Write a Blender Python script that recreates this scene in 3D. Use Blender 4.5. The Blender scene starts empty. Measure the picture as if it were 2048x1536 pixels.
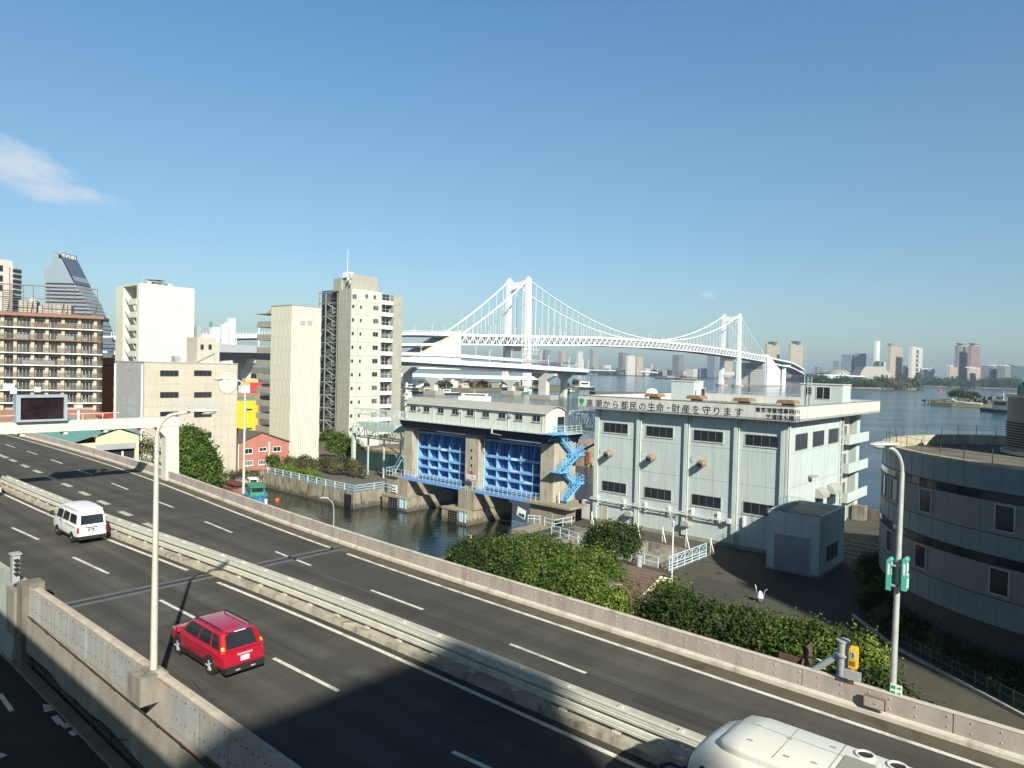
import bpy, math, random
import numpy as np
from mathutils import Matrix, Vector
random.seed(7); RNG = np.random.default_rng(11)
rad = math.radians
SC = bpy.context.scene
COL = SC.collection
# ---------------------------------------------------------------- camera
FPX, HC = 1400.0, 23.0
TH, RO = rad(90 - 1.31), rad(1.43)
RM = Matrix.Rotation(TH, 3, 'X') @ Matrix.Rotation(RO, 3, 'Z')
cam = bpy.data.objects.new('camera', bpy.data.cameras.new('camera')); COL.objects.link(cam)
cam.data.sensor_width = 36; cam.data.lens = 36 * FPX / 2048
cam.data.clip_start = 0.1; cam.data.clip_end = 40000
cam.matrix_world = Matrix.Translation((0, 0, HC)) @ RM.to_4x4()
SC.camera = cam
# ---------------------------------------------------------------- light
SUN_AZ, SUN_EL = rad(-20.0), rad(33)          # shadows fall 20 degrees left of straight ahead
SDIR = Vector((-math.sin(SUN_AZ) * math.cos(SUN_EL), -math.cos(SUN_AZ) * math.cos(SUN_EL), math.sin(SUN_EL)))
sun = bpy.data.objects.new('sun', bpy.data.lights.new('sun', 'SUN')); COL.objects.link(sun)
sun.data.energy = 5.0; sun.data.angle = rad(0.53); sun.data.color = (1.0, 0.955, 0.83)
sun.rotation_mode = 'QUATERNION'; sun.rotation_quaternion = (-SDIR).to_track_quat('-Z', 'Y')
W = bpy.data.worlds.new('World'); SC.world = W; W.use_nodes = True
nt = W.node_tree; nt.nodes.clear()
sky = nt.nodes.new('ShaderNodeTexSky'); sky.sky_type = 'NISHITA'; sky.sun_disc = False
sky.sun_elevation = SUN_EL; sky.sun_rotation = math.atan2(SDIR.x, SDIR.y)
sky.air_density = 1.15; sky.dust_density = 0.7; sky.ozone_density = 1.6; sky.altitude = 20
bg = nt.nodes.new('ShaderNodeBackground'); bg.inputs['Strength'].default_value = 0.1
wo = nt.nodes.new('ShaderNodeOutputWorld')
nt.links.new(bg.outputs[0], wo.inputs[0])
# clouds high up in the sky dome, by direction (a ragged cumulus at the left, faint wisps elsewhere)
tc = nt.nodes.new('ShaderNodeTexCoord')
def wn(t, **k):
    n = nt.nodes.new(t)
    for a, b in k.items(): setattr(n, a, b)
    return n
def wmath(op, a, b=None, clamp=False):
    n = wn('ShaderNodeMath', operation=op, use_clamp=clamp)
    for i, v in enumerate((a, b)):
        if v is None: continue
        if isinstance(v, (int, float)): n.inputs[i].default_value = v
        else: nt.links.new(v, n.inputs[i])
    return n.outputs[0]
sep = wn('ShaderNodeSeparateXYZ'); nt.links.new(tc.outputs['Generated'], sep.inputs[0])
azi = wmath('DIVIDE', sep.outputs[0], sep.outputs[1]); ele = wmath('DIVIDE', sep.outputs[2], sep.outputs[1])
def ell(cx, cy, rx, ry, tilt=0.0):     # soft ellipse in (azimuth, elevation)
    dx = wmath('SUBTRACT', azi, cx); dy = wmath('SUBTRACT', ele, cy)
    dy = wmath('SUBTRACT', dy, wmath('MULTIPLY', dx, tilt))
    a = wmath('POWER', wmath('ABSOLUTE', wmath('DIVIDE', dx, rx)), 2.0)
    b = wmath('POWER', wmath('ABSOLUTE', wmath('DIVIDE', dy, ry)), 2.0)
    return wmath('SUBTRACT', 1.0, wmath('ADD', a, b), True)
mp = wn('ShaderNodeCombineXYZ'); nt.links.new(azi, mp.inputs[0]); nt.links.new(wmath('ADD', wmath('MULTIPLY', ele, 2.6), wmath('MULTIPLY', azi, .5)), mp.inputs[1])
nz = wn('ShaderNodeTexNoise'); nz.inputs['Scale'].default_value = 16; nz.inputs['Detail'].default_value = 10; nz.inputs['Roughness'].default_value = 0.7; nz.inputs['Distortion'].default_value = .35
nt.links.new(mp.outputs[0], nz.inputs['Vector'])
def cpx(x, y): return ((x - 1024) / FPX, (736 + 0.025 * (x - 1040) - y) / FPX)
clouds = None
for (x, y, wx, wy, tl, g) in [(10, 325, 190, 66, -0.25, 1.0), (110, 385, 190, 34, -0.14, .9), (20, 445, 80, 12, -.1, .35), (1410, 590, 36, 17, 0, .75), (1468, 583, 26, 9, 0, .5), (840, 478, 30, 12, -.5, .45), (905, 505, 30, 9, -.3, .4)]:
    cx, cy = cpx(x, y)
    e = wmath('MULTIPLY', ell(cx, cy, wx / FPX, wy / FPX, tl), g)
    clouds = e if clouds is None else wmath('MAXIMUM', clouds, e)
cf = wmath('MULTIPLY', wmath('SUBTRACT', wmath('ADD', wmath('MULTIPLY', clouds, 0.75), nz.outputs[0]), 0.80), 2.4, True)
cf = wmath('MULTIPLY', cf, wmath('MULTIPLY', wmath('GREATER_THAN', sep.outputs[1], 0.01), wmath('MULTIPLY', clouds, 5.0, True)))
cf = wmath('MULTIPLY', cf, 0.8)
mx = wn('ShaderNodeMix', data_type='RGBA')
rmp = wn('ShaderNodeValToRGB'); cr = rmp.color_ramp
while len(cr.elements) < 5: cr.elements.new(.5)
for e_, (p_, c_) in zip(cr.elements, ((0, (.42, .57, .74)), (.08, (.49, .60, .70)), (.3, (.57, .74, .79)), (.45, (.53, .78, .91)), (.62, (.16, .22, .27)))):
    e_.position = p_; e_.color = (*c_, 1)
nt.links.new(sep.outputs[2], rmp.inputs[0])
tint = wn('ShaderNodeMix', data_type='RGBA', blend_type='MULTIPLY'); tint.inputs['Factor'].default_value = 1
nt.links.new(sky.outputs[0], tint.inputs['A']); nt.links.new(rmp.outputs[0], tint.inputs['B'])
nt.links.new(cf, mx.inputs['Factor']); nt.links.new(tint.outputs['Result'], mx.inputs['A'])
mx.inputs['B'].default_value = (4.3, 4.8, 5.4, 1)
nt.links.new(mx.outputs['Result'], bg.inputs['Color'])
SC.view_settings.view_transform = 'Standard'; SC.view_settings.look = 'None'
SC.view_settings.exposure = 0.68; SC.view_settings.gamma = 1; SC.view_settings.use_curve_mapping = False
SC.cycles.max_bounces = 6; SC.cycles.volume_bounces = 0
# ---------------------------------------------------------------- frames
# site grid: u runs along the expressway (to the right and nearer), v across it (away)
AG = rad(-41); E1 = (math.cos(AG), math.sin(AG)); E2 = (-E1[1], E1[0])
def XY(u, v, ag=AG):
    c, s = math.cos(ag), math.sin(ag); return (u * c - v * s, u * s + v * c)
def UV(x, y, ag=AG):
    c, s = math.cos(ag), math.sin(ag); return (x * c + y * s, -x * s + y * c)
def ray(px, py): return RM @ Vector(((px - 1024) / FPX, -(py - 768) / FPX, -1))
def Pz(px, py, z, ag=AG):                     # photo point -> (u, v) on the plane at height z
    d = ray(px, py); t = (z - HC) / d.z; return UV(d.x * t, d.y * t, ag)
def Pv(px, py, v, ag=AG):                     # -> (u, z) on the upright plane v = const
    d = ray(px, py); a, b = UV(d.x, d.y, ag); t = v / b; return (a * t, HC + d.z * t)
def Pu(px, py, u, ag=AG):                     # -> (v, z) on the upright plane u = const
    d = ray(px, py); a, b = UV(d.x, d.y, ag); t = u / a; return (b * t, HC + d.z * t)
def PY(px, py, Y):                            # -> (x, z) at distance Y
    d = ray(px, py); t = Y / d.y; return (d.x * t, HC + d.z * t)
def ZV(py, u, v, ag=AG):                      # height at (u,v) seen at photo row py
    x, y = XY(u, v, ag); lo, hi = -60.0, 400.0
    Ri = RM.transposed()
    for _ in range(50):
        m = (lo + hi) / 2; q = Ri @ Vector((x, y, m - HC))
        if 768 - FPX * q.y / -q.z > py: lo = m
        else: hi = m
    return lo
# ---------------------------------------------------------------- mesh builder
class MB:
    def __init__(s): s.v = []; s.f = []
    def add(s, vs, fs):
        b = len(s.v); s.v += [tuple(p) for p in vs]; s.f += [tuple(i + b for i in f) for f in fs]; return s
    def box(s, x0, x1, y0, y1, z0, z1):
        x0, x1 = min(x0, x1), max(x0, x1); y0, y1 = min(y0, y1), max(y0, y1); z0, z1 = min(z0, z1), max(z0, z1)
        return s.add([(x0, y0, z0), (x1, y0, z0), (x1, y1, z0), (x0, y1, z0), (x0, y0, z1), (x1, y0, z1), (x1, y1, z1), (x0, y1, z1)],
                     [(3, 2, 1, 0), (4, 5, 6, 7), (0, 1, 5, 4), (1, 2, 6, 5), (2, 3, 7, 6), (3, 0, 4, 7)])
    def prism(s, poly, z0, z1, axis='z'):      # poly counter-clockwise; axis z: (x,y); x: (y,z); y: (x,z)
        n = len(poly)
        A = sum(poly[i][0] * poly[(i + 1) % n][1] - poly[(i + 1) % n][0] * poly[i][1] for i in range(n))
        if A < 0: poly = poly[::-1]
        def P(p, h): return (p[0], p[1], h) if axis == 'z' else ((h, p[0], p[1]) if axis == 'x' else (p[0], h, p[1]))
        vs = [P(p, z0) for p in poly] + [P(p, z1) for p in poly]
        fs = [tuple(range(n - 1, -1, -1)), tuple(range(n, 2 * n))] + [(i, (i + 1) % n, n + (i + 1) % n, n + i) for i in range(n)]
        if axis == 'y': fs = [f[::-1] for f in fs]
        return s.add(vs, fs)
    def tube(s, p0, p1, r0, r1=None, n=8, cap=True):
        r1 = r0 if r1 is None else r1
        p0, p1 = Vector(p0), Vector(p1); d = (p1 - p0)
        if d.length < 1e-6: return s
        d.normalize(); a = Vector((0, 0, 1)) if abs(d.z) < .9 else Vector((1, 0, 0))
        x = d.cross(a).normalized(); y = d.cross(x)
        vs = []
        for p, r in ((p0, r0), (p1, r1)):
            for i in range(n):
                t = 2 * math.pi * (i + .5) / n; vs.append(p + x * (r * math.cos(t)) + y * (r * math.sin(t)))
        fs = [(i, n + i, n + (i + 1) % n, (i + 1) % n) for i in range(n)]
        if cap: fs += [tuple(range(n)), tuple(range(2 * n - 1, n - 1, -1))]
        return s.add(vs, fs)
    def path(s, pts, r, n=6):
        for a, b in zip(pts[:-1], pts[1:]): s.tube(a, b, r, r, n)
        return s
    def bar(s, p0, p1, w, h):                  # rectangular bar between two points, w across, h up
        p0, p1 = Vector(p0), Vector(p1); d = (p1 - p0).normalized()
        up = Vector((0, 0, 1)) if abs(d.z) < .95 else Vector((0, 1, 0))
        x = d.cross(up).normalized() * w / 2; y = x.cross(d).normalized() * h / 2
        vs = [p + a * x + b * y for p in (p0, p1) for a, b in ((-1, -1), (1, -1), (1, 1), (-1, 1))]
        return s.add(vs, [(0, 1, 2, 3), (7, 6, 5, 4), (0, 4, 5, 1), (1, 5, 6, 2), (2, 6, 7, 3), (3, 7, 4, 0)])
    def lathe(s, c, prof, n=20, a0=0, a1=2 * math.pi, cap=True):   # prof: (r, z)
        full = abs(a1 - a0 - 2 * math.pi) < 1e-6; m = n if full else n + 1
        vs = []
        for r, z in prof:
            for i in range(m):
                t = a0 + (a1 - a0) * i / n; vs.append((c[0] + r * math.cos(t), c[1] + r * math.sin(t), c[2] + z))
        fs = []
        for j in range(len(prof) - 1):
            for i in range(n):
                k = (i + 1) % m; fs.append((j * m + i, j * m + k, (j + 1) * m + k, (j + 1) * m + i))
        if full and cap:
            if prof[-1][0] > 1e-4: fs.append(tuple((len(prof) - 1) * m + i for i in range(m)))
            if prof[0][0] > 1e-4: fs.append(tuple(i for i in range(m - 1, -1, -1)))
        return s.add(vs, fs)
    def sweep(s, pts, prof, closed=True):      # pts: list of (x,y,z); prof: closed (offset to the left of travel, up)
        n = len(pts); m = len(prof); vs = []
        for i, p in enumerate(pts):
            a = Vector(pts[max(0, i - 1)]); b = Vector(pts[min(n - 1, i + 1)]); d = (b - a); d.z = 0; d.normalize()
            L = Vector((-d.y, d.x, 0))
            for o, h in prof: vs.append(Vector(p) + L * o + Vector((0, 0, h)))
        fs = [(i * m + j, i * m + (j + 1) % m, (i + 1) * m + (j + 1) % m, (i + 1) * m + j) for i in range(n - 1) for j in range(m)]
        fs += [tuple(range(m - 1, -1, -1)), tuple(range((n - 1) * m, n * m))]
        return s.add(vs, fs)
    def sheet(s, A, B):                        # strip between two polylines
        n = len(A); return s.add(list(A) + list(B), [(i, i + 1, n + i + 1, n + i) for i in range(n - 1)])
def loft(mb, rings, cap=True):
    m = len(rings[0]); vs = [p for r in rings for p in r]
    fs = [(i * m + j, i * m + (j + 1) % m, (i + 1) * m + (j + 1) % m, (i + 1) * m + j) for i in range(len(rings) - 1) for j in range(m)]
    if cap: fs += [tuple(range(m - 1, -1, -1)), tuple(range((len(rings) - 1) * m, len(rings) * m))]
    return mb.add(vs, fs)
ORG = {}; AGM = {}
def tag(o, label=None, cat=None, group=None, kind=None):
    if label: o['label'] = label
    if cat: o['category'] = cat
    if group: o['group'] = group
    if kind: o['kind'] = kind
    return o
def thing(name, label, cat, org=(0, 0, 0), ag=AG, group=None):   # Empty at the base; its parts use absolute grid coordinates
    o = bpy.data.objects.new(name, None); COL.objects.link(o)
    x, y = XY(org[0], org[1], ag); o.location = (x, y, org[2]); o.rotation_euler = (0, 0, ag)
    o.empty_display_size = 0.5
    ORG[o.name] = tuple(org); AGM[o.name] = ag
    return tag(o, label, cat, group)
def mesh_of(mb, name, mt, org=(0, 0, 0), smooth=False):
    me = bpy.data.meshes.new(name)
    vs = [(p[0] - org[0], p[1] - org[1], p[2] - org[2]) for p in mb.v]
    me.from_pydata(vs, [], mb.f); me.materials.append(mt)
    if smooth:
        me.polygons.foreach_set('use_smooth', [True] * len(me.polygons))
        try: me.set_sharp_from_angle(angle=rad(40))
        except Exception: pass
    me.update(); return me
def part(name, mb, mt, parent, smooth=False, label=None, kind=None):
    org = ORG[parent.name]
    o = bpy.data.objects.new(name, mesh_of(mb, name, mt, org, smooth)); COL.objects.link(o); o.parent = parent
    ORG[o.name] = org
    return tag(o, label, kind=kind)
def solo(name, mb, mt, label=None, cat=None, org=(0, 0, 0), ag=AG, smooth=False, group=None, kind=None):
    o = bpy.data.objects.new(name, mesh_of(mb, name, mt, org, smooth)); COL.objects.link(o)
    x, y = XY(org[0], org[1], ag); o.location = (x, y, org[2]); o.rotation_euler = (0, 0, ag)
    ORG[o.name] = tuple(org); AGM[o.name] = ag
    return tag(o, label, cat, group, kind)
def dup(o, parent=None):
    c = o.copy(); COL.objects.link(c); c.parent = parent
    for ch in list(o.children): dup(ch, c)
    return c
def dupthing(o, u, v, z, rz=None, label=None, ag=AG):
    c = dup(o); x, y = XY(u, v, ag); c.location = (x, y, z)
    if rz is not None: c.rotation_euler = (0, 0, rz)
    if label: c['label'] = label
    return c
# ---------------------------------------------------------------- materials
MATS = {}
def mat(name, col, rough=.75, metal=0.0, var=.1, scale=.6, streak=0.0, bump=0.0, spec=.5, stain=None, stain_amt=.0, fine=0.0, coat=0.0, emit=None, lane=0.0, tide=0.0):
    if name in MATS: return MATS[name]
    m = bpy.data.materials.new(name); m.use_nodes = True; t = m.node_tree; b = t.nodes['Principled BSDF']
    def lk(a, c): t.links.new(a, c)
    b.inputs['Roughness'].default_value = rough; b.inputs['Metallic'].default_value = metal
    b.inputs['Specular IOR Level'].default_value = spec; b.inputs['Coat Weight'].default_value = coat
    tc = t.nodes.new('ShaderNodeTexCoord'); out = None
    c0 = (*col, 1)
    def noise(sc, mapping=None, det=5, ro=.6):
        n = t.nodes.new('ShaderNodeTexNoise'); n.inputs['Scale'].default_value = sc; n.inputs['Detail'].default_value = det; n.inputs['Roughness'].default_value = ro
        if mapping:
            q = t.nodes.new('ShaderNodeMapping'); q.inputs['Scale'].default_value = mapping; lk(tc.outputs['Object'], q.inputs[0]); lk(q.outputs[0], n.inputs['Vector'])
        else: lk(tc.outputs['Object'], n.inputs['Vector'])
        return n.outputs[0]
    def ramp(x, lo, hi, a, c):
        r = t.nodes.new('ShaderNodeMapRange'); r.inputs[1].default_value = lo; r.inputs[2].default_value = hi; r.inputs[3].default_value = a; r.inputs[4].default_value = c; lk(x, r.inputs[0]); return r.outputs[0]
    def mul(x, y):
        n = t.nodes.new('ShaderNodeMath'); n.operation = 'MULTIPLY'
        for i, q in enumerate((x, y)):
            if isinstance(q, float): n.inputs[i].default_value = q
            else: lk(q, n.inputs[i])
        return n.outputs[0]
    f = ramp(noise(scale), .3, .7, 1 - var, 1 + var)
    if streak: f = mul(f, ramp(noise(1.0, (2.2, 2.2, .16)), .35, .75, 1.0, 1 - streak))
    if lane: f = mul(f, ramp(noise(1.0, (.02, 1.1, 1), 4), .3, .7, 1 - lane, 1 + lane)); f = mul(f, ramp(noise(1.0, (.5, .12, 1), 3), .35, .65, 1 - lane * .5, 1 + lane * .5))
    if fine: f = mul(f, ramp(noise(14.0, None, 3), .3, .7, 1 - fine, 1 + fine))
    if tide:
        sp_ = t.nodes.new('ShaderNodeSeparateXYZ'); lk(tc.outputs['Object'], sp_.inputs[0]); ad_ = t.nodes.new('ShaderNodeMath'); ad_.operation = 'ADD'; lk(sp_.outputs[2], ad_.inputs[0]); lk(ramp(noise(1.6), .3, .7, -.45, .45), ad_.inputs[1]); f = mul(f, ramp(ad_.outputs[0], tide - .25, tide + .25, .38, 1.0))
    v = t.nodes.new('ShaderNodeVectorMath'); v.operation = 'SCALE'; v.inputs[0].default_value = col; lk(f, v.inputs['Scale']); out = v.outputs[0]
    if stain:
        mxn = t.nodes.new('ShaderNodeMix'); mxn.data_type = 'RGBA'
        lk(mul(ramp(noise(1.0, (1.6, 1.6, .35), 7), .52, .68, 0.0, 1.0), float(stain_amt)), mxn.inputs['Factor'])
        lk(out, mxn.inputs['A']); mxn.inputs['B'].default_value = (*stain, 1); out = mxn.outputs['Result']
    lk(out, b.inputs['Base Color'])
    if bump:
        bp = t.nodes.new('ShaderNodeBump'); bp.inputs['Strength'].default_value = bump; bp.inputs['Distance'].default_value = .05; lk(noise(6.0), bp.inputs['Height']); lk(bp.outputs[0], b.inputs['Normal'])
    if emit: b.inputs['Emission Color'].default_value = (*emit[0], 1); b.inputs['Emission Strength'].default_value = emit[1]
    MATS[name] = m; return m
def tower_mat(name, wall, glass, wx=4.0, wz=3.3, fx=.55, fz=.5, rough=.6):   # storey bands and window rhythm of a far high-rise
    if name in MATS: return MATS[name]
    m = bpy.data.materials.new(name); m.use_nodes = True; t = m.node_tree; b = t.nodes['Principled BSDF']
    tc = t.nodes.new('ShaderNodeTexCoord'); sp = t.nodes.new('ShaderNodeSeparateXYZ'); t.links.new(tc.outputs['Object'], sp.inputs[0])
    def mt(op, a, c=None):
        n = t.nodes.new('ShaderNodeMath'); n.operation = op
        for i, q in enumerate((a, c)):
            if q is None: continue
            if isinstance(q, (int, float)): n.inputs[i].default_value = q
            else: t.links.new(q, n.inputs[i])
        return n.outputs[0]
    h = mt('ADD', sp.outputs[0], sp.outputs[1])
    a = mt('LESS_THAN', mt('FRACT', mt('DIVIDE', h, wx)), fx); c = mt('LESS_THAN', mt('FRACT', mt('DIVIDE', sp.outputs[2], wz)), fz)
    k = mt('MULTIPLY', a, c)
    wnz = t.nodes.new('ShaderNodeTexWhiteNoise'); wnz.noise_dimensions = '2D'; cb = t.nodes.new('ShaderNodeCombineXYZ')
    t.links.new(mt('FLOOR', mt('DIVIDE', h, wx)), cb.inputs[0]); t.links.new(mt('FLOOR', mt('DIVIDE', sp.outputs[2], wz)), cb.inputs[1]); t.links.new(cb.outputs[0], wnz.inputs[0])
    k = mt('MULTIPLY', k, mt('ADD', .55, mt('MULTIPLY', wnz.outputs[0], .45)))
    mx = t.nodes.new('ShaderNodeMix'); mx.data_type = 'RGBA'; t.links.new(k, mx.inputs['Factor']); mx.inputs['A'].default_value = (*wall, 1); mx.inputs['B'].default_value = (*glass, 1)
    t.links.new(mx.outputs['Result'], b.inputs['Base Color']); b.inputs['Roughness'].default_value = rough
    MATS[name] = m; return m
def leaf_mat(name, c1, c2):
    m = bpy.data.materials.new(name); m.use_nodes = True; t = m.node_tree; b = t.nodes['Principled BSDF']
    g = t.nodes.new('ShaderNodeNewGeometry'); tc = t.nodes.new('ShaderNodeTexCoord'); n = t.nodes.new('ShaderNodeTexNoise'); n.inputs['Scale'].default_value = .7; n.inputs['Detail'].default_value = 4
    t.links.new(tc.outputs['Object'], n.inputs['Vector'])
    ad = t.nodes.new('ShaderNodeMath'); ad.operation = 'ADD'; t.links.new(g.outputs['Random Per Island'], ad.inputs[0]); 
    mr = t.nodes.new('ShaderNodeMapRange'); mr.inputs[1].default_value = .35; mr.inputs[2].default_value = .65; mr.inputs[3].default_value = -.45; mr.inputs[4].default_value = .45
    t.links.new(n.outputs[0], mr.inputs[0]); t.links.new(mr.outputs[0], ad.inputs[1])
    mx = t.nodes.new('ShaderNodeMix'); mx.data_type = 'RGBA'; mx.clamp_factor = True; t.links.new(ad.outputs[0], mx.inputs['Factor'])
    mx.inputs['A'].default_value = (*c1, 1); mx.inputs['B'].default_value = (*c2, 1)
    t.links.new(mx.outputs['Result'], b.inputs['Base Color']); b.inputs['Roughness'].default_value = .62; b.inputs['Specular IOR Level'].default_value = .22
    tr = t.nodes.new('ShaderNodeBsdfTranslucent'); t.links.new(mx.outputs['Result'], tr.inputs[0]); ms = t.nodes.new('ShaderNodeMixShader'); ms.inputs[0].default_value = .25
    t.links.new(b.outputs[0], ms.inputs[1]); t.links.new(tr.outputs[0], ms.inputs[2]); t.links.new(ms.outputs[0], t.nodes['Material Output'].inputs[0])
    MATS[name] = m; return m
m_glass = mat('dark_glass', (.02, .025, .03), .08, 0, .2, .4, spec=.6)
m_glass2 = mat('curtained_glass', (.09, .10, .10), .15, 0, .6, .5, spec=.6)
m_frame = mat('aluminium_frame', (.45, .46, .45), .45, .3, .05)
m_black = mat('black_rubber', (.012, .012, .013), .7, 0, .1)
m_white = mat('white_paint', (.78, .78, .76), .5, 0, .05)
m_steel = mat('galvanised_steel', (.50, .51, .50), .5, .35, .12, 3)
m_grey = mat('grey_paint', (.33, .35, .36), .5, 0, .1)
m_conc = mat('weathered_concrete', (.26, .24, .20), .9, 0, .16, .7, streak=.45, bump=.15, stain=(.05, .045, .035), stain_amt=.55, fine=.08)
m_conct = mat('tidal_pier_concrete', (.30, .27, .20), .9, 0, .16, .7, streak=.35, bump=.15, stain=(.13, .07, .04), stain_amt=.45, fine=.08, tide=.75)
m_concl = mat('pale_concrete', (.36, .34, .30), .9, 0, .12, .7, streak=.3, bump=.1, fine=.08)
# ---------------------------------------------------------------- windows
WC = {}
def window(parent, plane, c, a0, a1, z0, z1, n=2, fm=None, gm=None, fw=.07, out=.06, name='window', sill=False):
    """window on the upright plane; plane 'v' looks towards -v, plane 'u' towards +u"""
    fm = fm or m_frame; gm = gm or m_glass
    w, h = round(abs(a1 - a0), 2), round(abs(z1 - z0), 2); a0 = min(a0, a1); z0 = min(z0, z1)
    key = (plane, w, h, n, fm.name, gm.name, fw, out, sill)
    if key not in WC:
        F, G = MB(), MB()
        def bx(M_, p0, p1, q0, q1, d0, d1):
            if plane == 'v': M_.box(p0, p1, -d1, -d0, q0, q1)
            else: M_.box(d0, d1, p0, p1, q0, q1)
        bx(F, 0, w, 0, fw, -.02, out); bx(F, 0, w, h - fw, h, -.02, out); bx(F, 0, fw, fw, h - fw, -.02, out); bx(F, w - fw, w, fw, h - fw, -.02, out)
        for i in range(1, n):
            x = w * i / n; bx(F, x - .022, x + .022, fw, h - fw, -.02, out - .02)
        if sill: bx(F, -.1, w + .1, -.08, 0, -.02, out + .08)
        bx(G, fw * .6, w - fw * .6, fw * .6, h - fw * .6, -.03, out - .045)
        WC[key] = (mesh_of(F, name, fm), mesh_of(G, 'pane', gm))
    f, g = WC[key]; org = ORG[parent.name]
    o = bpy.data.objects.new(name, f); COL.objects.link(o); o.parent = parent; ORG[o.name] = org
    o.location = ((a0 - org[0], c - org[1], z0 - org[2]) if plane == 'v' else (c - org[0], a0 - org[1], z0 - org[2]))
    q = bpy.data.objects.new('pane', g); COL.objects.link(q); q.parent = o
    return o
def winpx(parent, plane, c, x0, y0, x1, y1, **k):       # the same from two photo points (upper left, lower right)
    f = Pv if plane == 'v' else Pu
    a0, z1 = f(x0, y0, c); a1, z0 = f(x1, y1, c)
    # rows slope in perspective: take width from the mean row
    return window(parent, plane, c, a0, a1, z0, z1, **k)
def text(s, size, mt, parent, plane, c, a, z, name='lettering', ext=.01, align='LEFT', sx=1.0, rot=None, label=None):
    cu = bpy.data.curves.new('txt', 'FONT'); cu.body = s; cu.size = size; cu.extrude = ext; cu.align_x = align; cu.resolution_u = 2
    to = bpy.data.objects.new('txt', cu); COL.objects.link(to)
    dg = bpy.context.evaluated_depsgraph_get(); me = bpy.data.meshes.new_from_object(to.evaluated_get(dg))
    bpy.data.objects.remove(to); bpy.data.curves.remove(cu)
    me.materials.clear(); me.materials.append(mt)
    o = bpy.data.objects.new(name, me); COL.objects.link(o); o.parent = parent
    org = ORG[parent.name]; ORG[o.name] = org
    if plane == 'v': o.location = (a - org[0], c - org[1], z - org[2]); o.rotation_euler = (rad(90), 0, 0)
    else: o.location = (c - org[0], a - org[1], z - org[2]); o.rotation_euler = (rad(90), 0, rad(90))
    o.scale = (sx, 1, 1)
    return tag(o, label)
# ---------------------------------------------------------------- foliage
def leaves(name, blobs, n, size, mt, parent, clump=.38, org=None, kind=None, seed=0, flat=.0):
    """leaf faces in clumps through the shell of several ellipsoids; blobs (x,y,z,rx,ry,rz)"""
    r = np.random.default_rng(seed + 5); B = np.array(blobs, float); vol = (B[:, 3] * B[:, 4] + B[:, 4] * B[:, 5] + B[:, 3] * B[:, 5]); k = 26
    nc = max(8, n // k); bi = r.choice(len(B), nc, p=vol / vol.sum()); d = r.normal(size=(nc, 3)); d /= np.linalg.norm(d, axis=1)[:, None]
    d[:, 2] = np.where(d[:, 2] < -.35, -d[:, 2], d[:, 2])
    rr = (r.uniform(.60, 1.08, nc) + (r.random(nc) < .07) * r.uniform(.08, .28, nc))[:, None]; C_ = B[bi, :3] + d * B[bi, 3:] * rr
    cen = np.repeat(C_, k, 0) + r.normal(size=(nc * k, 3)) * clump * r.uniform(.6, 1.3, nc).repeat(k)[:, None]
    dn = np.repeat(d, k, 0) + r.normal(size=(nc * k, 3)) * .75; dn[:, 2] += .25 + flat; dn /= np.linalg.norm(dn, axis=1)[:, None]
    t = r.normal(size=(nc * k, 3)); a = np.cross(dn, t); a /= np.linalg.norm(a, axis=1)[:, None]; b = np.cross(dn, a)
    s = (size * r.uniform(.55, 1.35, nc * k))[:, None]; m = nc * k
    V = np.empty((m, 4, 3)); V[:, 0] = cen - a * s; V[:, 1] = cen - b * s * .55; V[:, 2] = cen + a * s; V[:, 3] = cen + b * s * .55
    if parent is not None: V -= np.array(ORG[parent.name])
    elif org is not None: V -= np.array(org)
    me = bpy.data.meshes.new(name); me.vertices.add(m * 4); me.vertices.foreach_set('co', V.reshape(-1))
    me.loops.add(m * 4); me.loops.foreach_set('vertex_index', np.arange(m * 4, dtype=np.int32)); me.polygons.add(m)
    me.polygons.foreach_set('loop_start', np.arange(0, m * 4, 4, dtype=np.int32)); me.polygons.foreach_set('loop_total', np.full(m, 4, np.int32))
    me.update(calc_edges=True); me.materials.append(mt)
    o = bpy.data.objects.new(name, me); COL.objects.link(o)
    if parent is not None: o.parent = parent; ORG[o.name] = ORG[parent.name]
    return tag(o, kind=kind)
lf_mid = leaf_mat('leaf_green', (.032, .068, .013), (.115, .18, .03))
lf_dark = leaf_mat('leaf_dark', (.015, .04, .012), (.055, .09, .02))
lf_yel = leaf_mat('leaf_bright', (.06, .11, .02), (.20, .26, .04))
lf_olive = leaf_mat('leaf_olive', (.06, .07, .03), (.16, .15, .07))
m_bark = mat('bark', (.12, .09, .06), .9, 0, .3, 3, bump=.3)
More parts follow.
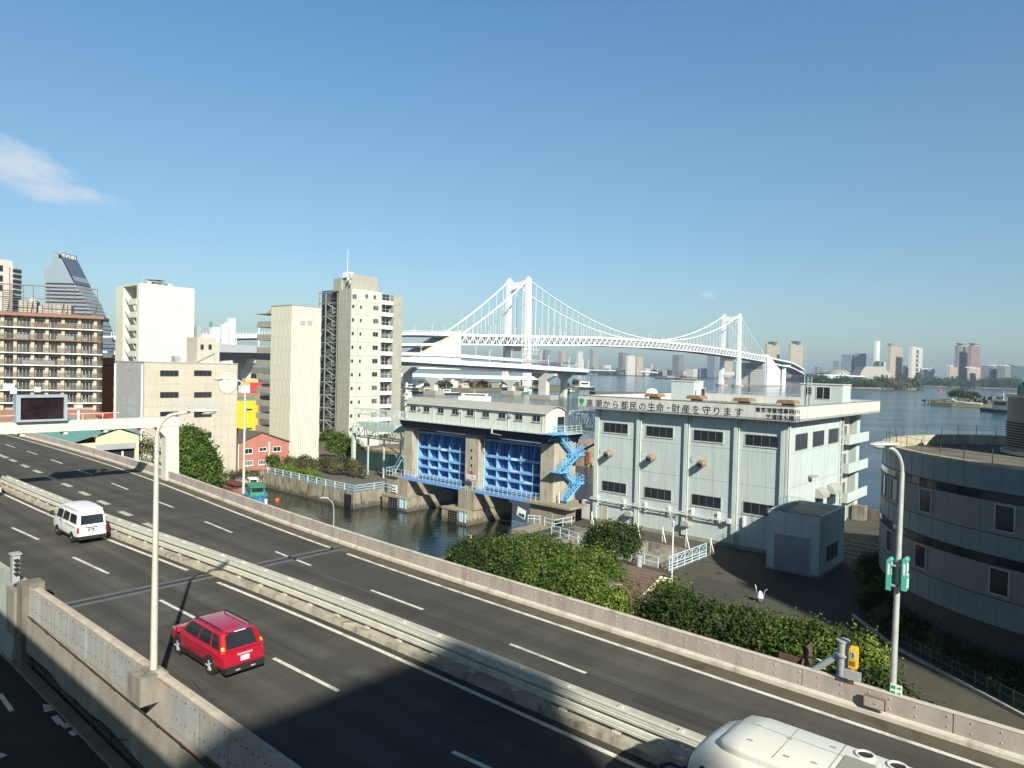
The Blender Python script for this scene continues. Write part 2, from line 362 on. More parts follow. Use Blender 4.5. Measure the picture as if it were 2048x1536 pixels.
def tree(name, label, cat, u, v, z, blobs, n, size, mt, trunk_h=2.0, trunk_r=.18, group=None, seed=0, clump=.38):
    """blobs relative to the tree's base"""
    t = thing(name, label, cat, (u, v, z), AG, group)
    bl = [(u + b[0], v + b[1], z + b[2], b[3], b[4], b[5]) for b in blobs]
    leaves('crown', bl, n, size, mt, t, clump=clump, seed=seed)
    if n > 8000: leaves('outer_growth', [(b[0], b[1], b[2] + .1, b[3] * 1.1, b[4] * 1.1, b[5] * 1.16) for b in bl], int(n * .05), size * 1.15, lf_olive if seed % 2 else lf_yel, t, clump=clump * .55, seed=seed + 100)
    T = MB(); T.tube((u, v, z - .2), (u + .1, v, z + trunk_h), trunk_r, trunk_r * .7, 8); rr = random.Random(seed)
    for b in bl:
        p = (u + .1, v, z + trunk_h * rr.uniform(.5, 1)); q = (b[0], b[1], b[2]); m_ = ((p[0] + q[0]) / 2, (p[1] + q[1]) / 2, (p[2] + q[2]) / 2 + .25)
        T.tube(p, m_, trunk_r * .5, trunk_r * .35, 6); T.tube(m_, q, trunk_r * .35, .02, 6)
        for _ in range(3):
            e = (b[0] + rr.uniform(-.8, .8) * b[3], b[1] + rr.uniform(-.8, .8) * b[4], b[2] + rr.uniform(-.2, .8) * b[5]); T.tube(q, e, .04, .012, 5)
    part('trunk', T, m_bark, t, True)
    return t
def smooth_interp(us, xs, ys):
    a = np.interp(us, xs, ys); k = 7; p = np.pad(a, k, mode='edge'); p[:k] = 2 * a[0] - a[1:k + 1][::-1]; p[-k:] = 2 * a[-1] - a[-k - 1:-1][::-1]
    return np.convolve(p, np.ones(2 * k + 1) / (2 * k + 1), 'valid')
# ================================================================ water and ground
def water_mat():
    m = bpy.data.materials.new('sea_water'); m.use_nodes = True; t = m.node_tree; b = t.nodes['Principled BSDF']
    b.inputs['Base Color'].default_value = (.010, .038, .058, 1); b.inputs['Roughness'].default_value = .09; b.inputs['IOR'].default_value = 1.33
    tc = t.nodes.new('ShaderNodeTexCoord')
    n1 = t.nodes.new('ShaderNodeTexNoise'); n1.inputs['Scale'].default_value = .55; n1.inputs['Detail'].default_value = 6; n1.inputs['Roughness'].default_value = .62
    mp = t.nodes.new('ShaderNodeMapping'); mp.inputs['Scale'].default_value = (1, 1.9, 1); mp.inputs['Rotation'].default_value = (0, 0, .5)
    t.links.new(tc.outputs['Object'], mp.inputs[0]); t.links.new(mp.outputs[0], n1.inputs['Vector'])
    n2 = t.nodes.new('ShaderNodeTexNoise'); n2.inputs['Scale'].default_value = .012; n2.inputs['Detail'].default_value = 5; t.links.new(mp.outputs[0], n2.inputs['Vector'])
    r = t.nodes.new('ShaderNodeMapRange'); r.inputs[1].default_value = .35; r.inputs[2].default_value = .65; r.inputs[3].default_value = .25; r.inputs[4].default_value = .8; t.links.new(n2.outputs[0], r.inputs[0])
    bp = t.nodes.new('ShaderNodeBump'); bp.inputs['Distance'].default_value = .35; t.links.new(r.outputs[0], bp.inputs['Strength']); t.links.new(n1.outputs[0], bp.inputs['Height']); t.links.new(bp.outputs[0], b.inputs['Normal'])
    return m
mw = mat('canal_water', (.012, .019, .013), .07, 0, .2, .2, spec=.5)
_b = mw.node_tree; _n = _b.nodes.new('ShaderNodeTexNoise'); _n.inputs['Scale'].default_value = 1.1; _n.inputs['Detail'].default_value = 5; _c = _b.nodes.new('ShaderNodeTexCoord'); _b.links.new(_c.outputs['Object'], _n.inputs['Vector'])
_p = _b.nodes.new('ShaderNodeBump'); _p.inputs['Distance'].default_value = .2; _p.inputs['Strength'].default_value = .35; _b.links.new(_n.outputs[0], _p.inputs['Height']); _b.links.new(_p.outputs[0], _b.nodes['Principled BSDF'].inputs['Normal'])
solo('canal_water', MB().add([(-118.3, -160, .012), (-51.8, -160, .012), (-51.8, 80, .012), (-90, 80, .012), (-118.3, 68, .012)], [(0, 1, 2, 3, 4)]), mw, kind='structure')
solo('water', MB().add([(-12000, -300, 0), (15000, -300, 0), (15000, 22000, 0), (-12000, 22000, 0)], [(0, 1, 2, 3)]), water_mat(), ag=0, kind='structure')
m_asph = mat('old_asphalt', (.064, .060, .045), .92, 0, .22, .25, bump=.1, stain=(.04, .038, .034), stain_amt=.4, fine=.12)
m_road = mat('expressway_asphalt', (.056, .0535, .045), .88, 0, .10, .22, fine=.22, stain=(.042, .038, .032), stain_amt=.4, lane=.42)
m_soil = mat('quay_paving', (.11, .10, .08), .95, 0, .25, .12, stain=(.06, .055, .04), stain_amt=.5, fine=.1)
G1 = MB()
G1.prism([(-118.3, -160), (-118.3, 67.4), (-91.3, 67.4), (-91.3, 75), (-88, 75), (-88, 122), (-99, 128), (-400, 330), (-900, 360), (-900, -160)], -4, 2.55)
solo('quay_ground', G1, m_soil, kind='structure')
G2 = MB()                                    # pump station lot, with the sunken intake bay left open
for a, b, c, d in ((-53.5, -51.8, 50, 108), (-51.8, -33.6, 72.6, 108), (-51.8, -33.6, 20, 63.6), (-33.6, 140, -150, 108), (-51.8, -33.6, -150, 20), (-53.5, -51.8, -150, 50)):
    G2.box(a, b, c, d, -4, 3.0)
solo('yard_ground', G2, m_asph, kind='structure')
# ================================================================ expressway
US = np.arange(-170, 14.1, 1.5)
v_far = smooth_interp(US, [-170, -120, -90, -68, -50, -34, 14], [27.8, 28.1, 28.3, 27.7, 26.2, 25.1, 24.55])
v_med = smooth_interp(US, [-170, -67, -52, -40, -30, 14], [14.6, 15.4, 15.6, 16.2, 17.0, 17.0])
v_near = smooth_interp(US, [-170, -60, -41, -30, 14], [8.6, 9.0, 9.4, 9.7, 9.75])
def cv(arr, off=0.0, z=12.0, a=-170, b=14.0): return [(float(u), float(v) + off, z) for u, v in zip(US, arr) if a <= u <= b]
ZR = 12.0
R_ = MB(); R_.sheet(cv(v_near, 0, ZR), cv(v_far, 0, ZR))
solo('road', R_, m_road, kind='structure')
D_ = MB()
for A, B in ((cv(v_near, -.2, ZR - .02), cv(v_far, .3, ZR - .02)),):
    n = len(A); low = [(p[0], p[1], ZR - 1.6) for p in A]; lob = [(p[0], p[1], ZR - 1.6) for p in B]
    D_.sheet(A, B); D_.sheet(lob, low); D_.sheet(low, A); D_.sheet(B, lob)
solo('road_deck', D_, m_grey, kind='structure')
m_line = mat('road_paint', (.62, .61, .52), .6, 0, .14, 2, fine=.22, stain=(.22, .21, .18), stain_amt=.75)
m_sq = mat('worn_road_paint', (.42, .42, .34), .7, 0, .2, 2, fine=.2)
LN = MB(); zl = ZR + .004
def seg(px0, px1, w, mb=LN, z=zl):
    a, b = Vector(Pz(*px0, z)), Vector(Pz(*px1, z)); d = (b - a).normalized(); n = Vector((-d.y, d.x)) * w / 2
    mb.add([(*(a - n), z), (*(b - n), z), (*(b + n), z), (*(a + n), z)], [(0, 1, 2, 3)])
for a, b in (((11, 889), (30, 895)), ((54, 902), (75, 909)), ((102, 919), (125, 927)), ((157, 940), (184, 949)), ((223, 966), (256, 979)), ((310, 1001), (347, 1015)), ((410, 1043), (464, 1065)), ((551, 1103), (622, 1131)), ((742, 1180), (846, 1219)), ((1020, 1288), (1172, 1346)),
             ((24, 1055), (77, 1079)), ((146, 1114), (217, 1147)), ((320, 1200), (398, 1240)), ((547, 1316), (677, 1382)), ((905, 1503), (1020, 1556))):
    seg(a, b, .16)
# solid edge lines
vl_far = v_far - .62; vl_med = v_med
def strip(arr, off, w, a, b, mb=LN): mb.sheet(cv(arr, off - w / 2, zl, a, b), cv(arr, off + w / 2, zl, a, b))
strip(v_far, -.9, .2, -170, -34.6); strip(v_far, -.9, .2, -34, 14); strip(v_med, 0, .19, -170, -35.6); strip(v_med, 0, .19, -34, 14)
strip(v_near, .45, .18, -170, 14)
solo('road_markings', LN, m_line, kind='structure')
SQ = MB()
for cx, cy, wd in ((5, 912, 26), (26, 921, 16), (50, 932, 18), (75, 943, 19), (103, 956, 22), (134, 970, 23), (169, 987, 25), (207, 1005, 27), (251, 1027, 29), (301, 1051, 33), (358, 1083, 40)):
    seg((cx - wd * .36, cy - wd * .15), (cx + wd * .36, cy + wd * .15), .42, SQ)
solo('merge_markings', SQ, m_sq, kind='structure')
JT = MB(); JT.box(-35.3, -35.0, 9.9, 24.9, ZR, zl); JT.box(-34.65, -34.35, 9.9, 24.9, ZR, zl)
solo('joint_concrete', JT, mat('joint_mortar', (.11, .115, .105), .9, 0, .2, 2), kind='structure')
solo('joint_steel', MB().box(-35.0, -34.65, 9.9, 24.9, ZR, ZR + .006), mat('joint_rubber', (.03, .033, .05), .6, 0, .15, 2), kind='structure')
solo('gutter', MB().sheet(cv(v_far, -.72, ZR + .003), cv(v_far, .01, ZR + .003)), mat('dirty_gutter', (.085, .073, .050), .95, 0, .2, .6, fine=.2, lane=.3, stain=(.04, .035, .025), stain_amt=.6), kind='structure')
RPT = MB()
for (a_, b_, c_, d_) in ((-31, -26.5, 21.1, 23.6), (-22, -20.6, 14.2, 16.6), (-58, -50, 22.5, 24.6), (-29.5, -28.2, 10.6, 13.5), (-16.5, -12, 18.9, 20.6)): RPT.box(a_, b_, c_, d_, ZR - .01, ZR + .002)
SEA = MB(); rs_ = random.Random(6)
for v_ in (13.86, 20.82):
    pts_ = [(float(u_), v_ + rs_.uniform(-.03, .03)) for u_ in np.arange(-34, 13, .8)]
    SEA.sheet([(p[0], p[1], ZR + .0025) for p in pts_], [(p[0], p[1] + .035, ZR + .0025) for p in pts_])
for (u_, v_, n_) in ((-27, 21.3, 7), (-17, 18.7, 6), (-24, 10.6, 8), (-43, 19.5, 9), (-9, 21.4, 7), (-20, 15, 6), (-46, 11, 7)):
    q = [(u_, v_)]
    for _ in range(n_): q.append((q[-1][0] + rs_.uniform(.1, .7), q[-1][1] + rs_.uniform(-.15, .45)))
    SEA.sheet([(p[0], p[1], ZR + .0025) for p in q], [(p[0] + .02, p[1] + .035, ZR + .0025) for p in q])
solo('crack_sealant', SEA, mat('tar_sealant', (.02, .02, .018), .7), kind='structure')
solo('road_patch', RPT, mat('road_patch_asphalt', (.048, .046, .040), .9, 0, .12, .6, fine=.2), kind='structure')
# ---- barriers
m_parap = mat('pinkish_parapet_concrete', (.43, .37, .33), .9, 0, .10, .6, streak=.22, stain=(.20, .11, .07), stain_amt=.30, fine=.06)
m_kerb = mat('kerb_concrete', (.50, .46, .39), .9, 0, .12, 1.5, stain=(.13, .10, .07), stain_amt=.5, fine=.08)
m_bolt = mat('bolt_cap', (.42, .37, .33), .6, .2, .1)
fb = thing('parapet_wall', 'pinkish concrete parapet with bolt heads along the far side of the expressway', 'barrier wall', (-30, 25, 12))
part('kerb', MB().sweep(cv(v_far, 0, ZR), [(0.0, 0), (.01, .13), (.05, .19), (.12, .22), (.2, .22), (.2, 0)]), m_kerb, fb)
WL = MB()
for i in range(0, len(US) - 3, 3):         # 4.5 m panels with open joints
    pts = cv(v_far, 0, ZR + .22, US[i] + 0.0, US[i + 3]); 
    a, b = Vector(pts[0]), Vector(pts[-1]); d = (b - a).normalized() * .015; pts[0] = tuple(a + d); pts[-1] = tuple(b - d)
    WL.sweep(pts, [(.12, 0), (.10, .62), (.28, .62), (.28, -1.2), (.12, -1.2)])
part('panel', WL, m_parap, fb)
CP = MB(); 
for i in range(0, len(US) - 1, 3): CP.sweep(cv(v_far, 0, ZR + .84, US[i], US[min(i + 3, len(US) - 1)]), [(.085, .0), (.095, .03), (.29, .03), (.30, 0)])
part('coping', CP, m_kerb, fb)
BT = MB()
for k in range(200):
    u = -60 + (k // 2) * .74 + (.12 if (k // 2) % 3 == 1 else 0)
    v = float(np.interp(u, US, v_far)) + (.102 if k % 2 else .117); z = ZR + (.70 if k % 2 else .38)
    BT.add([(u + .032 * math.cos(t), v + (-.0), z + .032 * math.sin(t)) for t in np.arange(0, 6.2, 1.047)] + [(u, v - .04, z)], [(i, 6, (i + 1) % 6) for i in range(6)] )
part('bolt', BT, m_bolt, fb, kind='stuff')
HB = MB(); VF = 24.65; u0, _ = Pv(1750, 1414, VF + .1); HB.box(u0 - .30, u0 + .30, VF + .05, VF + .12, ZR + .34, ZR + .66); part('access_hatch', HB, m_parap, fb)
HF = MB()
for q in ((u0 - .33, u0 - .30, .31, .70), (u0 + .30, u0 + .33, .31, .70), (u0 - .30, u0 + .30, .66, .70), (u0 - .30, u0 + .30, .31, .34), (u0 - .04, u0 + .04, .45, .48)): HF.box(q[0], q[1], VF + .035, VF + .12, ZR + q[2], ZR + q[3])
part('hatch_frame', HF, mat('rusty_hatch_frame', (.22, .17, .13), .8, 0, .3, 5), fb)
# ---- median barrier
m_rail = mat('cream_guardrail', (.56, .55, .48), .55, .05, .1, 2, fine=.08)
md = thing('guardrail', 'cream double beam guardrail on a concrete strip between the carriageways', 'guardrail', (-25, 17.8, 12))
part('base', MB().sweep(cv(v_med, 0, ZR), [(.42, 0), (.46, .20), (1.32, .20), (1.36, 0)]), mat('median_concrete', (.36, .33, .26), .95, 0, .25, 1.2, stain=(.10, .085, .06), stain_amt=.7, fine=.15), md)
wprof = lambda o, h, t: [(o, 0), (o - t, h * .15), (o - t, h * .38), (o - t * .3, h * .5), (o - t, h * .62), (o - t, h * .85), (o, h)]
for nm, off, s in (('beam', .78, 1), ('beam', 1.12, -1)):
    for (h0, h1) in ((.34, .60), (.68, .94)):
        B = MB()
        for A0, A1 in ((-170, -34.2), (-35.2, 14)):
            B.sweep(cv(v_med, 0, ZR + h0, A0, A1), [(off - s * q, z) for q, z in ((0, 0), (.06, .02), (.07, .10), (.055, .13), (.07, .16), (.06, .24), (0, h1 - h0))])
        part(nm, B, m_rail, md)
part('top_rail', MB().sweep(cv(v_med, 0, ZR + .94), [(.70, 0), (.70, .03), (.82, .03), (.82, 0)]), m_rail, md)
pp = MB(); pp.box(-.06, .06, -.14, .14, 0, .74); pp.box(-.14, .14, -.2, .2, 0, .05); pm = None
for k, u in enumerate(np.arange(-165, 13, 2.0)):
    v = float(np.interp(u, US, v_med)) + .95
    if pm is None: pm = mesh_of(pp, 'post', m_rail)
    o = bpy.data.objects.new('post', pm); COL.objects.link(o); o.parent = md; o.location = (u + 25, v - 17.8, .2)
# ---- near parapet: steel faced wall seen from outside, netting and scaffold below it
m_panel = mat('pale_steel_panel', (.42, .42, .40), .6, .05, .12, .8, streak=.25, stain=(.28, .22, .15), stain_amt=.35)
m_net = mat('beige_construction_netting', (.29, .265, .22), .95, 0, .12, .7, streak=.25, fine=.12)
nb = thing('steel_faced_parapet', 'pale bolted steel parapet along the near edge of the expressway, orange-tinted top rail', 'barrier wall', (-20, 9.7, 12))
def nseg(a, b): return [(u0, u1) for u0, u1 in zip(np.arange(a, b, 1.8), np.arange(a + 1.8, b + .1, 1.8))]
NP = MB(); NP2 = MB(); NR = MB()
for a, b in nseg(-36.2, 13):
    if abs((a + b) / 2 + 23.2) < .5: continue
    v0, v1 = np.interp([a, b], US, v_near)
    (NP if a < -23 else NP2).sweep([(a + .012, v0 - .32, ZR - .35), (b - .012, v1 - .32, ZR - .35)], [(0, 0), (0, 1.25), (.05, 1.25), (.05, 0)])
    for i in range(6):
        for h in (.35, 1.05):
            u = a + (i + .5) * (b - a) / 6; v = v0 + (v1 - v0) * (i + .5) / 6 - .33
            NR.add([(u + .028 * math.cos(t), v, ZR - .35 + h + .028 * math.sin(t) + (.06 if i % 2 else 0)) for t in np.arange(0, 6.2, 1.57)] + [(u, v - .03, ZR - .35 + h)], [(0, 4, 1), (1, 4, 2), (2, 4, 3), (3, 4, 0)])
part('steel_panel', NP, m_panel, nb); part('steel_panel', NP2, m_panel, nb); part('rivet', NR, mat('dark_rivet', (.09, .08, .07), .7), nb, kind='stuff')
part('concrete_core', MB().sweep(cv(v_near, 0, ZR, -36.4, 14), [(-.26, -1.4), (-.26, .9), (-.05, .9), (.12, .2), (.12, 0), (.1, -1.4)]), m_parap, nb)
part('top_rail', MB().sweep(cv(v_near, 0, ZR + .9, -36.4, 14), [(-.34, .0), (-.34, .06), (-.22, .10), (-.08, .10), (-.02, .0)]), mat('tinted_coping', (.42, .36, .29), .8, 0, .2, 2, fine=.1), nb)
wallL = solo('curved_ramp_wall', MB().sweep(cv(v_near, 0, 9.4, -170, -35.9), [(-.75, 0), (-.35, 3.55), (-.05, 3.55), (0, 0)]), mat('pale_green_concrete', (.34, .38, .33), .85, 0, .1, .5, streak=.2), 'smooth pale green wall where the ramp meets the expressway, dark stain near its top', 'wall', org=(-60, 9, 9))
part('pilaster', MB().box(-36.4, -35.6, 8.95, 9.8, 9.4, 13.05), mat('stained_pilaster', (.20, .18, .14), .9, 0, .25, 1.5, streak=.4), wallL)
part('stained_joint', MB().box(-37.6, -36.4, 8.85, 9.06, 10.6, 12.6), m_conc, wallL)
nt_ = thing('scaffold_netting', 'beige netting on a tube scaffold hanging under the near parapet', 'scaffold', (-20, 9.3, 9.5))
def netmesh():
    mb = MB(); uu = np.arange(-35.4, 13, .45); rows = [11.66, 11.3, 10.9, 10.5, 10.15]; rr = random.Random(4); vs = []
    for j, z in enumerate(rows):
        for i, u in enumerate(uu):
            sag = .04 * math.sin(u * 1.7 + j) + rr.uniform(-.015, .015); b = (0, .02, .04, .03, 0)[j]
            zz = z + (0 if j < 3 else (.04 if j == 3 else .07) * math.sin(u * .9) + .02 * math.sin(u * 2.3))
            vs.append((u, 9.08 - b - sag * (.5 if j else .1), zz))
    n = len(uu)
    return mb.add(vs, [(j * n + i, j * n + i + 1, (j + 1) * n + i + 1, (j + 1) * n + i) for j in range(len(rows) - 1) for i in range(n - 1)])
part('net', netmesh(), m_net, nt_, True)
SF = MB()
for z in (11.66, 10.5, 10.05, 9.85): SF.tube((-35.5, 9.16 if z > 10.4 else 9.2, z), (13, 9.16 if z > 10.4 else 9.2, z), .028, n=6)
for u in np.arange(-35, 13, 1.8):
    SF.tube((u, 9.17, 9.5), (u, 9.17, 11.7), .028, n=6)
    if int(u) % 4 == 0: SF.tube((u - .4, 8.8, 10.45), (u + .3, 9.2, 10.5), .022, n=6)
part('tube_frame', SF, mat('dark_scaffold_tube', (.07, .065, .055), .6, .5), nt_)
LB = MB()
for k in range(5): LB.box(-35.4, 13, 9.30, 9.36, 9.5 + k * .19, 9.5 + k * .19 + .17)
part('lower_board', LB, mat('dark_green_board', (.07, .085, .08), .7, 0, .2, 1), nt_)
# lower ramp
RP = MB(); RP.add([(-170, 0, 9.42), (14, 0, 9.42), (14, 9.32, 9.42), (-170, 9.32, 9.42)], [(0, 1, 2, 3)])
solo('ramp_road', RP, mat('ramp_asphalt', (.03, .031, .03), .9, 0, .15, .5, fine=.1), kind='structure')
solo('ramp_deck', MB().box(-170, 14, -.4, 9.4, 8.2, 9.38), m_grey, kind='structure')
solo('ramp_kerb', MB().box(-170, 14, 8.75, 9.15, 9.42, 9.56), mat('ramp_kerb_concrete', (.22, .19, .15), .9, 0, .2, 1, fine=.1), kind='structure')
RM2 = MB()
for a, b, w in (((0, 1388), (24, 1422), .16), ((108, 1432), (122, 1448), .22), ((127, 1447), (135, 1455), .22), ((142, 1462), (152, 1470), .22), ((-4, 1508), (8, 1514), .22)): seg(a, b, w, RM2, 9.425)
h0 = Pz(112, 1412, 9.425); RM2.add([(h0[0] - .55, h0[1] - .3, 9.425), (h0[0] + .25, h0[1] - .45, 9.425), (h0[0] + .35, h0[1] + .35, 9.425), (h0[0] + .02, h0[1] + .0, 9.425)], [(0, 1, 2, 3)])
solo('ramp_markings', RM2, m_line, kind='structure')
# ---- signal post on the curved wall
sp_ = thing('signal_box', 'grey louvred signal box standing on the curved ramp wall', 'signal box', (-36.9, 9.0, 13.0))
SB = MB(); SB.box(-37.08, -36.72, 8.86, 9.14, 12.9, 14.15); SB.box(-37.12, -36.66, 8.8, 9.2, 14.15, 14.22); part('housing', SB, m_grey, sp_)
LV = MB()
for k in range(4): LV.add([(-36.72, 8.9, 13.35 + k * .2), (-36.72, 9.1, 13.35 + k * .2), (-36.56, 9.1, 13.30 + k * .2), (-36.56, 8.9, 13.30 + k * .2), (-36.72, 8.9, 13.37 + k * .2), (-36.72, 9.1, 13.37 + k * .2)], [(0, 1, 2, 3), (4, 3, 2, 5), (0, 3, 4), (1, 5, 2)])
part('louvre', LV, m_black, sp_)
# ================================================================ street lamps
m_lpole = mat('lamp_pole_paint', (.58, .57, .50), .5, .2, .1, 2, fine=.06)
m_lhead = mat('lamp_head_glass', (.55, .60, .55), .2, 0, .05)
def lamp(label, u, v, z, h, adir, reach, pole_mat=None, base=None, r0=.11, group='expressway lamps', head=1.0, ped=0.0):
    """adir: angle in the grid frame in which the arm reaches"""
    t = thing('street_lamp', label, 'street lamp', (u, v, z), AG, group); pm_ = pole_mat or m_lpole
    P = MB(); P.tube((u, v, z + ped), (u, v, z + h - .9), r0, r0 * .62, 10)
    if ped: P.tube((u, v, z + ped), (u, v, z + ped + .35), r0 * 1.9, r0 * 1.15, 10)
    c, s = math.cos(adir), math.sin(adir); pts = []
    for i in range(9):
        a = math.pi / 2 * i / 8; k = .55 * head; pts.append((u + c * k * (1 - math.cos(a)), v + s * k * (1 - math.cos(a)), z + h - .9 + .8 * math.sin(a)))
    e = (u + c * reach, v + s * reach, z + h - .02); P2 = MB(); pts.append(e); P2.path(pts, r0 * .5, 8)
    part('pole', P, pm_, t, True); part('arm', P2, pm_, t, True)
    hd = MB(); L = .95 * head; rings = []
    for i in range(8):
        f = i / 7; x = reach - .1 + L * f; wdt = .20 * head * math.sin(math.pi * min(1, .12 + f * .86)) ** .6; hh = .11 * head * math.sin(math.pi * min(1, .15 + f * .8)) ** .7
        rings.append([(u + c * x - s * wdt * math.cos(q), v + s * x + c * wdt * math.cos(q), z + h + hh * (math.sin(q) if math.sin(q) > 0 else .25 * math.sin(q))) for q in np.arange(0, 6.28, .5236)])
    loft(hd, rings); hp = part('lamp_head', hd, pm_, t, True)
    bl = MB(); rings = []
    for i in range(6):
        f = i / 5; x = reach + .22 * head + L * .6 * f; wdt = .15 * head * math.sin(math.pi * (.1 + f * .8)); hh = .15 * head * math.sin(math.pi * (.12 + f * .76))
        rings.append([(u + c * x - s * wdt * math.cos(q), v + s * x + c * wdt * math.cos(q), z + h - .0 - hh * max(0, -math.sin(q))) for q in np.arange(0, 6.28, .5236)])
    loft(bl, rings); part('lens', bl, m_lhead, hp, True)
    if base:
        part('pedestal', base, m_conc, t)
    return t
pb = MB(); pb.box(-23.75, -22.75, 8.85, 9.72, 12.1, 12.98); pb.box(-23.5, -23.0, 9.15, 9.65, 12.98, 13.04)
lamp('tall cream lamp post on a concrete pedestal in the near parapet beside the red car', -23.15, 9.42, 13.0, 8.35, rad(62), .95, base=pb, r0=.115)
lamp('cream lamp post on the far parapet in front of the salmon pink house', -50.3, 26.9, 12.9, 8.75, rad(-118), 1.3, r0=.11, head=1.15)
PVR = 25.2; UR_ = Pv(1784, 1380, PVR)[0]; UT_ = Pv(1808, 900, PVR)[0]
la = lamp('grey lamp post at the right carrying green emergency telephone boxes', UR_, PVR, 9.0, Pv(1790, 888, PVR)[1] - 9.0, rad(-130), .35, r0=.12, pole_mat=m_steel)
x0_, y0_ = XY(UR_, PVR); x1_, y1_ = XY(UT_, PVR); la.rotation_mode = 'XYZ'; la.rotation_euler = (0, math.atan2(UT_ - UR_, 13.0) * .8, AG)
m_brown = mat('brown_lamp_paint', (.16, .11, .08), .5, .2, .1)
x_, z_ = Pv(1262, 1185, 33.0)
lamp('brown curved lamp post rising from the bushes beside the parapet', x_, 33.0, 3.0, z_ - 3.0 + .4, rad(-150), .55, pole_mat=m_brown, r0=.085, group='ground street lamps')
x_, z_ = Pv(668, 1005, 31.0)
lamp('small grey lamp post with a white head standing over the canal behind the parapet', x_, 31.0, 3.0, z_ - 3.0 + .3, rad(-150), .55, pole_mat=m_grey, r0=.07, group='ground street lamps', head=.8)
# ---- green telephone boxes on the right pole
m_teal = mat('teal_sign_paint', (.09, .42, .33), .4, 0, .06, coat=.2)
m_wh2 = mat('sign_white', (.75, .78, .74), .5)
m_blk = mat('sign_black', (.02, .02, .02), .5)
def phonebox(label, px, py0, py1, dv, facing):
    u, z1 = Pv(px, py0, PVR + dv); _, z0 = Pv(px, py1, PVR + dv); v = PVR + dv; t = thing('telephone_sign', label, 'sign', (u, v, z0), AG, 'telephone boxes on the lamp post')
    B = MB(); B.box(u - .07, u + .07, v - .2, v + .2, z0, z1); B.prism([(u - .07, z1), (u + .07, z1), (u + .02, z1 + .05), (u - .02, z1 + .05)], v - .2, v + .2, 'y'); part('case', B, m_teal, t)
    Wp = MB(); Wp.box(u + .07, u + .078, v - .13, v + .13, z0 + .48, z1 - .08); part('panel', Wp, m_wh2, t)
    H = MB(); H.path([(u + .085, v - .05, z0 + .56), (u + .085, v + .03, z0 + .60), (u + .085, v + .05, z0 + .74), (u + .085, v + .03, z0 + .88), (u + .085, v - .05, z0 + .92)], .028, 6); part('handset_symbol', H, m_blk, t)
    L_ = MB()
    for k in range(3): L_.box(u + .07, u + .076, v - .12, v + .12, z0 + .1 + k * .1, z0 + .15 + k * .1)
    part('notice', L_, m_wh2, t); S = MB(); S.box(u - .03, u + .03, v - .208, v - .2, z0 + .5, z1 - .12); part('side_plate', S, m_wh2, t)
phonebox('teal telephone box nearest the viewer on the right lamp post, handset symbol on its face', 1812, 1118, 1180, -.25, 1)
phonebox('teal telephone box on the left of the right lamp post, seen edge on', 1781, 1118, 1178, -.15, -1)
bk = thing('sign_bracket', 'steel double bracket clamped round the right lamp post between the teal boxes', 'bracket', (UR_, PVR - .15, 17)); BB = MB()
for py in (1130, 1170):
    u, z = Pv(1798, py, PVR - .15); BB.box(u - .28, u + .25, PVR - .35, PVR - .29, z - .03, z + .03); BB.box(u - .04, u + .04, PVR - .35, PVR - .03, z - .03, z + .03)
part('clamp', BB, m_steel, bk)
SV_ = PVR - .2; u, z = Pv(1793, 1379, SV_)
ss = thing('direction_sign', 'small white sign with green arrows at the foot of the right lamp post', 'sign', (u, SV_, z)); part('plate', MB().box(u - .17, u + .17, SV_ - .05, SV_ - .03, z - .19, z + .17), m_wh2, ss)
A = MB(); mg = mat('sign_green', (.03, .30, .12), .5)
for dz, s in ((.07, -1), (-.1, 1)):
    A.prism([(u + .03, z + dz - .02), (u + .1, z + dz - .02), (u + .1, z + dz - .05), (u + .15, z + dz), (u + .1, z + dz + .05), (u + .1, z + dz + .02), (u + .03, z + dz + .02)], SV_ - .06, SV_ - .05, 'y'); A.box(u - .14, u - .02, SV_ - .06, SV_ - .05, z + dz - .05, z + dz + .05)
part('arrow', A, mg, ss)
# ---- yellow emergency phone on the parapet
u, z = Pv(1706, 1345, 24.9); z = 12.87
ep = thing('emergency_phone', 'yellow emergency telephone box with a handset symbol on the far parapet', 'emergency phone', (u, 24.9, z))
E_ = MB(); E_.box(u - .12, u + .12, 24.8, 25.05, z + .48, z + 1.13); E_.box(u - .1, u + .1, 24.82, 25.03, z + 1.13, z + 1.18); E_.box(u - .05, u + .05, 24.82, 24.92, z, z + .48); part('case', E_, mat('yellow_paint', (.80, .46, .03), .4, 0, .08, coat=.3), ep)
part('symbol_panel', MB().box(u - .07, u + .07, 24.785, 24.8, z + .80, z + 1.06), mat('pale_green_panel', (.35, .5, .38), .4), ep)
part('handset_symbol', MB().path([(u - .02, 24.78, z + 1.01), (u + .02, 24.78, z + .97), (u + .02, 24.78, z + .90), (u - .02, 24.78, z + .86)], .014, 6), m_blk, ep)
SLT = MB(); SLT.box(u - .08, u + .08, 24.785, 24.8, z + .58, z + .74); part('slot', SLT, mat('brown_slot', (.25, .12, .03), .6), ep)
pl = thing('notice_plate', 'grey notice plate with small writing under the yellow phone', 'sign', (u, 24.75, z + .2)); part('plate', MB().box(u - .26, u + .30, 24.72, 24.74, z + .14, z + .46), m_steel, pl)
PLT = MB()
for k in range(4): PLT.box(u - .2, u + .24 - .07 * (k % 2), 24.712, 24.72, z + .18 + k * .07, z + .205 + k * .07)
part('writing', PLT, m_grey, pl)
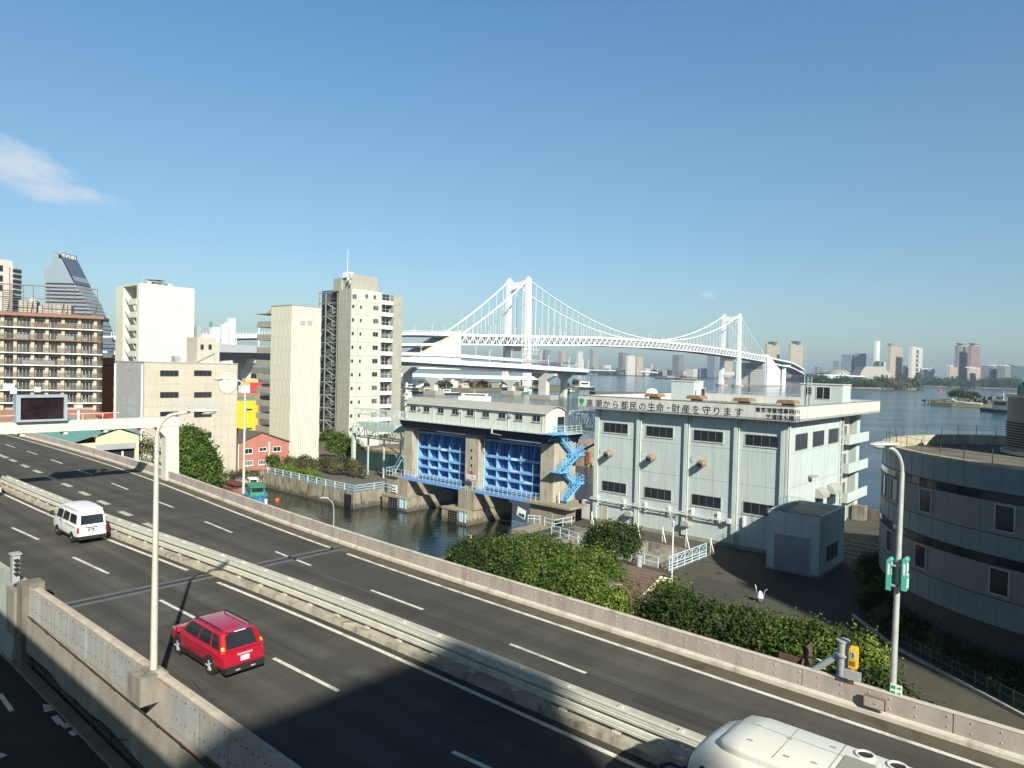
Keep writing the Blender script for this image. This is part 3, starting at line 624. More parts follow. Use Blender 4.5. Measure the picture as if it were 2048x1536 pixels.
# ---- post with slanting arm and brown sign backs (outside the far parapet)
GQ = 26.2; u, z = Pv(1687, 1277, GQ); z = z - .1
gp = thing('sign_pole', 'thick grey sign pole with a slanting arm behind the far parapet', 'sign pole', (u, GQ, 3.0))
G_ = MB(); G_.tube((u, GQ, 3), (u, GQ, z), .21, .19, 14); G_.tube((u, GQ, z), (u, GQ, z + .06), .23, .23, 14); G_.tube((u, GQ, z - .5), (u, GQ, z - .42), .25, .25, 14); part('column', G_, m_steel, gp, True)
ua, za = Pv(1600, 1356, GQ); part('arm', MB().tube((u, GQ, z - .40), (ua, GQ, za), .12, .11, 10), m_steel, gp, True)
ub, zb = Pv(1606, 1318, 26.9); ag_ = thing('sign_board', 'back of a brown sign board held by the slanting arm', 'sign', (ub, 26.9, zb))
Q = MB(); Q.prism([(26.3, zb - .5), (27.7, zb - .5), (27.7, zb + .42), (27.2, zb + .42)], ub + .02, ub + .08, 'x'); Q.box(ub - .9, ub - .06, 26.9, 26.95, zb - .55, zb + .0); part('board', Q, mat('brown_sign_back', (.11, .06, .045), .7, 0, .2, 3), ag_)
RB = MB(); RB.tube((ub + .1, 27, zb - .25), (ub + .75, 27.1, zb - .2), .04, n=6); RB.tube((ub + .1, 27, zb + .1), (ub + .6, 27.1, zb + .05), .04, n=6); part('stay', RB, m_steel, ag_)
# ================================================================ gantry with traffic board
m_gan = mat('cream_gantry_paint', (.66, .64, .54), .5, 0, .08, 1.5, streak=.12)
UG = -65.5
vr, zt = Pu(352, 833, UG); vb, zb = Pu(335, 871, UG)
gt = thing('sign_gantry', 'cream portal gantry over the expressway at the left', 'gantry', (UG, 29, 12))
ztop = zt; B = MB(); B.box(UG - .55, UG + .55, 0, vr, ztop - .85, ztop); 
part('beam', B, m_gan, gt)
B = MB(); hh_ = vr - 1.6; B.prism([(vr - .9, 3), (vr + .3, 3), (vr + .05, ztop - .85), (vr - 1.1, ztop - .85)], UG - .5, UG + .5, 'x'); B.prism([(vr - 1.9, ztop - .87), (vr - 1.1, ztop - .87), (vr - 1.05, ztop - 1.9)], UG - .48, UG + .48, 'x'); part('leg', B, m_gan, gt)
B = MB()
for k in range(9): B.box(UG - .45, UG + .45, vr - 3.2 - k * 3.0, vr - 2.9 - k * 3.0, ztop - 1.1, ztop - .85)
for y in np.arange(1, vr - 5, 1.5): B.tube((UG + .5, y, ztop), (UG + .5, y, ztop + .55), .03, n=5)
B.tube((UG + .5, 1, ztop + .55), (UG + .5, vr - 5, ztop + .55), .03, n=5)
part('bracket', B, m_gan, gt)
v0, z1 = Pu(31, 790, UG + .7); v1, z0 = Pu(133, 834, UG + .7); z0 = ztop + .05
tb = thing('traffic_board', 'unlit black message board in a grey frame on top of the gantry', 'message board', (UG + .7, (v0 + v1) / 2, z0))
B = MB(); B.box(UG + .1, UG + .9, v0, v0 + .3, z0, z1); B.box(UG + .1, UG + .9, v1 - .22, v1, z0, z1); B.box(UG + .1, UG + .9, v0 + .3, v1 - .22, z1 - .22, z1); B.box(UG + .1, UG + .9, v0 + .3, v1 - .22, z0, z0 + .16); B.box(UG + .1, UG + .3, v0 + .3, v1 - .22, z0 + .16, z1 - .22); part('frame', B, mat('blue_grey_frame', (.30, .36, .42), .5, 0, .1), tb)
part('screen', MB().box(UG + .3, UG + .7, v0 + .3, v1 - .22, z0 + .16, z1 - .22), mat('dark_red_black_screen', (.018, .008, .010), .3, 0, .8, 1.2), tb)
vc, zc = Pu(157, 825, UG)
cm = thing('traffic_camera', 'white traffic camera on a short post on the gantry', 'camera', (UG, vc, ztop)); part('post', MB().tube((UG, vc, ztop), (UG, vc, ztop + 1.0), .1, .07, 8), m_white, cm); B = MB(); B.box(UG - .5, UG + .3, vc - .2, vc + .2, ztop + 1.0, ztop + 1.35); B.box(UG - .55, UG + .4, vc - .25, vc + .25, ztop + 1.35, ztop + 1.39); part('housing', B, m_white, cm)
# ================================================================ vehicles
m_tyre = mat('tyre', (.018, .018, .018), .8, 0, .1)
m_rim = mat('alloy_rim', (.60, .60, .60), .3, .35, .05)
m_red = mat('red_car_paint', (.36, .009, .028), .3, 0, .03, coat=.7)
m_van = mat('van_white_paint', (.72, .72, .73), .35, 0, .03, coat=.5)
m_busw = mat('bus_white_paint', (.72, .71, .62), .32, 0, .04, coat=.5)
m_trim = mat('black_trim', (.02, .02, .022), .5, 0, .05)
m_tail = mat('tail_lamp_red', (.40, .012, .01), .7, 0, .1, spec=.2)
m_amber = mat('amber_lamp', (.85, .30, .03), .25)
m_plate = mat('licence_plate', (.75, .76, .72), .5)
def wheel(t, x, y, r, w, side, rimn=6):
    org = ORG[t.name]; P = MB(); s = side
    rings = []
    for rr, yy in ((r * .62, -.5), (r * .93, -.5), (r, -.36), (r, .36), (r * .93, .5), (r * .62, .5)):
        rings.append([(x + rr * math.cos(a), y + yy * w, r + rr * math.sin(a)) for a in np.arange(0, 2 * math.pi - .01, math.pi / 12)])
    P0 = MB(); m = 24; vs = [p for q in rings for p in q]; P0.add(vs, [(i * m + j, i * m + (j + 1) % m, (i + 1) * m + (j + 1) % m, (i + 1) * m + j) for i in range(5) for j in range(m)])
    wo_ = part('wheel', P0, m_tyre, t, True); R0 = MB(); yo = y + s * w * .40
    R0.add([(x + r * .66 * math.cos(a), y + s * w * .2, r + r * .66 * math.sin(a)) for a in np.arange(0, 6.28, .2618)], [tuple(range(24)) if s < 0 else tuple(range(23, -1, -1))])
    for k in range(rimn):
        a = 2 * math.pi * k / rimn; R0.bar((x + r * .1 * math.cos(a), yo, r + r * .1 * math.sin(a)), (x + r * .66 * math.cos(a), yo, r + r * .66 * math.sin(a)), r * .36, .03) if rimn else None
    R0.tube((x, yo - .02 * s, r), (x, yo + .03 * s, r), r * .2, n=10)
    part('rim', R0, m_rim, wo_)
def carbody(L, Wd, stations, n=14):
    """stations: (x, zlow, zhigh, halfwidth, roundness) along the length; returns a lofted shell"""
    mb = MB(); rings = []
    for x, z0, z1, hw, e in stations:
        ring = []; zc, hz = (z0 + z1) / 2, (z1 - z0) / 2
        for i in range(n * 2):
            a = math.pi * 2 * (i + .5) / (n * 2); ca, sa = math.cos(a), math.sin(a); p = 2 / e
            ring.append((x, hw * (abs(ca) ** p) * (1 if ca > 0 else -1), zc + hz * (abs(sa) ** p) * (1 if sa > 0 else -1)))
        rings.append(ring)
    return loft(mb, rings)
def place(t, u, v, z): x, y = XY(u, v); t.location = (x, y, z); t.rotation_euler = (0, 0, AG + math.pi)    # local +x is the driving direction (-u)
def quadpatch(pts, off=(0, 0, 0), t=.0):
    return MB().add([tuple(Vector(p) + Vector(off)) for p in pts], [tuple(range(len(pts)))])
def trapbox(mb, a, b, c):  pass
def cabin(mb, lo, hi):        # frustum from a low rectangle (x0,x1,hw,z) with four corners to a high one; slightly crowned roof
    (x0, x1, w0, z0), (X0, X1, w1, z1) = lo, hi
    rings = []
    for f in (0, .5, .85, .96, 1.0):
        g = f; inset = (0, 0, 0, .04, .12)[(0, .5, .85, .96, 1.0).index(f)]
        a0 = x0 + (X0 - x0) * g + inset; a1 = x1 + (X1 - x1) * g - inset; w = w0 + (w1 - w0) * g - inset * .7; z = z0 + (z1 - z0) * g
        rings.append([(a0, -w + .03, z), (a0 + .05, -w, z), (a1 - .05, -w, z), (a1, -w + .03, z), (a1 + .03, 0, z), (a1, w - .03, z), (a1 - .05, w, z), (a0 + .05, w, z), (a0, w - .03, z), (a0 - .03, 0, z)])
    m = 10; vs = [p for r in rings for p in r]
    mb.add(vs, [(i * m + j, i * m + (j + 1) % m, (i + 1) * m + (j + 1) % m, (i + 1) * m + j) for i in range(4) for j in range(m)] + [tuple(range(4 * m, 5 * m)), tuple(range(m - 1, -1, -1))])
def side_pt(lo, hi, fx, f, s, off=.012):   # point on cabin side: fx 0 rear..1 front, f 0 low..1 high
    (x0, x1, w0, z0), (X0, X1, w1, z1) = lo, hi
    a0 = x0 + (X0 - x0) * f; a1 = x1 + (X1 - x1) * f; return (a0 + (a1 - a0) * fx, s * (w0 + (w1 - w0) * f + off), z0 + (z1 - z0) * f)
def end_pt(lo, hi, end, fy, f, off=.04):   # end 0 rear, 1 front; fy -1..1
    (x0, x1, w0, z0), (X0, X1, w1, z1) = lo, hi
    x = (x0 + (X0 - x0) * f - off) if end == 0 else (x1 + (X1 - x1) * f + off); w = w0 + (w1 - w0) * f; return (x, fy * w, z0 + (z1 - z0) * f)
def plate_from(pts, n_out, t=.012):  # thin solid patch
    n_out = Vector(n_out); a = [Vector(p) for p in pts]; b = [p + n_out * t for p in a]; n = len(a)
    return MB().add(a + b, [tuple(range(n)), tuple(range(2 * n - 1, n - 1, -1))] + [(i, n + i, n + (i + 1) % n, (i + 1) % n) for i in range(n)])
# ---------------------------------------------------------------- red car (compact off-roader)
def red_car():
    t = thing('car', 'glossy red off-road car with roof rails and white licence plate in the near lane', 'car', (0, 0, 0)); W2 = .89
    st = [(-2.30, .42, .80, .70, 3), (-2.27, .36, .98, .83, 4), (-2.1, .32, 1.05, .88, 5), (-1.2, .30, 1.08, .89, 6), (0, .30, 1.07, .89, 6), (.9, .30, 1.05, .89, 6), (1.35, .30, 1.04, .88, 5), (1.9, .32, .98, .86, 4), (2.15, .34, .92, .80, 4), (2.28, .42, .80, .66, 3)]
    part('body', carbody(4.6, 1.78, st), m_red, t, True)
    lo, hi = (-2.10, 1.32, .86, 1.02), (-1.72, .50, .66, 1.68); C_ = MB(); cabin(C_, lo, hi); part('cabin', C_, m_red, t, True)
    sk = MB()
    for s in (-1, 1): sk.box(-1.0, 1.0, s * .80, s * .905, .24, .42)
    sk.box(-2.36, -2.0, -.80, .80, .26, .50); sk.box(2.0, 2.34, -.74, .74, .24, .48); sk.box(-2.0, 2.0, -.7, .7, .2, .34); part('black_skirt', sk, m_trim, t)
    for x in (-1.30, 1.33):
        for s in (-1, 1): part('wheel_arch', MB().tube((x, s * .70, .36), (x, s * .902, .36), .40, n=20), m_trim, t)
    for x in (-1.30, 1.33):
        for s in (-1, 1): wheel(t, x, s * .80, .35, .23, s, 5)
    for s in (-1, 1):
        for a, b, c, d, f0, f1 in ((.03, .22, .06, .23, .12, .84), (.26, .54, .26, .57, .12, .84), (.57, .93, .60, .95, .12, .84)):
            pts = [side_pt(lo, hi, a, f0, s), side_pt(lo, hi, b, f0, s), side_pt(lo, hi, d, f1, s), side_pt(lo, hi, c, f1, s)]
            part('side_window', plate_from(pts, (0, s, .2)), m_glass, t)
        rr = MB(); rr.path([(-1.62, s * .60, 1.66), (-1.5, s * .60, 1.745), (.3, s * .60, 1.745), (.46, s * .60, 1.64)], .028, 6); part('roof_rail', rr, m_trim, t)
        mr = MB(); mr.box(1.0, 1.14, s * .88, s * 1.08, 1.06, 1.24); part('door_mirror', mr, m_red, t)
        tl = MB(); tl.add([(-2.17 + k * .098, s * (.80 - .045 * k), 1.0 + k * .17) for k in range(4)] + [(-2.17 + k * .098, s * (.89 - .05 * k), 1.0 + k * .17) for k in range(4)], [(k, k + 1, k + 5, k + 4) for k in range(3)])
        L_ = part('tail_light', plate_from([(-2.175, s * .73, .98), (-2.10, s * .875, .98), (-1.80, s * .70, 1.60), (-1.86, s * .60, 1.60)], (-.9, s * .25, .3), .035), m_tail, t)
        part('indicator', plate_from([(-2.13, s * .745, 1.10), (-2.07, s * .845, 1.10), (-2.00, s * .815, 1.22), (-2.05, s * .72, 1.22)], (-.95, s * .2, .3), .05), m_amber, L_)
        dh = MB(); dh.box(.30, .48, s * .885, s * .915, .88, .91); dh.box(-.62, -.44, s * .885, s * .915, .88, .91); part('door_handle', dh, m_red, t)
        for xs_ in (-.55, .62): part('door_seam', MB().box(xs_, xs_ + .02, s * .885, s * .8955, .45, 1.02), m_trim, t)
        ex = MB(); ex.box(-2.38, -2.34, s * .22, s * .40, .33, .37); part('exhaust_trim', ex, m_rim, t)
    part('rear_window', plate_from([end_pt(lo, hi, 0, -.76, .12), end_pt(lo, hi, 0, .76, .12), end_pt(lo, hi, 0, .80, .84), end_pt(lo, hi, 0, -.80, .84)], (-1, 0, .5)), m_glass, t)
    part('windscreen', plate_from([end_pt(lo, hi, 1, -.82, .1), end_pt(lo, hi, 1, .82, .1), end_pt(lo, hi, 1, .84, .9), end_pt(lo, hi, 1, -.84, .9)], (1, 0, .8)), m_glass, t)
    lp = part('licence_plate', MB().box(-2.335, -2.30, -.17, .17, .64, .82), m_plate, t)
    sp = MB(); sp.box(-1.90, -1.62, -.5, .5, 1.655, 1.69); part('spoiler', sp, m_red, t); part('brake_lamp', MB().box(-1.915, -1.90, -.24, .24, 1.655, 1.685), m_wh2, t)
    ch = MB(); ch.box(-2.325, -2.28, -.30, .30, .88, .93); part('chrome_strip', ch, m_rim, t)
    wp = MB(); wp.tube((-2.12, .1, 1.1), (-1.96, -.3, 1.36), .012, n=5); part('wiper', wp, m_trim, t)
    hl = MB()
    for s in (-1, 1): hl.box(2.1, 2.26, s * .45, s * .72, .68, .84)
    part('headlight', hl, m_plate, t)
    return t
rc = red_car(); place(rc, -25.0, 12.35, ZR); rc.scale = (.95, .90, .90)
# ---------------------------------------------------------------- white high-roof van
def van():
    t = thing('van', 'white high-roof van with a black number plate beside the median guardrail', 'van', (0, 0, 0))
    st = [(-2.38, .55, 1.1, .70, 3), (-2.35, .42, 1.20, .82, 6), (-2.2, .38, 1.25, .85, 8), (0, .36, 1.25, .85, 8), (1.7, .36, 1.25, .85, 7), (2.1, .38, 1.15, .83, 5), (2.32, .42, 1.02, .78, 4), (2.38, .5, .9, .68, 3)]
    part('body', carbody(4.7, 1.69, st), m_van, t, True)
    lo, hi = (-2.33, 2.05, .84, 1.10), (-2.16, 1.15, .70, 2.02); C_ = MB(); cabin(C_, lo, hi)
    rs = [(-2.2, 1.9, 2.05, .55, 3), (-2.1, 1.85, 2.18, .70, 3), (-1.0, 1.85, 2.26, .74, 3), (.2, 1.85, 2.25, .74, 3), (.85, 1.85, 2.16, .68, 3), (1.15, 1.86, 2.02, .5, 2.5)]
    part('cabin', C_, m_van, t, True); part('raised_roof', carbody(0, 0, rs), m_van, t, True)
    sk = MB(); sk.box(-2.44, -2.2, -.82, .82, .32, .52); sk.box(-1.9, 2.1, -.72, .72, .24, .40); part('bumper', sk, m_trim, t)
    for x in (-1.35, 1.30):
        for s in (-1, 1): part('wheel_arch', MB().tube((x, s * .66, .34), (x, s * .862, .34), .36, n=20), m_trim, t)
    for x in (-1.35, 1.30):
        for s in (-1, 1): wheel(t, x, s * .76, .31, .2, s, 0)
    for s in (-1, 1):
        for a, b, c, d in ((.05, .33, .06, .35), (.38, .62, .40, .66), (.66, .90, .72, .95)):
            pts = [side_pt(lo, hi, a, .16, s), side_pt(lo, hi, b, .16, s), side_pt(lo, hi, d, .74, s), side_pt(lo, hi, c, .74, s)]
            part('side_window', plate_from(pts, (0, s, .15)), m_glass, t)
        mr = MB(); mr.box(1.75, 1.9, s * .92, s * 1.10, 1.25, 1.52); mr.tube((1.7, s * .82, 1.3), (1.82, s * .95, 1.36), .025, n=5); part('door_mirror', mr, m_trim, t)
        part('tail_light', MB().box(-2.39, -2.28, s * .765, s * .852, .72, 1.06), m_tail, t)
        tr = MB(); tr.box(-1.9, -.2, s * .845, s * .862, 1.0, 1.03); tr.box(.5, .515, s * .845, s * .86, .5, 1.2); tr.box(.62, .78, s * .85, s * .88, 1.08, 1.12); part('door_trim', tr, m_trim, t)
    part('rear_window', plate_from([end_pt(lo, hi, 0, -.80, .14), end_pt(lo, hi, 0, .80, .14), end_pt(lo, hi, 0, .84, .72), end_pt(lo, hi, 0, -.84, .72)], (-1, 0, .2)), m_glass, t)
    part('windscreen', plate_from([end_pt(lo, hi, 1, -.82, .1), end_pt(lo, hi, 1, .82, .1), end_pt(lo, hi, 1, .84, .8), end_pt(lo, hi, 1, -.84, .8)], (1, 0, .8)), m_glass, t)
    part('licence_plate', MB().box(-2.405, -2.37, -.10, .24, .78, .95), m_trim, t)
    part('plate_garnish', MB().box(-2.40, -2.36, -.3, .42, 1.0, 1.05), m_trim, t)
    dg = MB(); dg.box(-2.41, -2.404, -.05, .2, .81, .86); dg.box(-2.41, -2.404, -.0, .16, .89, .92); part('plate_writing', dg, m_wh2, t)
    part('wiper', MB().tube((-2.38, .02, 1.2), (-2.36, .28, 1.32), .014, n=5), m_trim, t)
    return t
vn = van(); place(vn, -47.9, 14.95, ZR); vn.scale = (.97, .93, .96)
# ---------------------------------------------------------------- white saloon leaving the frame
def saloon():
    t = thing('car', 'pale saloon car cut off by the left edge ahead of the white van', 'car', (0, 0, 0))
    st = [(-2.25, .5, .85, .66, 3), (-2.2, .38, .98, .80, 5), (-1.6, .3, 1.02, .84, 6), (1.3, .3, .98, .84, 6), (2.1, .34, .85, .78, 4), (2.25, .4, .7, .6, 3)]
    part('body', carbody(4.5, 1.7, st), m_van, t, True); lo, hi = (-1.75, 1.2, .80, .96), (-1.15, .4, .62, 1.40); C_ = MB(); cabin(C_, lo, hi); part('cabin', C_, m_glass, t, True)
    part('roof', MB().box(-1.1, .35, -.58, .58, 1.385, 1.42), m_van, t)
    for x in (-1.3, 1.35):
        for s in (-1, 1): wheel(t, x, s * .76, .3, .19, s, 5)
    for s in (-1, 1): part('tail_light', MB().box(-2.27, -2.15, s * .48, s * .80, .72, .88), m_tail, t)
    part('bumper', MB().box(-2.32, -2.1, -.80, .80, .34, .55), m_van, t)
    return t
cr = saloon(); place(cr, -67.9, 15.0 - .75, ZR)
# ---------------------------------------------------------------- bus
def bus():
    t = thing('bus', 'white small coach with roof fans at the bottom right, only roof and black windows showing', 'bus', (0, 0, 0)); HWB = 1.15
    def ring(x, hw, z0, z1, ch):
        e = [(x, -hw, z0), (x, -hw, z1 - ch), (x, -hw + ch * .12, z1 - ch * .62), (x, -hw + ch * .38, z1 - ch * .3), (x, -hw + ch * .9, z1 - ch * .08), (x, 0, z1)]
        return (e + [(p[0], -p[1], p[2]) for p in e[:-1][::-1]])[::-1]
    B = MB(); loft(B, [ring(-3.6, 1.05, .5, 2.85, .3), ring(-3.5, HWB, .4, 3.0, .3), ring(2.3, HWB, .4, 3.04, .32), ring(2.9, HWB * .99, .4, 3.0, .38), ring(3.25, HWB * .95, .45, 2.88, .45), ring(3.48, HWB * .86, .5, 2.68, .5), ring(3.6, HWB * .74, .55, 2.4, .5), ring(3.64, HWB * .7, .6, 2.1, .4)]); part('body', B, m_busw, t, True)
    R1 = MB(); loft(R1, [ring(-3.2, .72, 2.9, 3.14, .08), ring(-3.05, .92, 2.9, 3.18, .1), ring(2.35, .92, 2.9, 3.18, .1), ring(2.75, .84, 2.9, 3.15, .1), ring(2.92, .66, 2.9, 3.04, .1)]); part('roof_unit', R1, m_busw, t, True)
    for x in (.32, -.28):
        for s in (-1, 1):
            V = MB(); V.lathe((x, s * .64, 3.155), [(.19, 0), (.19, .06), (.15, .06), (.14, .03)], 20, cap=False); f = part('fan_vent', V, m_busw, t, True); V = MB(); V.add([(x + .145 * math.cos(a), s * .64 + .145 * math.sin(a), 3.19) for a in np.arange(0, 6.28, .3142)], [tuple(range(20))]); part('fan_grille', V, m_trim, f)
    for x in (.04, -.66): part('intake_grille', MB().box(x, x + .58, -.36, .36, 3.175, 3.195), mat('intake_grey', (.26, .26, .22), .7, 0, .1), t)
    SM = MB(); SM.box(.72, .735, -.8, .8, 3.182, 3.188); SM.box(1.7, 1.712, -.8, .8, 3.182, 3.188); SM.box(-3.0, 2.6, -.30, -.288, 3.182, 3.188); part('roof_seam', SM, m_concl, t)
    H = MB()
    for x, y in ((2.3, .45), (1.7, -.2), (1.5, .55), (1.0, .4), (2.4, -.3), (.9, -.5)): H.box(x - .05, x + .05, y - .015, y + .015, 3.18, 3.205)
    part('lug', H, m_concl, t)
    for s in (-1, 1):
        part('drip_rail', MB().box(-3.4, 2.6, s * 1.125, s * 1.165, 2.70, 2.73), m_concl, t)
        for k in range(5): part('side_window', MB().box(-3.3 + k * 1.14, -2.2 + k * 1.14, s * 1.15, s * 1.16, 1.5, 2.55), m_glass, t)
        part('front_side_window', MB().box(2.45, 3.1, s * 1.10, s * 1.155, 1.3, 2.6), m_trim, t)
    ws = MB(); ws.box(3.45, 3.66, -.8, .8, 1.2, 2.25); part('windscreen', ws, m_glass, t)
    for x in (-2.2, 2.1):
        for s in (-1, 1): wheel(t, x, s * .98, .42, .24, s, 0)
    for s in (1,):
        M_ = MB(); M_.path([(3.4, s * 1.0, 2.3), (3.75, s * 1.25, 2.45), (3.95, s * 1.3, 2.35)], .035, 6); M_.box(3.88, 4.0, s * 1.18, s * 1.42, 1.85, 2.35); part('door_mirror', M_, m_trim, t)
    return t
bs = bus(); place(bs, -3.4, 15.05, ZR)
# ================================================================ flood gate
m_rblue = mat('flood_gate_rib_blue', (.20, .40, .64), .5, 0, .1, 1.2, streak=.1)
m_blue = mat('flood_gate_blue', (.05, .155, .40), .5, 0, .12, 1.2, streak=.12)
m_lblue = mat('light_blue_railing_paint', (.46, .62, .72), .5, 0, .1)
m_lblue2 = mat('walkway_blue', (.16, .32, .62), .5, 0, .1, 2)
m_sheet = mat('off_white_sheet_cladding', (.58, .58, .52), .6, 0, .06, .8, streak=.12)
m_roofg = mat('grey_sheet_roof', (.36, .36, .32), .6, .1, .08, .8)
m_deck = mat('navy_deck_steel', (.02, .025, .05), .6, .1, .15, 1)
GV = 74.0
def gu(px, py=900, v=GV): return Pv(px, py, v)[0]
def gz(px, py, v=GV): return Pv(px, py, v)[1]
UL, UR = gu(808), gu(1108); ZE = gz(1092, 826); ZF = gz(1085, 866); ZW = gz(1075, 1003, GV - .8)
gate = thing('flood_gate', 'concrete flood gate with two tall blue sluice leaves and a long gatehouse across the canal', 'flood gate', (-70, GV, 0))
uc0, uc1 = gu(931), gu(957)
uls, urs = gu(824), gu(1082)
for a, b in ((UL, uls), (uc0, uc1), (urs, UR)):
    B = MB(); B.box(a, b, GV, GV + 4.2, ZW - .6, ZF - .9)
    B.box(a + .3, b - .3 if b != uls else b - .1, GV + 4.2, GV + 5.4, ZW - .6, ZF - .9)
    part('pier', B, mat('tan_pier_concrete', (.41, .375, .29), .9, 0, .12, .5, streak=.28, bump=.15, stain=(.12, .09, .05), stain_amt=.5, fine=.06), gate)
bu = [(gu(768, 1000, GV - 1.6), gu(818, 1000, GV - 1.6)), (gu(886, 1000, GV - 1.8), gu(936, 1000, GV - 1.8)), (gu(1062, 1030), UR + 5)]
for k, (a, b) in enumerate(bu[:2]):
    B = MB(); B.box(a, b, GV - 2.0, GV + 8, -3, 2.1); B.box(a - .1, b + .1, GV - 2.1, GV - 1.2, 1.85, 2.15)
    part('pier_base', B, m_conct, gate)
    B = MB(); s0 = (UL - 3.2, uls) if k == 0 else (uc0 - .5, uc1 + .1); B.box(s0[0], s0[1], GV - .8, GV + 7, 2.1, ZW - .25); part('lower_pier', B, m_conct, gate)
    B = MB(); w = (b - a); B.box(a + w * .30, a + w * .62, GV - 2.16, GV - 2.0, .0, 1.75); f_ = part('rubber_fender', B, m_black, gate)
    S = MB()
    for i in range(3):
        for j in range(4): S.box(a + w * (.34 + .1 * i), a + w * (.36 + .1 * i), GV - 2.19, GV - 2.16, .35 + .36 * j, .42 + .36 * j)
    part('fender_bolt', S, m_steel, f_)
    S = MB()
    for q in (.72, .80, .93): S.box(a + w * q, a + w * (q + .05), GV - 2.1, GV - 2.0, .45, 2.2)
    part('mooring_pile', S, mat('pale_blue_pile', (.42, .62, .74), .5, 0, .15, 3), gate)
    L_ = MB(); xx = s0[0] + (s0[1] - s0[0]) * .45
    for q in (0, .45): L_.tube((xx + q, GV - .86, 2.1), (xx + q, GV - .86, ZW - .1), .03, n=5)
    for q in np.arange(2.3, ZW - .2, .32): L_.tube((xx, GV - .86, q), (xx + .45, GV - .86, q), .025, n=5)
    part('ladder', L_, m_steel, gate)
B = MB(); B.box(UR - 3.2, UR + .6, GV - .8, GV + 6, -3, ZW - .25); B.box(UR - 3.6, UR + 3.9, GV - 1.4, GV + 2.4, ZW - .28, ZW); B.prism([(UR - 2.0, 3), (UR + 2.6, 3), (UR + 3.2, ZW - .28), (UR - 2.8, ZW - .28)], GV - .7, GV + .9, 'y'); part('lower_pier', B, m_conct, gate)
for (a, b, px) in ((uls, uc0, (848, 859, 878, 898.5, 918, 931)), (uc1, urs, (973, 990, 1014, 1036, 1060, 1082))):       # the two sluice leaves
    zt_, zb_ = 12.55, 5.3; L_ = MB(); L_.box(a + .02, b - .02, GV + 2.2, GV + 2.35, zb_, zt_); g = part('gate_leaf', L_, m_blue, gate)
    for k in range(22):
        pass
    R0 = MB(); rows = [zt_ - .12, 10.05, 8.3, 6.95, 5.55]
    for r in rows: R0.box(a + .05, b - .05, GV + 1.25, GV + 2.2, r - .22, r + .12)
    part('girder', R0, m_rblue, g)
    n = 5
    for i in range(n + 1):
        R1 = MB(); x = a + .1 + (b - a - .3) * i / n
        for r0, r1 in zip(rows[1:], rows[:-1]):
            d = 1.3
            R1.prism([(GV + 2.2, r0 + .12), (GV + 1.3, r0 + .12), (GV + (1.3 if r0 != rows[1] else 1.35), (r1 - .22) if r0 != rows[1] else r0 + .9), (GV + (1.3 if r0 != rows[1] else 2.0), r1 - .22), (GV + 2.2, r1 - .22)], x, x + .12, 'x')
        part('rib', R1, m_rblue, g)
    R2 = MB()
    for i in range(n):
        for q in (.33, .66):
            x = a + .1 + (b - a - .3) * (i + q) / n; R2.box(x, x + .1, GV + 1.95, GV + 2.2, zb_, zt_)
    part('stiffener', R2, m_blue, g)
    for sx in (a + .12, b - .25): part('guide_rail', MB().box(sx, sx + .12, GV + 1.0, GV + 1.15, ZW, ZF - .9), m_lblue, gate)
    WM = MB(); xm = (a + b) / 2
    WM.box(xm - .5, xm + .5, GV + 1.22, GV + 1.25, 9.85, 10.15)
    for ox, oz in ((0, 8.3), (-2.2, 6.95), (2.6, 6.95)): WM.box(xm + ox - .7, xm + ox + .7, GV + 1.22, GV + 1.25, oz - .05, oz + .10)
    part('white_label', WM, m_wh2, g)
    # opening behind leaf is dark water passage; walkway in front
    K = MB(); K.box(a - 1.6 if a == uls else a - .3, b + .1 if b != urs else b + .5, GV - .82, GV - .70, ZW - .42, ZW - .02); K.box(a - 1.6 if a == uls else a - .3, b + .1 if b != urs else b + .5, GV - .70, GV + .5, ZW - .12, ZW - .02); wk = part('walkway_girder', K, m_lblue2, gate)
    H = MB(); u0, u1 = (a - 1.6 if a == uls else a - .3), (b + .1 if b != urs else b + .5)
    for z in (.5, 1.05): H.tube((u0, GV - .78, ZW + z), (u1, GV - .78, ZW + z), .03, n=5)
    for x in np.arange(u0, u1 + .01, .85): H.tube((x, GV - .78, ZW - .1), (x, GV - .78, ZW + 1.05), .03, n=5)
    part('handrail', H, m_lblue, wk)
# windows slits and sign on the centre pier
for py in (901, 916, 931, 945): z = gz(944, py); x = gu(943, py); part('slit_window', MB().box(x - .14, x + .14, GV - .03, GV + .02, z - .2, z + .2), m_glass, gate)
x0, z1 = Pv(934, 948, GV - .9); x1, z0 = Pv(951, 960, GV - .9)
nb_ = part('notice_board', MB().box(x0, x1, GV - .95, GV - .9, z0, z1), m_wh2, gate)
rd = mat('sign_red', (.62, .05, .03), .5)
t_ = text('危険', .62, rd, nb_, 'v', GV - .955, x0 + .2, z0 + .62, ext=.004); text('立入禁止', .42, m_blk, nb_, 'v', GV - .955, x0 + .1, z0 + .12, ext=.004)
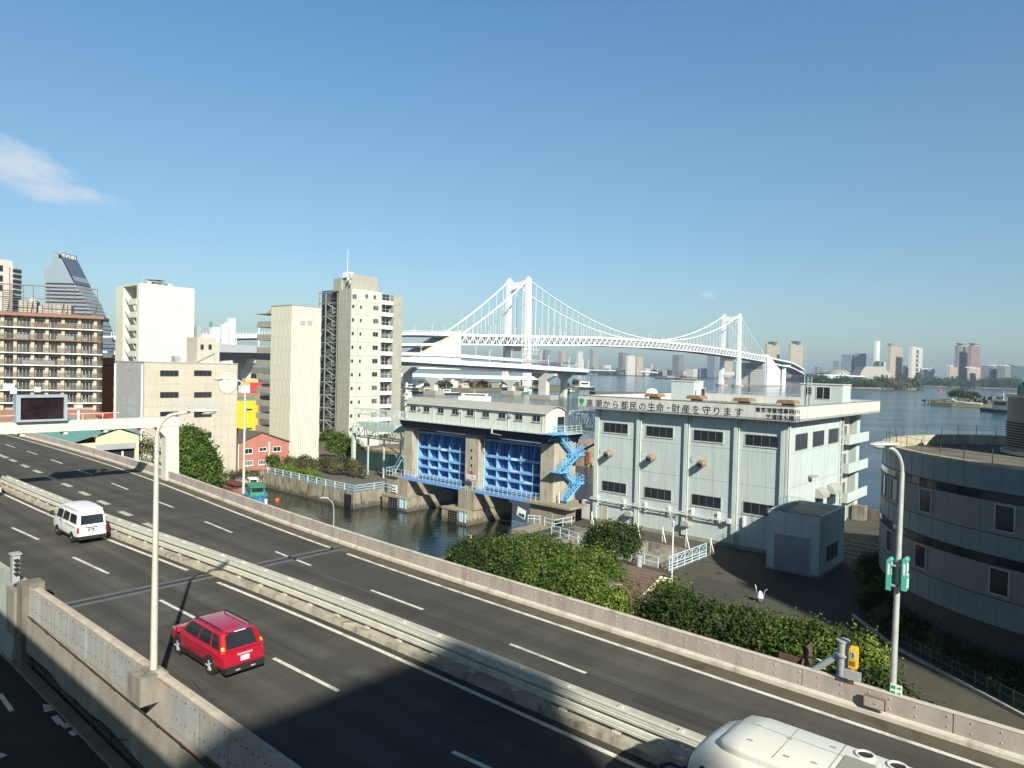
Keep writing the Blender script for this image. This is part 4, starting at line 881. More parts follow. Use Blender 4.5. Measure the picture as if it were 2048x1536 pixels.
# deck with navy underside and tapered ends
DK = MB(); DK.prism([(UL - .9, ZF - .05), (UL + .1, ZF - 1.3), (UR - .1, ZF - 1.3), (UR + 1.1, ZF - .05)], GV - .45, GV + 5.2, 'y'); part('deck', DK, m_deck, gate)
FL = MB(); FL.box(UL - 1.1, UR + 1.4, GV - 1.3, GV + 5.5, ZF - .05, ZF + .03); part('deck_floor', FL, mat('pale_deck_edge', (.42, .50, .50), .7, 0, .15, 2), gate)
H = MB()
for z in (.4, .75, 1.1): H.tube((UL - 1.05, GV - 1.25, ZF + z), (UR + 1.3, GV - 1.25, ZF + z), .028, n=5)
for x in np.arange(UL - 1.05, UR + 1.35, 1.05): H.tube((x, GV - 1.25, ZF), (x, GV - 1.25, ZF + 1.1), .03, n=5)
for x in (UL - 1.05, UR + 1.3):
    for z in (.4, .75, 1.1): H.tube((x, GV - 1.25, ZF + z), (x, GV + 5.3, ZF + z), .028, n=5)
    for y in np.arange(GV - 1.2, GV + 5.4, 1.1): H.tube((x, y, ZF), (x, y, ZF + 1.1), .03, n=5)
part('deck_handrail', H, mat('pale_deck_rail', (.50, .60, .58), .5, 0, .1), gate)
# gatehouse
HU0, HU1 = gu(813, 803), gu(1092, 826); ZT = ZE + .75
def arch(n=8): return [(GV + 4.45 * i / n, ZE + .75 * (1 - (2 * i / n - 1) ** 2)) for i in range(n + 1)]
HB = MB(); HB.prism([(GV, ZF + .03), (GV + 4.45, ZF + .03)] + arch()[::-1], HU0, HU1, 'x'); gh = part('gatehouse', HB, m_sheet, gate)
RF = MB(); A = arch(); outer = [(GV - .25, ZE - .02)] + [(p[0], p[1] + .1) for p in A] + [(GV + 4.7, ZE - .02)]; inner = [(GV - .25, ZE - .1)] + [(p[0], p[1] + .012) for p in A] + [(GV + 4.7, ZE - .1)]
for i in range(len(outer) - 1): RF.prism([inner[i], inner[i + 1], outer[i + 1], outer[i]], HU0 - .25, HU1 + .3, 'x')
for x in np.arange(HU0, HU1, .45): RF.path([(x, p[0], p[1] + .1) for p in A], .022, 4)
part('roof', RF, m_roofg, gh)
GT = MB(); GT.box(HU0 - .25, HU1 + .3, GV - .36, GV - .25, ZE - .16, ZE - .02)
for px in (867, 924, 952, 1018, 1087): x = gu(px, 830); GT.tube((x, GV - .12, ZE - .1), (x, GV - .12, ZF + .05), .055, n=6)
part('gutter', GT, m_sheet, gh)
for px in (826.6, 853.4, 881.8, 910.8, 940.9, 972, 1004.5, 1038.2, 1073.6):
    x = gu(px, 820); window(gh, 'v', GV, x - .72, x + .72, ZE - 1.30, ZE - .45, n=2, sill=True, fm=m_grey)
VN = MB()
for px in (842, 920, 1022):
    x = gu(px, 818); VN.tube((x, GV - .35, ZE - .8), (x, GV, ZE - .75), .24, n=10)
part('vent_cowl', VN, m_steel, gh)
DR = MB(); DR.box(HU1 + .0, HU1 + .05, GV + 2.6, GV + 4.1, ZF + .05, ZF + 2.1); part('doorway', DR, m_black, gh)
DR = MB(); DR.box(HU1, HU1 + .06, GV + .9, GV + 1.8, ZF + .05, ZF + 2.1); part('door', DR, m_white, gh)
UL_ = MB(); UL_.path([(gu(998, 858), GV - 1.5, ZF - .6), (gu(998, 858), GV - 1.5, ZF + .5)], .14, 8); UL_.path([(gu(998, 858), GV - 1.5, ZF - .6), (gu(1015, 868), GV - 1.3, ZF - .75)], .05, 6); part('floodlight', UL_, m_steel, gate)
# stair tower on the right side
st = thing('stair', 'bright blue zigzag steel stair on the right side of the flood gate', 'stair', (UR + .8, GV + 2, ZW)); m_sky = mat('sky_blue_stair_paint', (.14, .42, .72), .5, 0, .08)
FLT = [((1112, 868), (1146, 910), UR + .5), ((1160, 903), (1122, 945), UR + 1.5), ((1122, 945), (1146, 968), UR + .5), ((1160, 963), (1128, 1003), UR + 1.5)]
for (a, b, U) in FLT:
    va, za = Pu(*a, U); vb, zb = Pu(*b, U); S = MB()
    for w in (-.42, .42):
        S.bar((U + w, va, za), (U + w, vb, zb), .06, .24)
        for h in (.55, 1.05): S.tube((U + w, va, za + h), (U + w, vb, zb + h), .03, n=5)
        for k in range(7): f = k / 6; S.tube((U + w, va + (vb - va) * f, za + (zb - za) * f), (U + w, va + (vb - va) * f, za + (zb - za) * f + 1.05), .03, n=5)
    n = 14
    for k in range(n): f = (k + .5) / n; y = va + (vb - va) * f; z = za + (zb - za) * f; S.box(U - .4, U + .4, y - .14, y + .14, z - .02, z + .02)
    part('flight', S, m_sky, st)
def landing(px0, px1, py, U0, U1):
    U = (U0 + U1) / 2; v0, z = Pu(px0, py, U); v1, _ = Pu(px1, py, U); S = MB(); S.box(U0, U1, v0, v1, z - .12, z)
    for h in (.55, 1.05):
        S.path([(U0, v1, z + h), (U1, v1, z + h)], .03, 5); S.path([(U1, v0, z + h), (U1, v1, z + h)], .03, 5)
    for p in ((U0, v1), (U1, v1), (U1, v0), (U1, (v0 + v1) / 2)): S.tube((*p, z), (*p, z + 1.05), .03, n=5)
    for p in ((U1, v0), (U1, v1)): S.bar((*p, z - .1), (U0, (v0 + v1) / 2, z - 1.2), .06, .06)
    part('landing', S, m_sky, st)
landing(1096, 1120, 868, UR, UR + 1.9); landing(1144, 1163, 909, UR, UR + 2.1); landing(1108, 1130, 944, UR, UR + 2.1); landing(1146, 1163, 966, UR, UR + 2.1)
# ---- lattice footbridge from the gatehouse to the pump building, and the one on the left
m_lat = mat('pale_green_lattice', (.46, .52, .47), .55, .05, .12, 2)
def truss(mb, p0, p1, h, d, n, r=.06):
    p0, p1 = Vector(p0), Vector(p1)
    for y in (0, d):
        o = Vector((0, y, 0))
        for z in (0, h): mb.bar(p0 + o + Vector((0, 0, z)), p1 + o + Vector((0, 0, z)), r * 2, r * 2)
        for i in range(n + 1):
            q = p0 + (p1 - p0) * (i / n) + o; mb.tube(q, q + Vector((0, 0, h)), r * .8, n=5)
            if i < n:
                q2 = p0 + (p1 - p0) * ((i + 1) / n) + o
                mb.tube(q + Vector((0, 0, 0 if i % 2 else h)), q2 + Vector((0, 0, h if i % 2 else 0)), r * .8, n=5)
    for i in range(n + 1):
        q = p0 + (p1 - p0) * (i / n)
        for z in (0, h): mb.tube(q + Vector((0, 0, z)), q + Vector((0, d, z)), r * .7, n=5)
    return mb
V_ = GV + 6.0; tr = thing('lattice_bridge', 'pale green lattice footbridge between the gatehouse and the pump building', 'footbridge', (UR, V_, 10))
u0, z0 = Pv(1138, 856, V_); u1, _ = Pv(1192, 852, V_); _, z1 = Pv(1138, 822, V_)
part('truss', truss(MB(), (u0, V_, z0), (u1 + 3, V_, z0 - .2), z1 - z0, 2.2, 8, .07), m_lat, tr)
B = MB(); B.bar((u1 + 2.5, V_, z0 - .4), (u0 + .4, V_ - .4, z0 - 4.2), .3, .25); B.prism([(u0 - 1.6, z0 - .5), (u0 + 1.6, z0 - .5), (u0 + .5, z0 - 4.4), (u0 + .1, z0 - 4.4)], V_ - 1.4, V_ + .6, 'y'); part('strut', B, m_deck, tr)
tl = thing('lattice_crane', 'pale green lattice frame with a slanted trough left of the flood gate', 'steel frame', (-95, V_, 3))
u0, z0 = Pv(708, 827, V_); u1, z1 = Pv(806, 834, V_); _, zt = Pv(708, 816, V_)
part('upper_truss', truss(MB(), (u0, V_, z0), (u1, V_, z1 - .3), zt - z0, 1.6, 11, .055), m_lat, tl)
a0, az = Pv(722, 843, V_ - 1); a1, bz = Pv(800, 858, V_ - 1); T_ = MB(); T_.prism([(a0, az), (a0 + 4, az - 1.4), (a1, bz - .6), (a1, bz + .7)], V_ - 2.2, V_ + .8, 'y'); part('trough', T_, mat('pale_green_trough', (.36, .44, .40), .6, 0, .15, 1), tl)
c0, cz = Pv(706, 851, V_); c1, dz = Pv(808, 872, V_); _, ez = Pv(706, 872, V_)
F_ = MB(); truss(F_, (c0, V_ + .2, ez), (c1, V_ + .2, dz - 1.2), cz - ez, 3, 9, .08); 
for x in np.linspace(c0, c1 - 1, 4): F_.box(x - .12, x + .12, V_, V_ + .24, 2.5, ez)
F_.box(c0 - .1, c0 + .5, V_ - .2, V_ + .4, 2.5, cz); part('support_frame', F_, m_lat, tl)
HH = MB(); yq = V_ - 2.2
for h in (.5, 1.0): HH.tube((a0 + 3, yq, az + h - .5), (a1, yq, bz + .7 + h), .03, n=5)
for f in np.linspace(0, 1, 8): HH.tube((a0 + 3 + (a1 - a0 - 3) * f, yq, az - .6 + (bz + .9 - az) * f), (a0 + 3 + (a1 - a0 - 3) * f, yq, az + .5 + (bz + 1.2 - az) * f), .03, n=5)
part('handrail', HH, m_lblue, tl)
# ---- green shed left of the gate
bz_ = 2.55; u0, v0 = Pz(713, 932, bz_); u1, v1 = Pz(778, 949, bz_); vS = (v0 + v1) / 2
u0 = gu(712, 920, vS); u1 = gu(777, 930, vS); zt = gz(745, 906, vS)
sh = thing('shed', 'pale green corrugated shed with a rusty tan roof on the quay', 'shed', (u0, vS, bz_))
B = MB(); B.box(u0, u1, vS, vS + 7, bz_, zt)
for x in np.arange(u0, u1, .35): B.box(x, x + .12, vS - .03, vS, bz_, zt)
part('wall', B, mat('shed_green', (.24, .38, .31), .7, 0, .1, .6, streak=.2), sh); part('roof', MB().box(u0 - .2, u1 + .2, vS - .2, vS + 7.2, zt, zt + .12), mat('rusty_tan_roof', (.34, .25, .14), .8, 0, .3, .5, fine=.1), sh)
# blue platform rail left of the gate
bp_ = thing('access_platform', 'small blue railed platform and steps at the left foot of the flood gate', 'platform', (UL - 2, GV, ZW)); B = MB(); u0 = gu(774, 950, GV - 1); B.box(u0, UL, GV - 1.2, GV + 2, ZW - .25, ZW - .05); part('floor', B, m_conc, bp_)
B = MB()
for h in (.55, 1.1): B.path([(u0, GV + 2, ZW + h), (u0, GV - 1.15, ZW + h), (UL, GV - 1.15, ZW + h)], .035, 5)
for x in np.arange(u0, UL, .8): B.tube((x, GV - 1.15, ZW - .1), (x, GV - 1.15, ZW + 1.1), .035, n=5)
B.bar((UL - 2.2, GV - .2, ZW), (UL - .4, GV - .2, ZW + 2.4), .08, .15); B.bar((UL - 2.2, GV - .2, ZW + 1), (UL - .4, GV - .2, ZW + 3.4), .05, .05); part('handrail', B, m_lblue, bp_)
# ================================================================ left quay: railing, walls, planting
qr = thing('quay_railing', 'white railing with scrollwork along the edge of the left quay', 'railing', (-110, 67.6, 2.55)); B = MB(); B2 = MB()
pts = [(-118, 67.7), (-91.6, 67.7), (-91.6, 75.5)]; ZQ = 2.55
for (ax, ay), (bx, by) in zip(pts[:-1], pts[1:]):
    L = math.hypot(bx - ax, by - ay); n = int(L / 2.6)
    for h in (.30, .62, 1.1): B.tube((ax, ay, ZQ + h), (bx, by, ZQ + h), .032, n=5)
    B.tube((ax, ay, ZQ + .15), (bx, by, ZQ + .15), .025, n=5)
    for i in range(n + 1):
        f = i / n; x, y = ax + (bx - ax) * f, ay + (by - ay) * f; part('post', MB().box(x - .06, x + .06, y - .06, y + .06, ZQ - .1, ZQ + 1.14), m_lblue, qr)
        if i < n:
            q = [(x + (bx - ax) / n * s, y + (by - ay) / n * s, ZQ + .86 + .2 * math.sin(s * 6.28)) for s in np.linspace(.05, .95, 8)]; B.path(q, .022, 4)
            q = [(x + (bx - ax) / n * s, y + (by - ay) / n * s, ZQ + .86 - .2 * math.sin(s * 6.28)) for s in np.linspace(.05, .95, 8)]; B.path(q, .022, 4)
part('rail', B, m_lblue, qr)
qs = thing('railing', 'plain low railing with a black and white sign at the quay corner', 'railing', (-90, 75.5, 2.55)); B = MB(); a = (gu(766, 975, 73), 73.0); b = (gu(794, 975, 73), 73)
for h in (.5, 1.0): B.tube((*a, ZQ + h), (*b, ZQ + h), .04, n=5)
for f in (0, .5, 1): B.tube((a[0] + (b[0] - a[0]) * f, 73, ZQ - .3), (a[0] + (b[0] - a[0]) * f, 73, ZQ + 1), .04, n=5)
part('rail', B, m_lblue, qs); part('plate', MB().box(b[0] - 1.2, b[0], 72.9, 72.94, ZQ - .1, ZQ + 1.0), m_wh2, qs)
B = MB()
for q in (-1.05, -.75, -.45): B.box(b[0] + q, b[0] + q + .18, 72.88, 72.9, ZQ + .5, ZQ + .85)
B.box(b[0] - 1.05, b[0] - .12, 72.88, 72.9, ZQ + .1, ZQ + .28); part('sign_marking', B, m_blk, qs)
qw = MB(); qw.box(-118.4, -91.2, 67.2, 67.5, -3, 2.6); qw.box(-91.45, -91.15, 67.2, 75.1, -3, 2.6)
m_quay = mat('stained_quay_wall', (.28, .26, .20), .92, 0, .25, .35, tide=.7, streak=.3, bump=.2, stain=(.04, .036, .026), stain_amt=.9, fine=.08)
solo('quay_wall', qw, m_quay, 'stained concrete quay wall under the white railing left of the canal', 'quay wall', org=(-105, 67, 0))
qb = MB(); qb.box(-118.6, -118.2, 30, 67.2, -3, 3.0)
qwb = solo('canal_wall', qb, m_quay, 'mossy concrete canal wall behind the moored boat, creepers hanging over it', 'quay wall', org=(-118, 50, 0))
leaves('creeper', [(-118.1, 58, 2.6, .5, 7, .9), (-118.0, 64, 2.2, .4, 3, 1.2), (-118.0, 50, 2.4, .5, 5, .9)], 5000, .14, lf_olive, qwb, clump=.25, kind='stuff')
fd = MB(); u0 = gu(766, 1000, 67.2); fd.box(-93.2, -91.6, 67.0, 67.2, .2, 2.2); solo('quay_fender', fd, m_black, 'black rubber fender panel at the end of the left quay wall', 'fender', org=(-92, 67, 0))
# hedges and creepers on the quay
def shrub(name, label, cat, px, py, z, blobs, n, size, mt, group=None, seed=0, th=.8, v=None, tr=.12, clump=.3):
    if v is None: u, v = Pz(px, py, z)
    else: u = Pv(px, py, v)[0]
    return tree(name, label, cat, u, v, z, blobs, n, size, mt, trunk_h=th, trunk_r=tr, group=group, seed=seed, clump=clump)
shrub('hedge', 'creeper covered fence hedge in front of the corrugated white block', 'hedge', 630, 945, 2.6, [(-3, 0, 1.1, 3.2, .8, 1.5), (3, 1, 1.3, 3.5, .8, 1.7), (9, 2, 1.2, 3.4, .8, 1.8), (-8, -.5, .9, 2.5, .8, 1.2)], 9000, .16, lf_olive, seed=3)
shrub('bush', 'bright green low bush at the left end of the quay railing', 'bush', 590, 952, 2.6, [(-3, 0, .6, 4, 1.2, .9), (3, 1, .5, 3, 1, .7)], 5000, .15, lf_yel, seed=4)
shrub('bush', 'dark green bush at the foot of the tall grey block fire stair', 'bush', 678, 925, 2.6, [(0, 0, 3, 3.4, 2, 3), (4.5, 0, 2.2, 3, 2, 2.6), (-3.5, .5, 4.2, 2.2, 2, 2.2)], 9000, .2, lf_mid, seed=5, th=2)
shrub('bush', 'sprawling green bush beside the salmon pink house wall', 'bush', 540, 940, 2.6, [(-6, 0, 1, 3, 1.2, 1.2), (0, .5, 1.3, 3, 1, 1.5)], 4500, .16, lf_mid, seed=6)
tree('tree', 'dense rounded dark green tree in front of the cream warehouse', 'tree', -104.0, 47.0, 2.6, [(0, 0, 5.0, 3.0, 3.0, 4.2), (-1.2, .6, 7.2, 2.2, 2.2, 2.6), (1.8, .8, 4.2, 2.5, 2.4, 3.6), (.6, -.6, 7.8, 2.1, 2.0, 2.2), (2.2, 1.8, 2.6, 2.0, 1.9, 2.6)], 34000, .22, lf_mid, 3.5, .3, seed=8, clump=.45)
tree('tree', 'thin olive tree with bare twigs left of the rounded tree', 'tree', -107, 41.5, 2.6, [(0, 0, 5.8, 2.2, 2.2, 3.4), (-1, 1, 3.2, 2, 2, 2)], 3500, .16, lf_olive, 3.0, .15, seed=9, clump=.5)
# ================================================================ pump station
m_pale = mat('pale_blue_cladding', (.475, .545, .52), .75, 0, .06, .35, streak=.16, fine=.05)
m_pale2 = mat('pale_panel_edge', (.54, .58, .54), .7, 0, .06, .5, streak=.1)
m_fas = mat('grey_white_fascia', (.60, .60, .55), .75, 0, .07, .4, streak=.22, fine=.05)
m_groove = mat('panel_groove', (.17, .20, .20), .9)
m_foot = mat('foundation_concrete', (.28, .26, .21), .9, 0, .15, 1, streak=.3)
PU0, PU1, PVF, PVB = -52.3, -27.3, 77.4, 96.5; ZG = 3.0; ZC = 17.95; ZP = 19.6
ps = thing('pump_station', 'large pale blue pump station with a long slogan along its roof edge', 'building', (-40, 86, ZG))
W_ = MB(); W_.box(PU0, PU1, PVF, PVB, ZG, ZC); wl = part('wall', W_, m_pale, ps)
FT = MB(); FT.box(PU0 - .08, PU1 + .08, PVF - .1, PVB, ZG, ZG + .45); part('footing', FT, m_foot, ps)
SL = MB(); e_ = 1.15; SL.box(PU0 - 2.2, PU1 + e_, PVF - e_, 111.3, ZC, ZC + .25); part('eave', SL, m_pale2, ps)
FS = MB(); FS.box(PU0 - 2.2, PU1 + e_, PVF - e_, PVF - e_ + .18, ZC + .02, ZP)
FS.box(PU1 + e_ - .18, PU1 + e_, PVF - e_ + .18, 111.3, ZC + .02, ZP); FS.box(PU0 - 2.2, PU0 - 2.02, PVF - e_ + .18, 111.3, ZC + .02, ZP); FS.box(PU0 - 2.02, PU1 + e_ - .18, 111.1, 111.3, ZC + .02, ZP)
fa = part('fascia', FS, m_fas, ps)
GR = MB()
for x in np.arange(PU0 - 1.2, PU1 + 1, 1.0): GR.box(x, x + .012, PVF - e_ - .006, PVF - e_, ZC + .02, ZP)
for y in np.arange(PVF, 111, 1.0): GR.box(PU1 + e_, PU1 + e_ + .006, y, y + .012, ZC + .02, ZP)
GR.box(PU0 - 2.25, PU1 + e_ + .05, PVF - e_ - .05, PVF - e_ + .2, ZP, ZP + .07); GR.box(PU1 + e_ - .2, PU1 + e_ + .05, PVF - e_ + .2, 111.35, ZP, ZP + .07)
part('fascia_trim', GR, m_groove, ps)
part('roof', MB().box(PU0 - 2.0, PU1 + e_ - .18, PVF - e_ + .18, 111.1, ZC + .25, ZC + .45), m_foot, ps)
# slogan and office name
tz = ZC + .02 + .28
m_ink = mat('black_lettering', (.015, .015, .015), .6)
def fas_u(px): return Pv(px, 818, PVF - e_)[0]
slog = '高潮から都民の生命・財産を守ります'
xs = [1181, 1200.5, 1220, 1239, 1250.5, 1268, 1286, 1304, 1322, 1337, 1351, 1371, 1392, 1412, 1434, 1453, 1478]
xs = [1179, 1197, 1213, 1231, 1249, 1267, 1285, 1303, 1320, 1337, 1352, 1372, 1392, 1413, 1434, 1455, 1478]
for ch, px in zip(slog, xs):
    u = fas_u(px + (px - 1179) * .0); text(ch, 1.12, m_ink, ps, 'v', PVF - e_ - .02, u, tz - .02, ext=.01, align='CENTER')
text('東京港管理事務所', .60, m_ink, ps, 'v', PVF - e_ - .03, fas_u(1511), ZP - .74, ext=.012, sx=1.02); text('芝浦排水機場', .60, m_ink, ps, 'v', PVF - e_ - .03, fas_u(1532), ZC + .20, ext=.012, sx=1.04)
gk = MB(); uo = fas_u(1163); zo = ZC + .95; fan = [(uo, zo - .62)] + [(uo + .42 * math.cos(a), zo - .05 + .36 * math.sin(a)) for a in np.linspace(-.25, math.pi + .25, 15)]; gk.prism(fan, PVF - e_ - .03, PVF - e_ - .008, 'y'); part('green_emblem', gk, mat('emblem_green', (.03, .30, .10), .5), ps)
# pilasters, drain pipes, joints
for x in (PU0, -46.0, -39.4, -33.2, PU1 - .55): part('pilaster', MB().box(x, x + .42, PVF - .32, PVF, ZG + .45, ZC), m_pale, ps)
for y in (PVF + .1, PVB - .5): part('pilaster', MB().box(PU1, PU1 + .22, y - (.42 if y < 80 else 0), y + .42, ZG, ZC), m_pale, ps)
PP = MB()
for x in (PU0 + .55, -45.4, -38.8, -32.6, PU1 - .1): PP.tube((x, PVF - .22, ZG + .3), (x, PVF - .22, ZC - .1), .075, n=8)
for x in (PU0 + .55, -45.4, -38.8, -32.6, PU1 - .1):
    for z in (6, 9, 12, 15): PP.tube((x, PVF - .22, z), (x, PVF - .22, z + .12), .10, n=8)
PP.tube((PU1 + .35, PVF - .1, ZG + .3), (PU1 + .35, PVF - .1, ZC), .075, n=8)
part('drain_pipe', PP, m_pale2, ps)
JN = MB()
for z in (14.25, 10.4, 6.9): JN.box(PU0, PU1, PVF - .006, PVF, z, z + .035); JN.box(PU1, PU1 + .006, PVF, PVB, z, z + .035)
for x in np.arange(PU0 + 2, PU1, 2.08): JN.box(x, x + .02, PVF - .006, PVF, ZG + .5, ZC)
for y in (82.0, 86.2, 90.6, 94.8): JN.box(PU1, PU1 + .006, y, y + .03, ZG, ZC)
part('panel_joint', JN, m_groove, ps)
m_wfr = mat('dark_window_frame', (.14, .15, .15), .5, .2)
bays = ((-51.1, -47.4), (-44.75, -41.0), (-38.3, -34.6), (-31.95, -28.25))
for a, b in bays:
    window(ps, 'v', PVF, a, b, 14.9, 16.18, n=4, fm=m_wfr, fw=.06); window(ps, 'v', PVF, a, b, 7.18, 8.5, n=4, fm=m_wfr, fw=.06)
    for q in (14.9, 7.18): part('window_trim', MB().box(a - .1, b + .1, PVF - .09, PVF, q - .1, q).box(a - .1, a, PVF - .05, PVF, q, q + 1.3).box(b, b + .1, PVF - .05, PVF, q, q + 1.3), m_pale2, ps)
for a, b in ((80.0, 84.0), (85.9, 90.0), (91.8, 95.85)): window(ps, 'u', PU1, a, b, 14.5, 16.35, n=5, fm=m_wfr, gm=m_glass)
for a, b in ((87.5, 90.5), (92.0, 95.6)): 
    window(ps, 'u', PU1, a, b, 6.6, 8.2, n=4, fm=m_wfr)
    H = MB(); H.prism([(PU1, 8.3), (PU1 + 1.0, 8.3), (PU1 + .95, 8.7), (PU1 + .7, 9.1), (PU1 + .3, 9.35), (PU1, 9.4)], a - .1, b - .6, 'y'); part('vent_hood', H, m_roofg, ps)
for px, py in ((1218, 907), (1303, 915), (1405, 926)):
    u, z = Pv(px, py, PVF - .4); P = MB(); P.lathe((0, 0, 0), [(.0, 0)], 3) if False else None
    P.tube((u, PVF, z), (u - .05, PVF - 1.05, z - .1), .42, .42, 16); P.tube((u - .02, PVF - .6, z - .05), (u - .02, PVF - .7, z - .06), .47, .47, 16); ep_ = part('exhaust_pipe', P, mat('rusty_exhaust', (.33, .24, .17), .7, .2, .3, 3), ps, True)
    Q = MB(); Q.tube((u - .05, PVF - 1.055, z - .1), (u - .05, PVF - 1.06, z - .1), .36, .36, 16); part('pipe_mouth', Q, m_black, ep_)
    Q = MB(); Q.path([(u + .5, PVF - .02, z + .2), (u + .5, PVF - .9, z + .75), (u + .9, PVF - .9, z + .75)], .03, 5); Q.path([(u - 1.3, PVF - .02, z + .1), (u - 1.3, PVF - .25, z + .1), (u - 1.3, PVF - .25, z + .7), (u - 1.3, PVF - .02, z + .7)], .025, 5); part('bracket', Q, m_steel, ep_)
# service pipe with hangers along the lower wall
SP = MB(); SP.tube((PU0 - .3, PVF - .55, 6.0), (-33.4, PVF - .55, 6.0), .09, n=8); SP.tube((PU0 - .3, PVF - .45, 6.22), (-33.4, PVF - .45, 6.22), .04, n=6); SP.box(-33.6, -33.2, PVF - .7, PVF, 5.8, 6.3)
for x in np.arange(PU0, -33.5, 2.1): SP.box(x, x + .08, PVF - .62, PVF, 6.02, 6.1)
part('service_pipe', SP, m_pale2, ps)
for px, y0, y1 in ((1195, 990, 1010), (1248, 999, 1017), (1291, 1005, 1024), (1338, 1013, 1031), (1385, 1017, 1038), (1437, 1025, 1047), (1488, 1033, 1055)):
    u, z1 = Pv(px, y0, PVF - .2); _, z0 = Pv(px, y1, PVF - .2); part('white_box', MB().box(u - .12, u + .12, PVF - .3, PVF, z0, z1), m_white, ps)
d0 = Pv(1203, 1012, PVF); DR = MB(); DR.box(-51.1, -50.2, PVF - .04, PVF, ZG + .15, 5.1); dr = part('door', DR, mat('beige_door', (.42, .38, .30), .6, 0, .1), ps); part('door_frame', MB().box(-51.2, -51.1, PVF - .07, PVF, ZG + .15, 5.2).box(-50.2, -50.1, PVF - .07, PVF, ZG + .15, 5.2).box(-51.1, -50.2, PVF - .07, PVF, 5.1, 5.2), m_pale2, dr)
FL_ = MB()
for px, py in ((1258, 1027), (1371, 1047)):
    u, z = Pv(px, py, PVF - .5); FL_.prism([(u - .5, z - .3), (u + .5, z - .3), (u + .5, z + .1), (u + .1, z + .35), (u - .5, z + .2)], PVF - .8, PVF, 'y')
part('air_hood', FL_, m_roofg, ps)
CMR = MB(); v_, z_ = Pu(1625, 953, PU1 + .5); CMR.box(PU1 + .1, PU1 + .9, v_ - .15, v_ + .9, z_ - .12, z_ + .12); CMR.tube((PU1, v_, z_ - .4), (PU1 + .5, v_, z_ - .1), .04, n=6); part('security_camera', CMR, m_grey, ps)
# roof huts
for (lab, px0, px1, pc, pyt, vv, dz) in (('roof_hut', 1343, 1407, 1388, 762, 92, 0), ('roof_hut', 1602, 1702, 1686, 768, 97.5, 0)):
    a, zt_ = Pv(px0, pyt, vv); b, _ = Pv(pc, pyt, vv); c_, _ = Pu(px1, pyt, b)
    B = MB(); B.box(a, b, vv, c_, ZC + .4, zt_); rh = part(lab, B, m_pale, ps); part('roof_slab', MB().box(a - .1, b + .1, vv - .1, c_ + .1, zt_, zt_ + .12), m_pale2, rh)
    if px0 > 1500:
        window(ps, 'v', vv, Pv(1632, 790, vv)[0], Pv(1661, 790, vv)[0], ZC + 1.9, ZC + 3.6, n=2, fm=m_pale2); window(ps, 'v', vv, a + .6, a + 1.6, ZC + 2.4, ZC + 3.5, n=1, fm=m_pale2)
        L_ = MB(); x = Pv(1616, 790, vv)[0]
        for q in (0, .5): L_.tube((x + q, vv - .2, ZC + .4), (x + q, vv - .2, zt_ + 1.0), .035, n=5)
        for q in np.arange(ZC + .6, zt_ + .9, .32): L_.tube((x, vv - .2, q), (x + .5, vv - .2, q), .025, n=5)
        part('ladder', L_, m_pale2, rh); AN = MB(); AN.tube((a + .3, vv + .5, zt_), (a + .3, vv + .5, zt_ + 5.5), .05, .02, 6); part('antenna', AN, m_steel, rh)
    else:
        window(ps, 'u', b, vv + 2.2, vv + 3.6, ZC + 1.4, ZC + 2.8, n=1, fm=m_pale2); window(ps, 'u', b, vv + .3, vv + .8, ZC + 1.6, ZC + 2.6, n=1, fm=m_pale2)
for px in (1308, 1392, 1487, 1597 - 22):
    u, _ = Pv(px, 800, PVF + 1.5); V = MB(); V.prism([(u - 1.05, ZP + .2), (u + 1.05, ZP + .2), (u + .85, ZP + .6), (u - .85, ZP + .6)], PVF + .8, PVF + 2.6, 'y'); V.box(u - .5, u + .5, PVF + 1.1, PVF + 2.3, ZC + .4, ZP + .2); part('roof_ventilator', V, mat('rusty_brown_cowl', (.27, .17, .10), .7, .1, .2, 2), ps)
TK = MB(); u, _ = Pv(1303, 790, 88); TK.lathe((u, 88, ZC + .45), [(.9, 0), (.9, 1.6), (.7, 2.0), (.25, 2.2)], 16); part('water_tank', TK, m_white, ps, True)
RL = MB()
for z in (ZP + .1, ZP + .55): RL.tube((Pv(1400, 790, 104)[0], 104, z), (PU1 - 3, 104, z), .035, n=5)
for x in np.arange(Pv(1400, 790, 104)[0], PU1 - 3, 1.6): RL.tube((x, 104, ZC + .4), (x, 104, ZP + .55), .035, n=5)
part('roof_railing', RL, m_steel, ps)
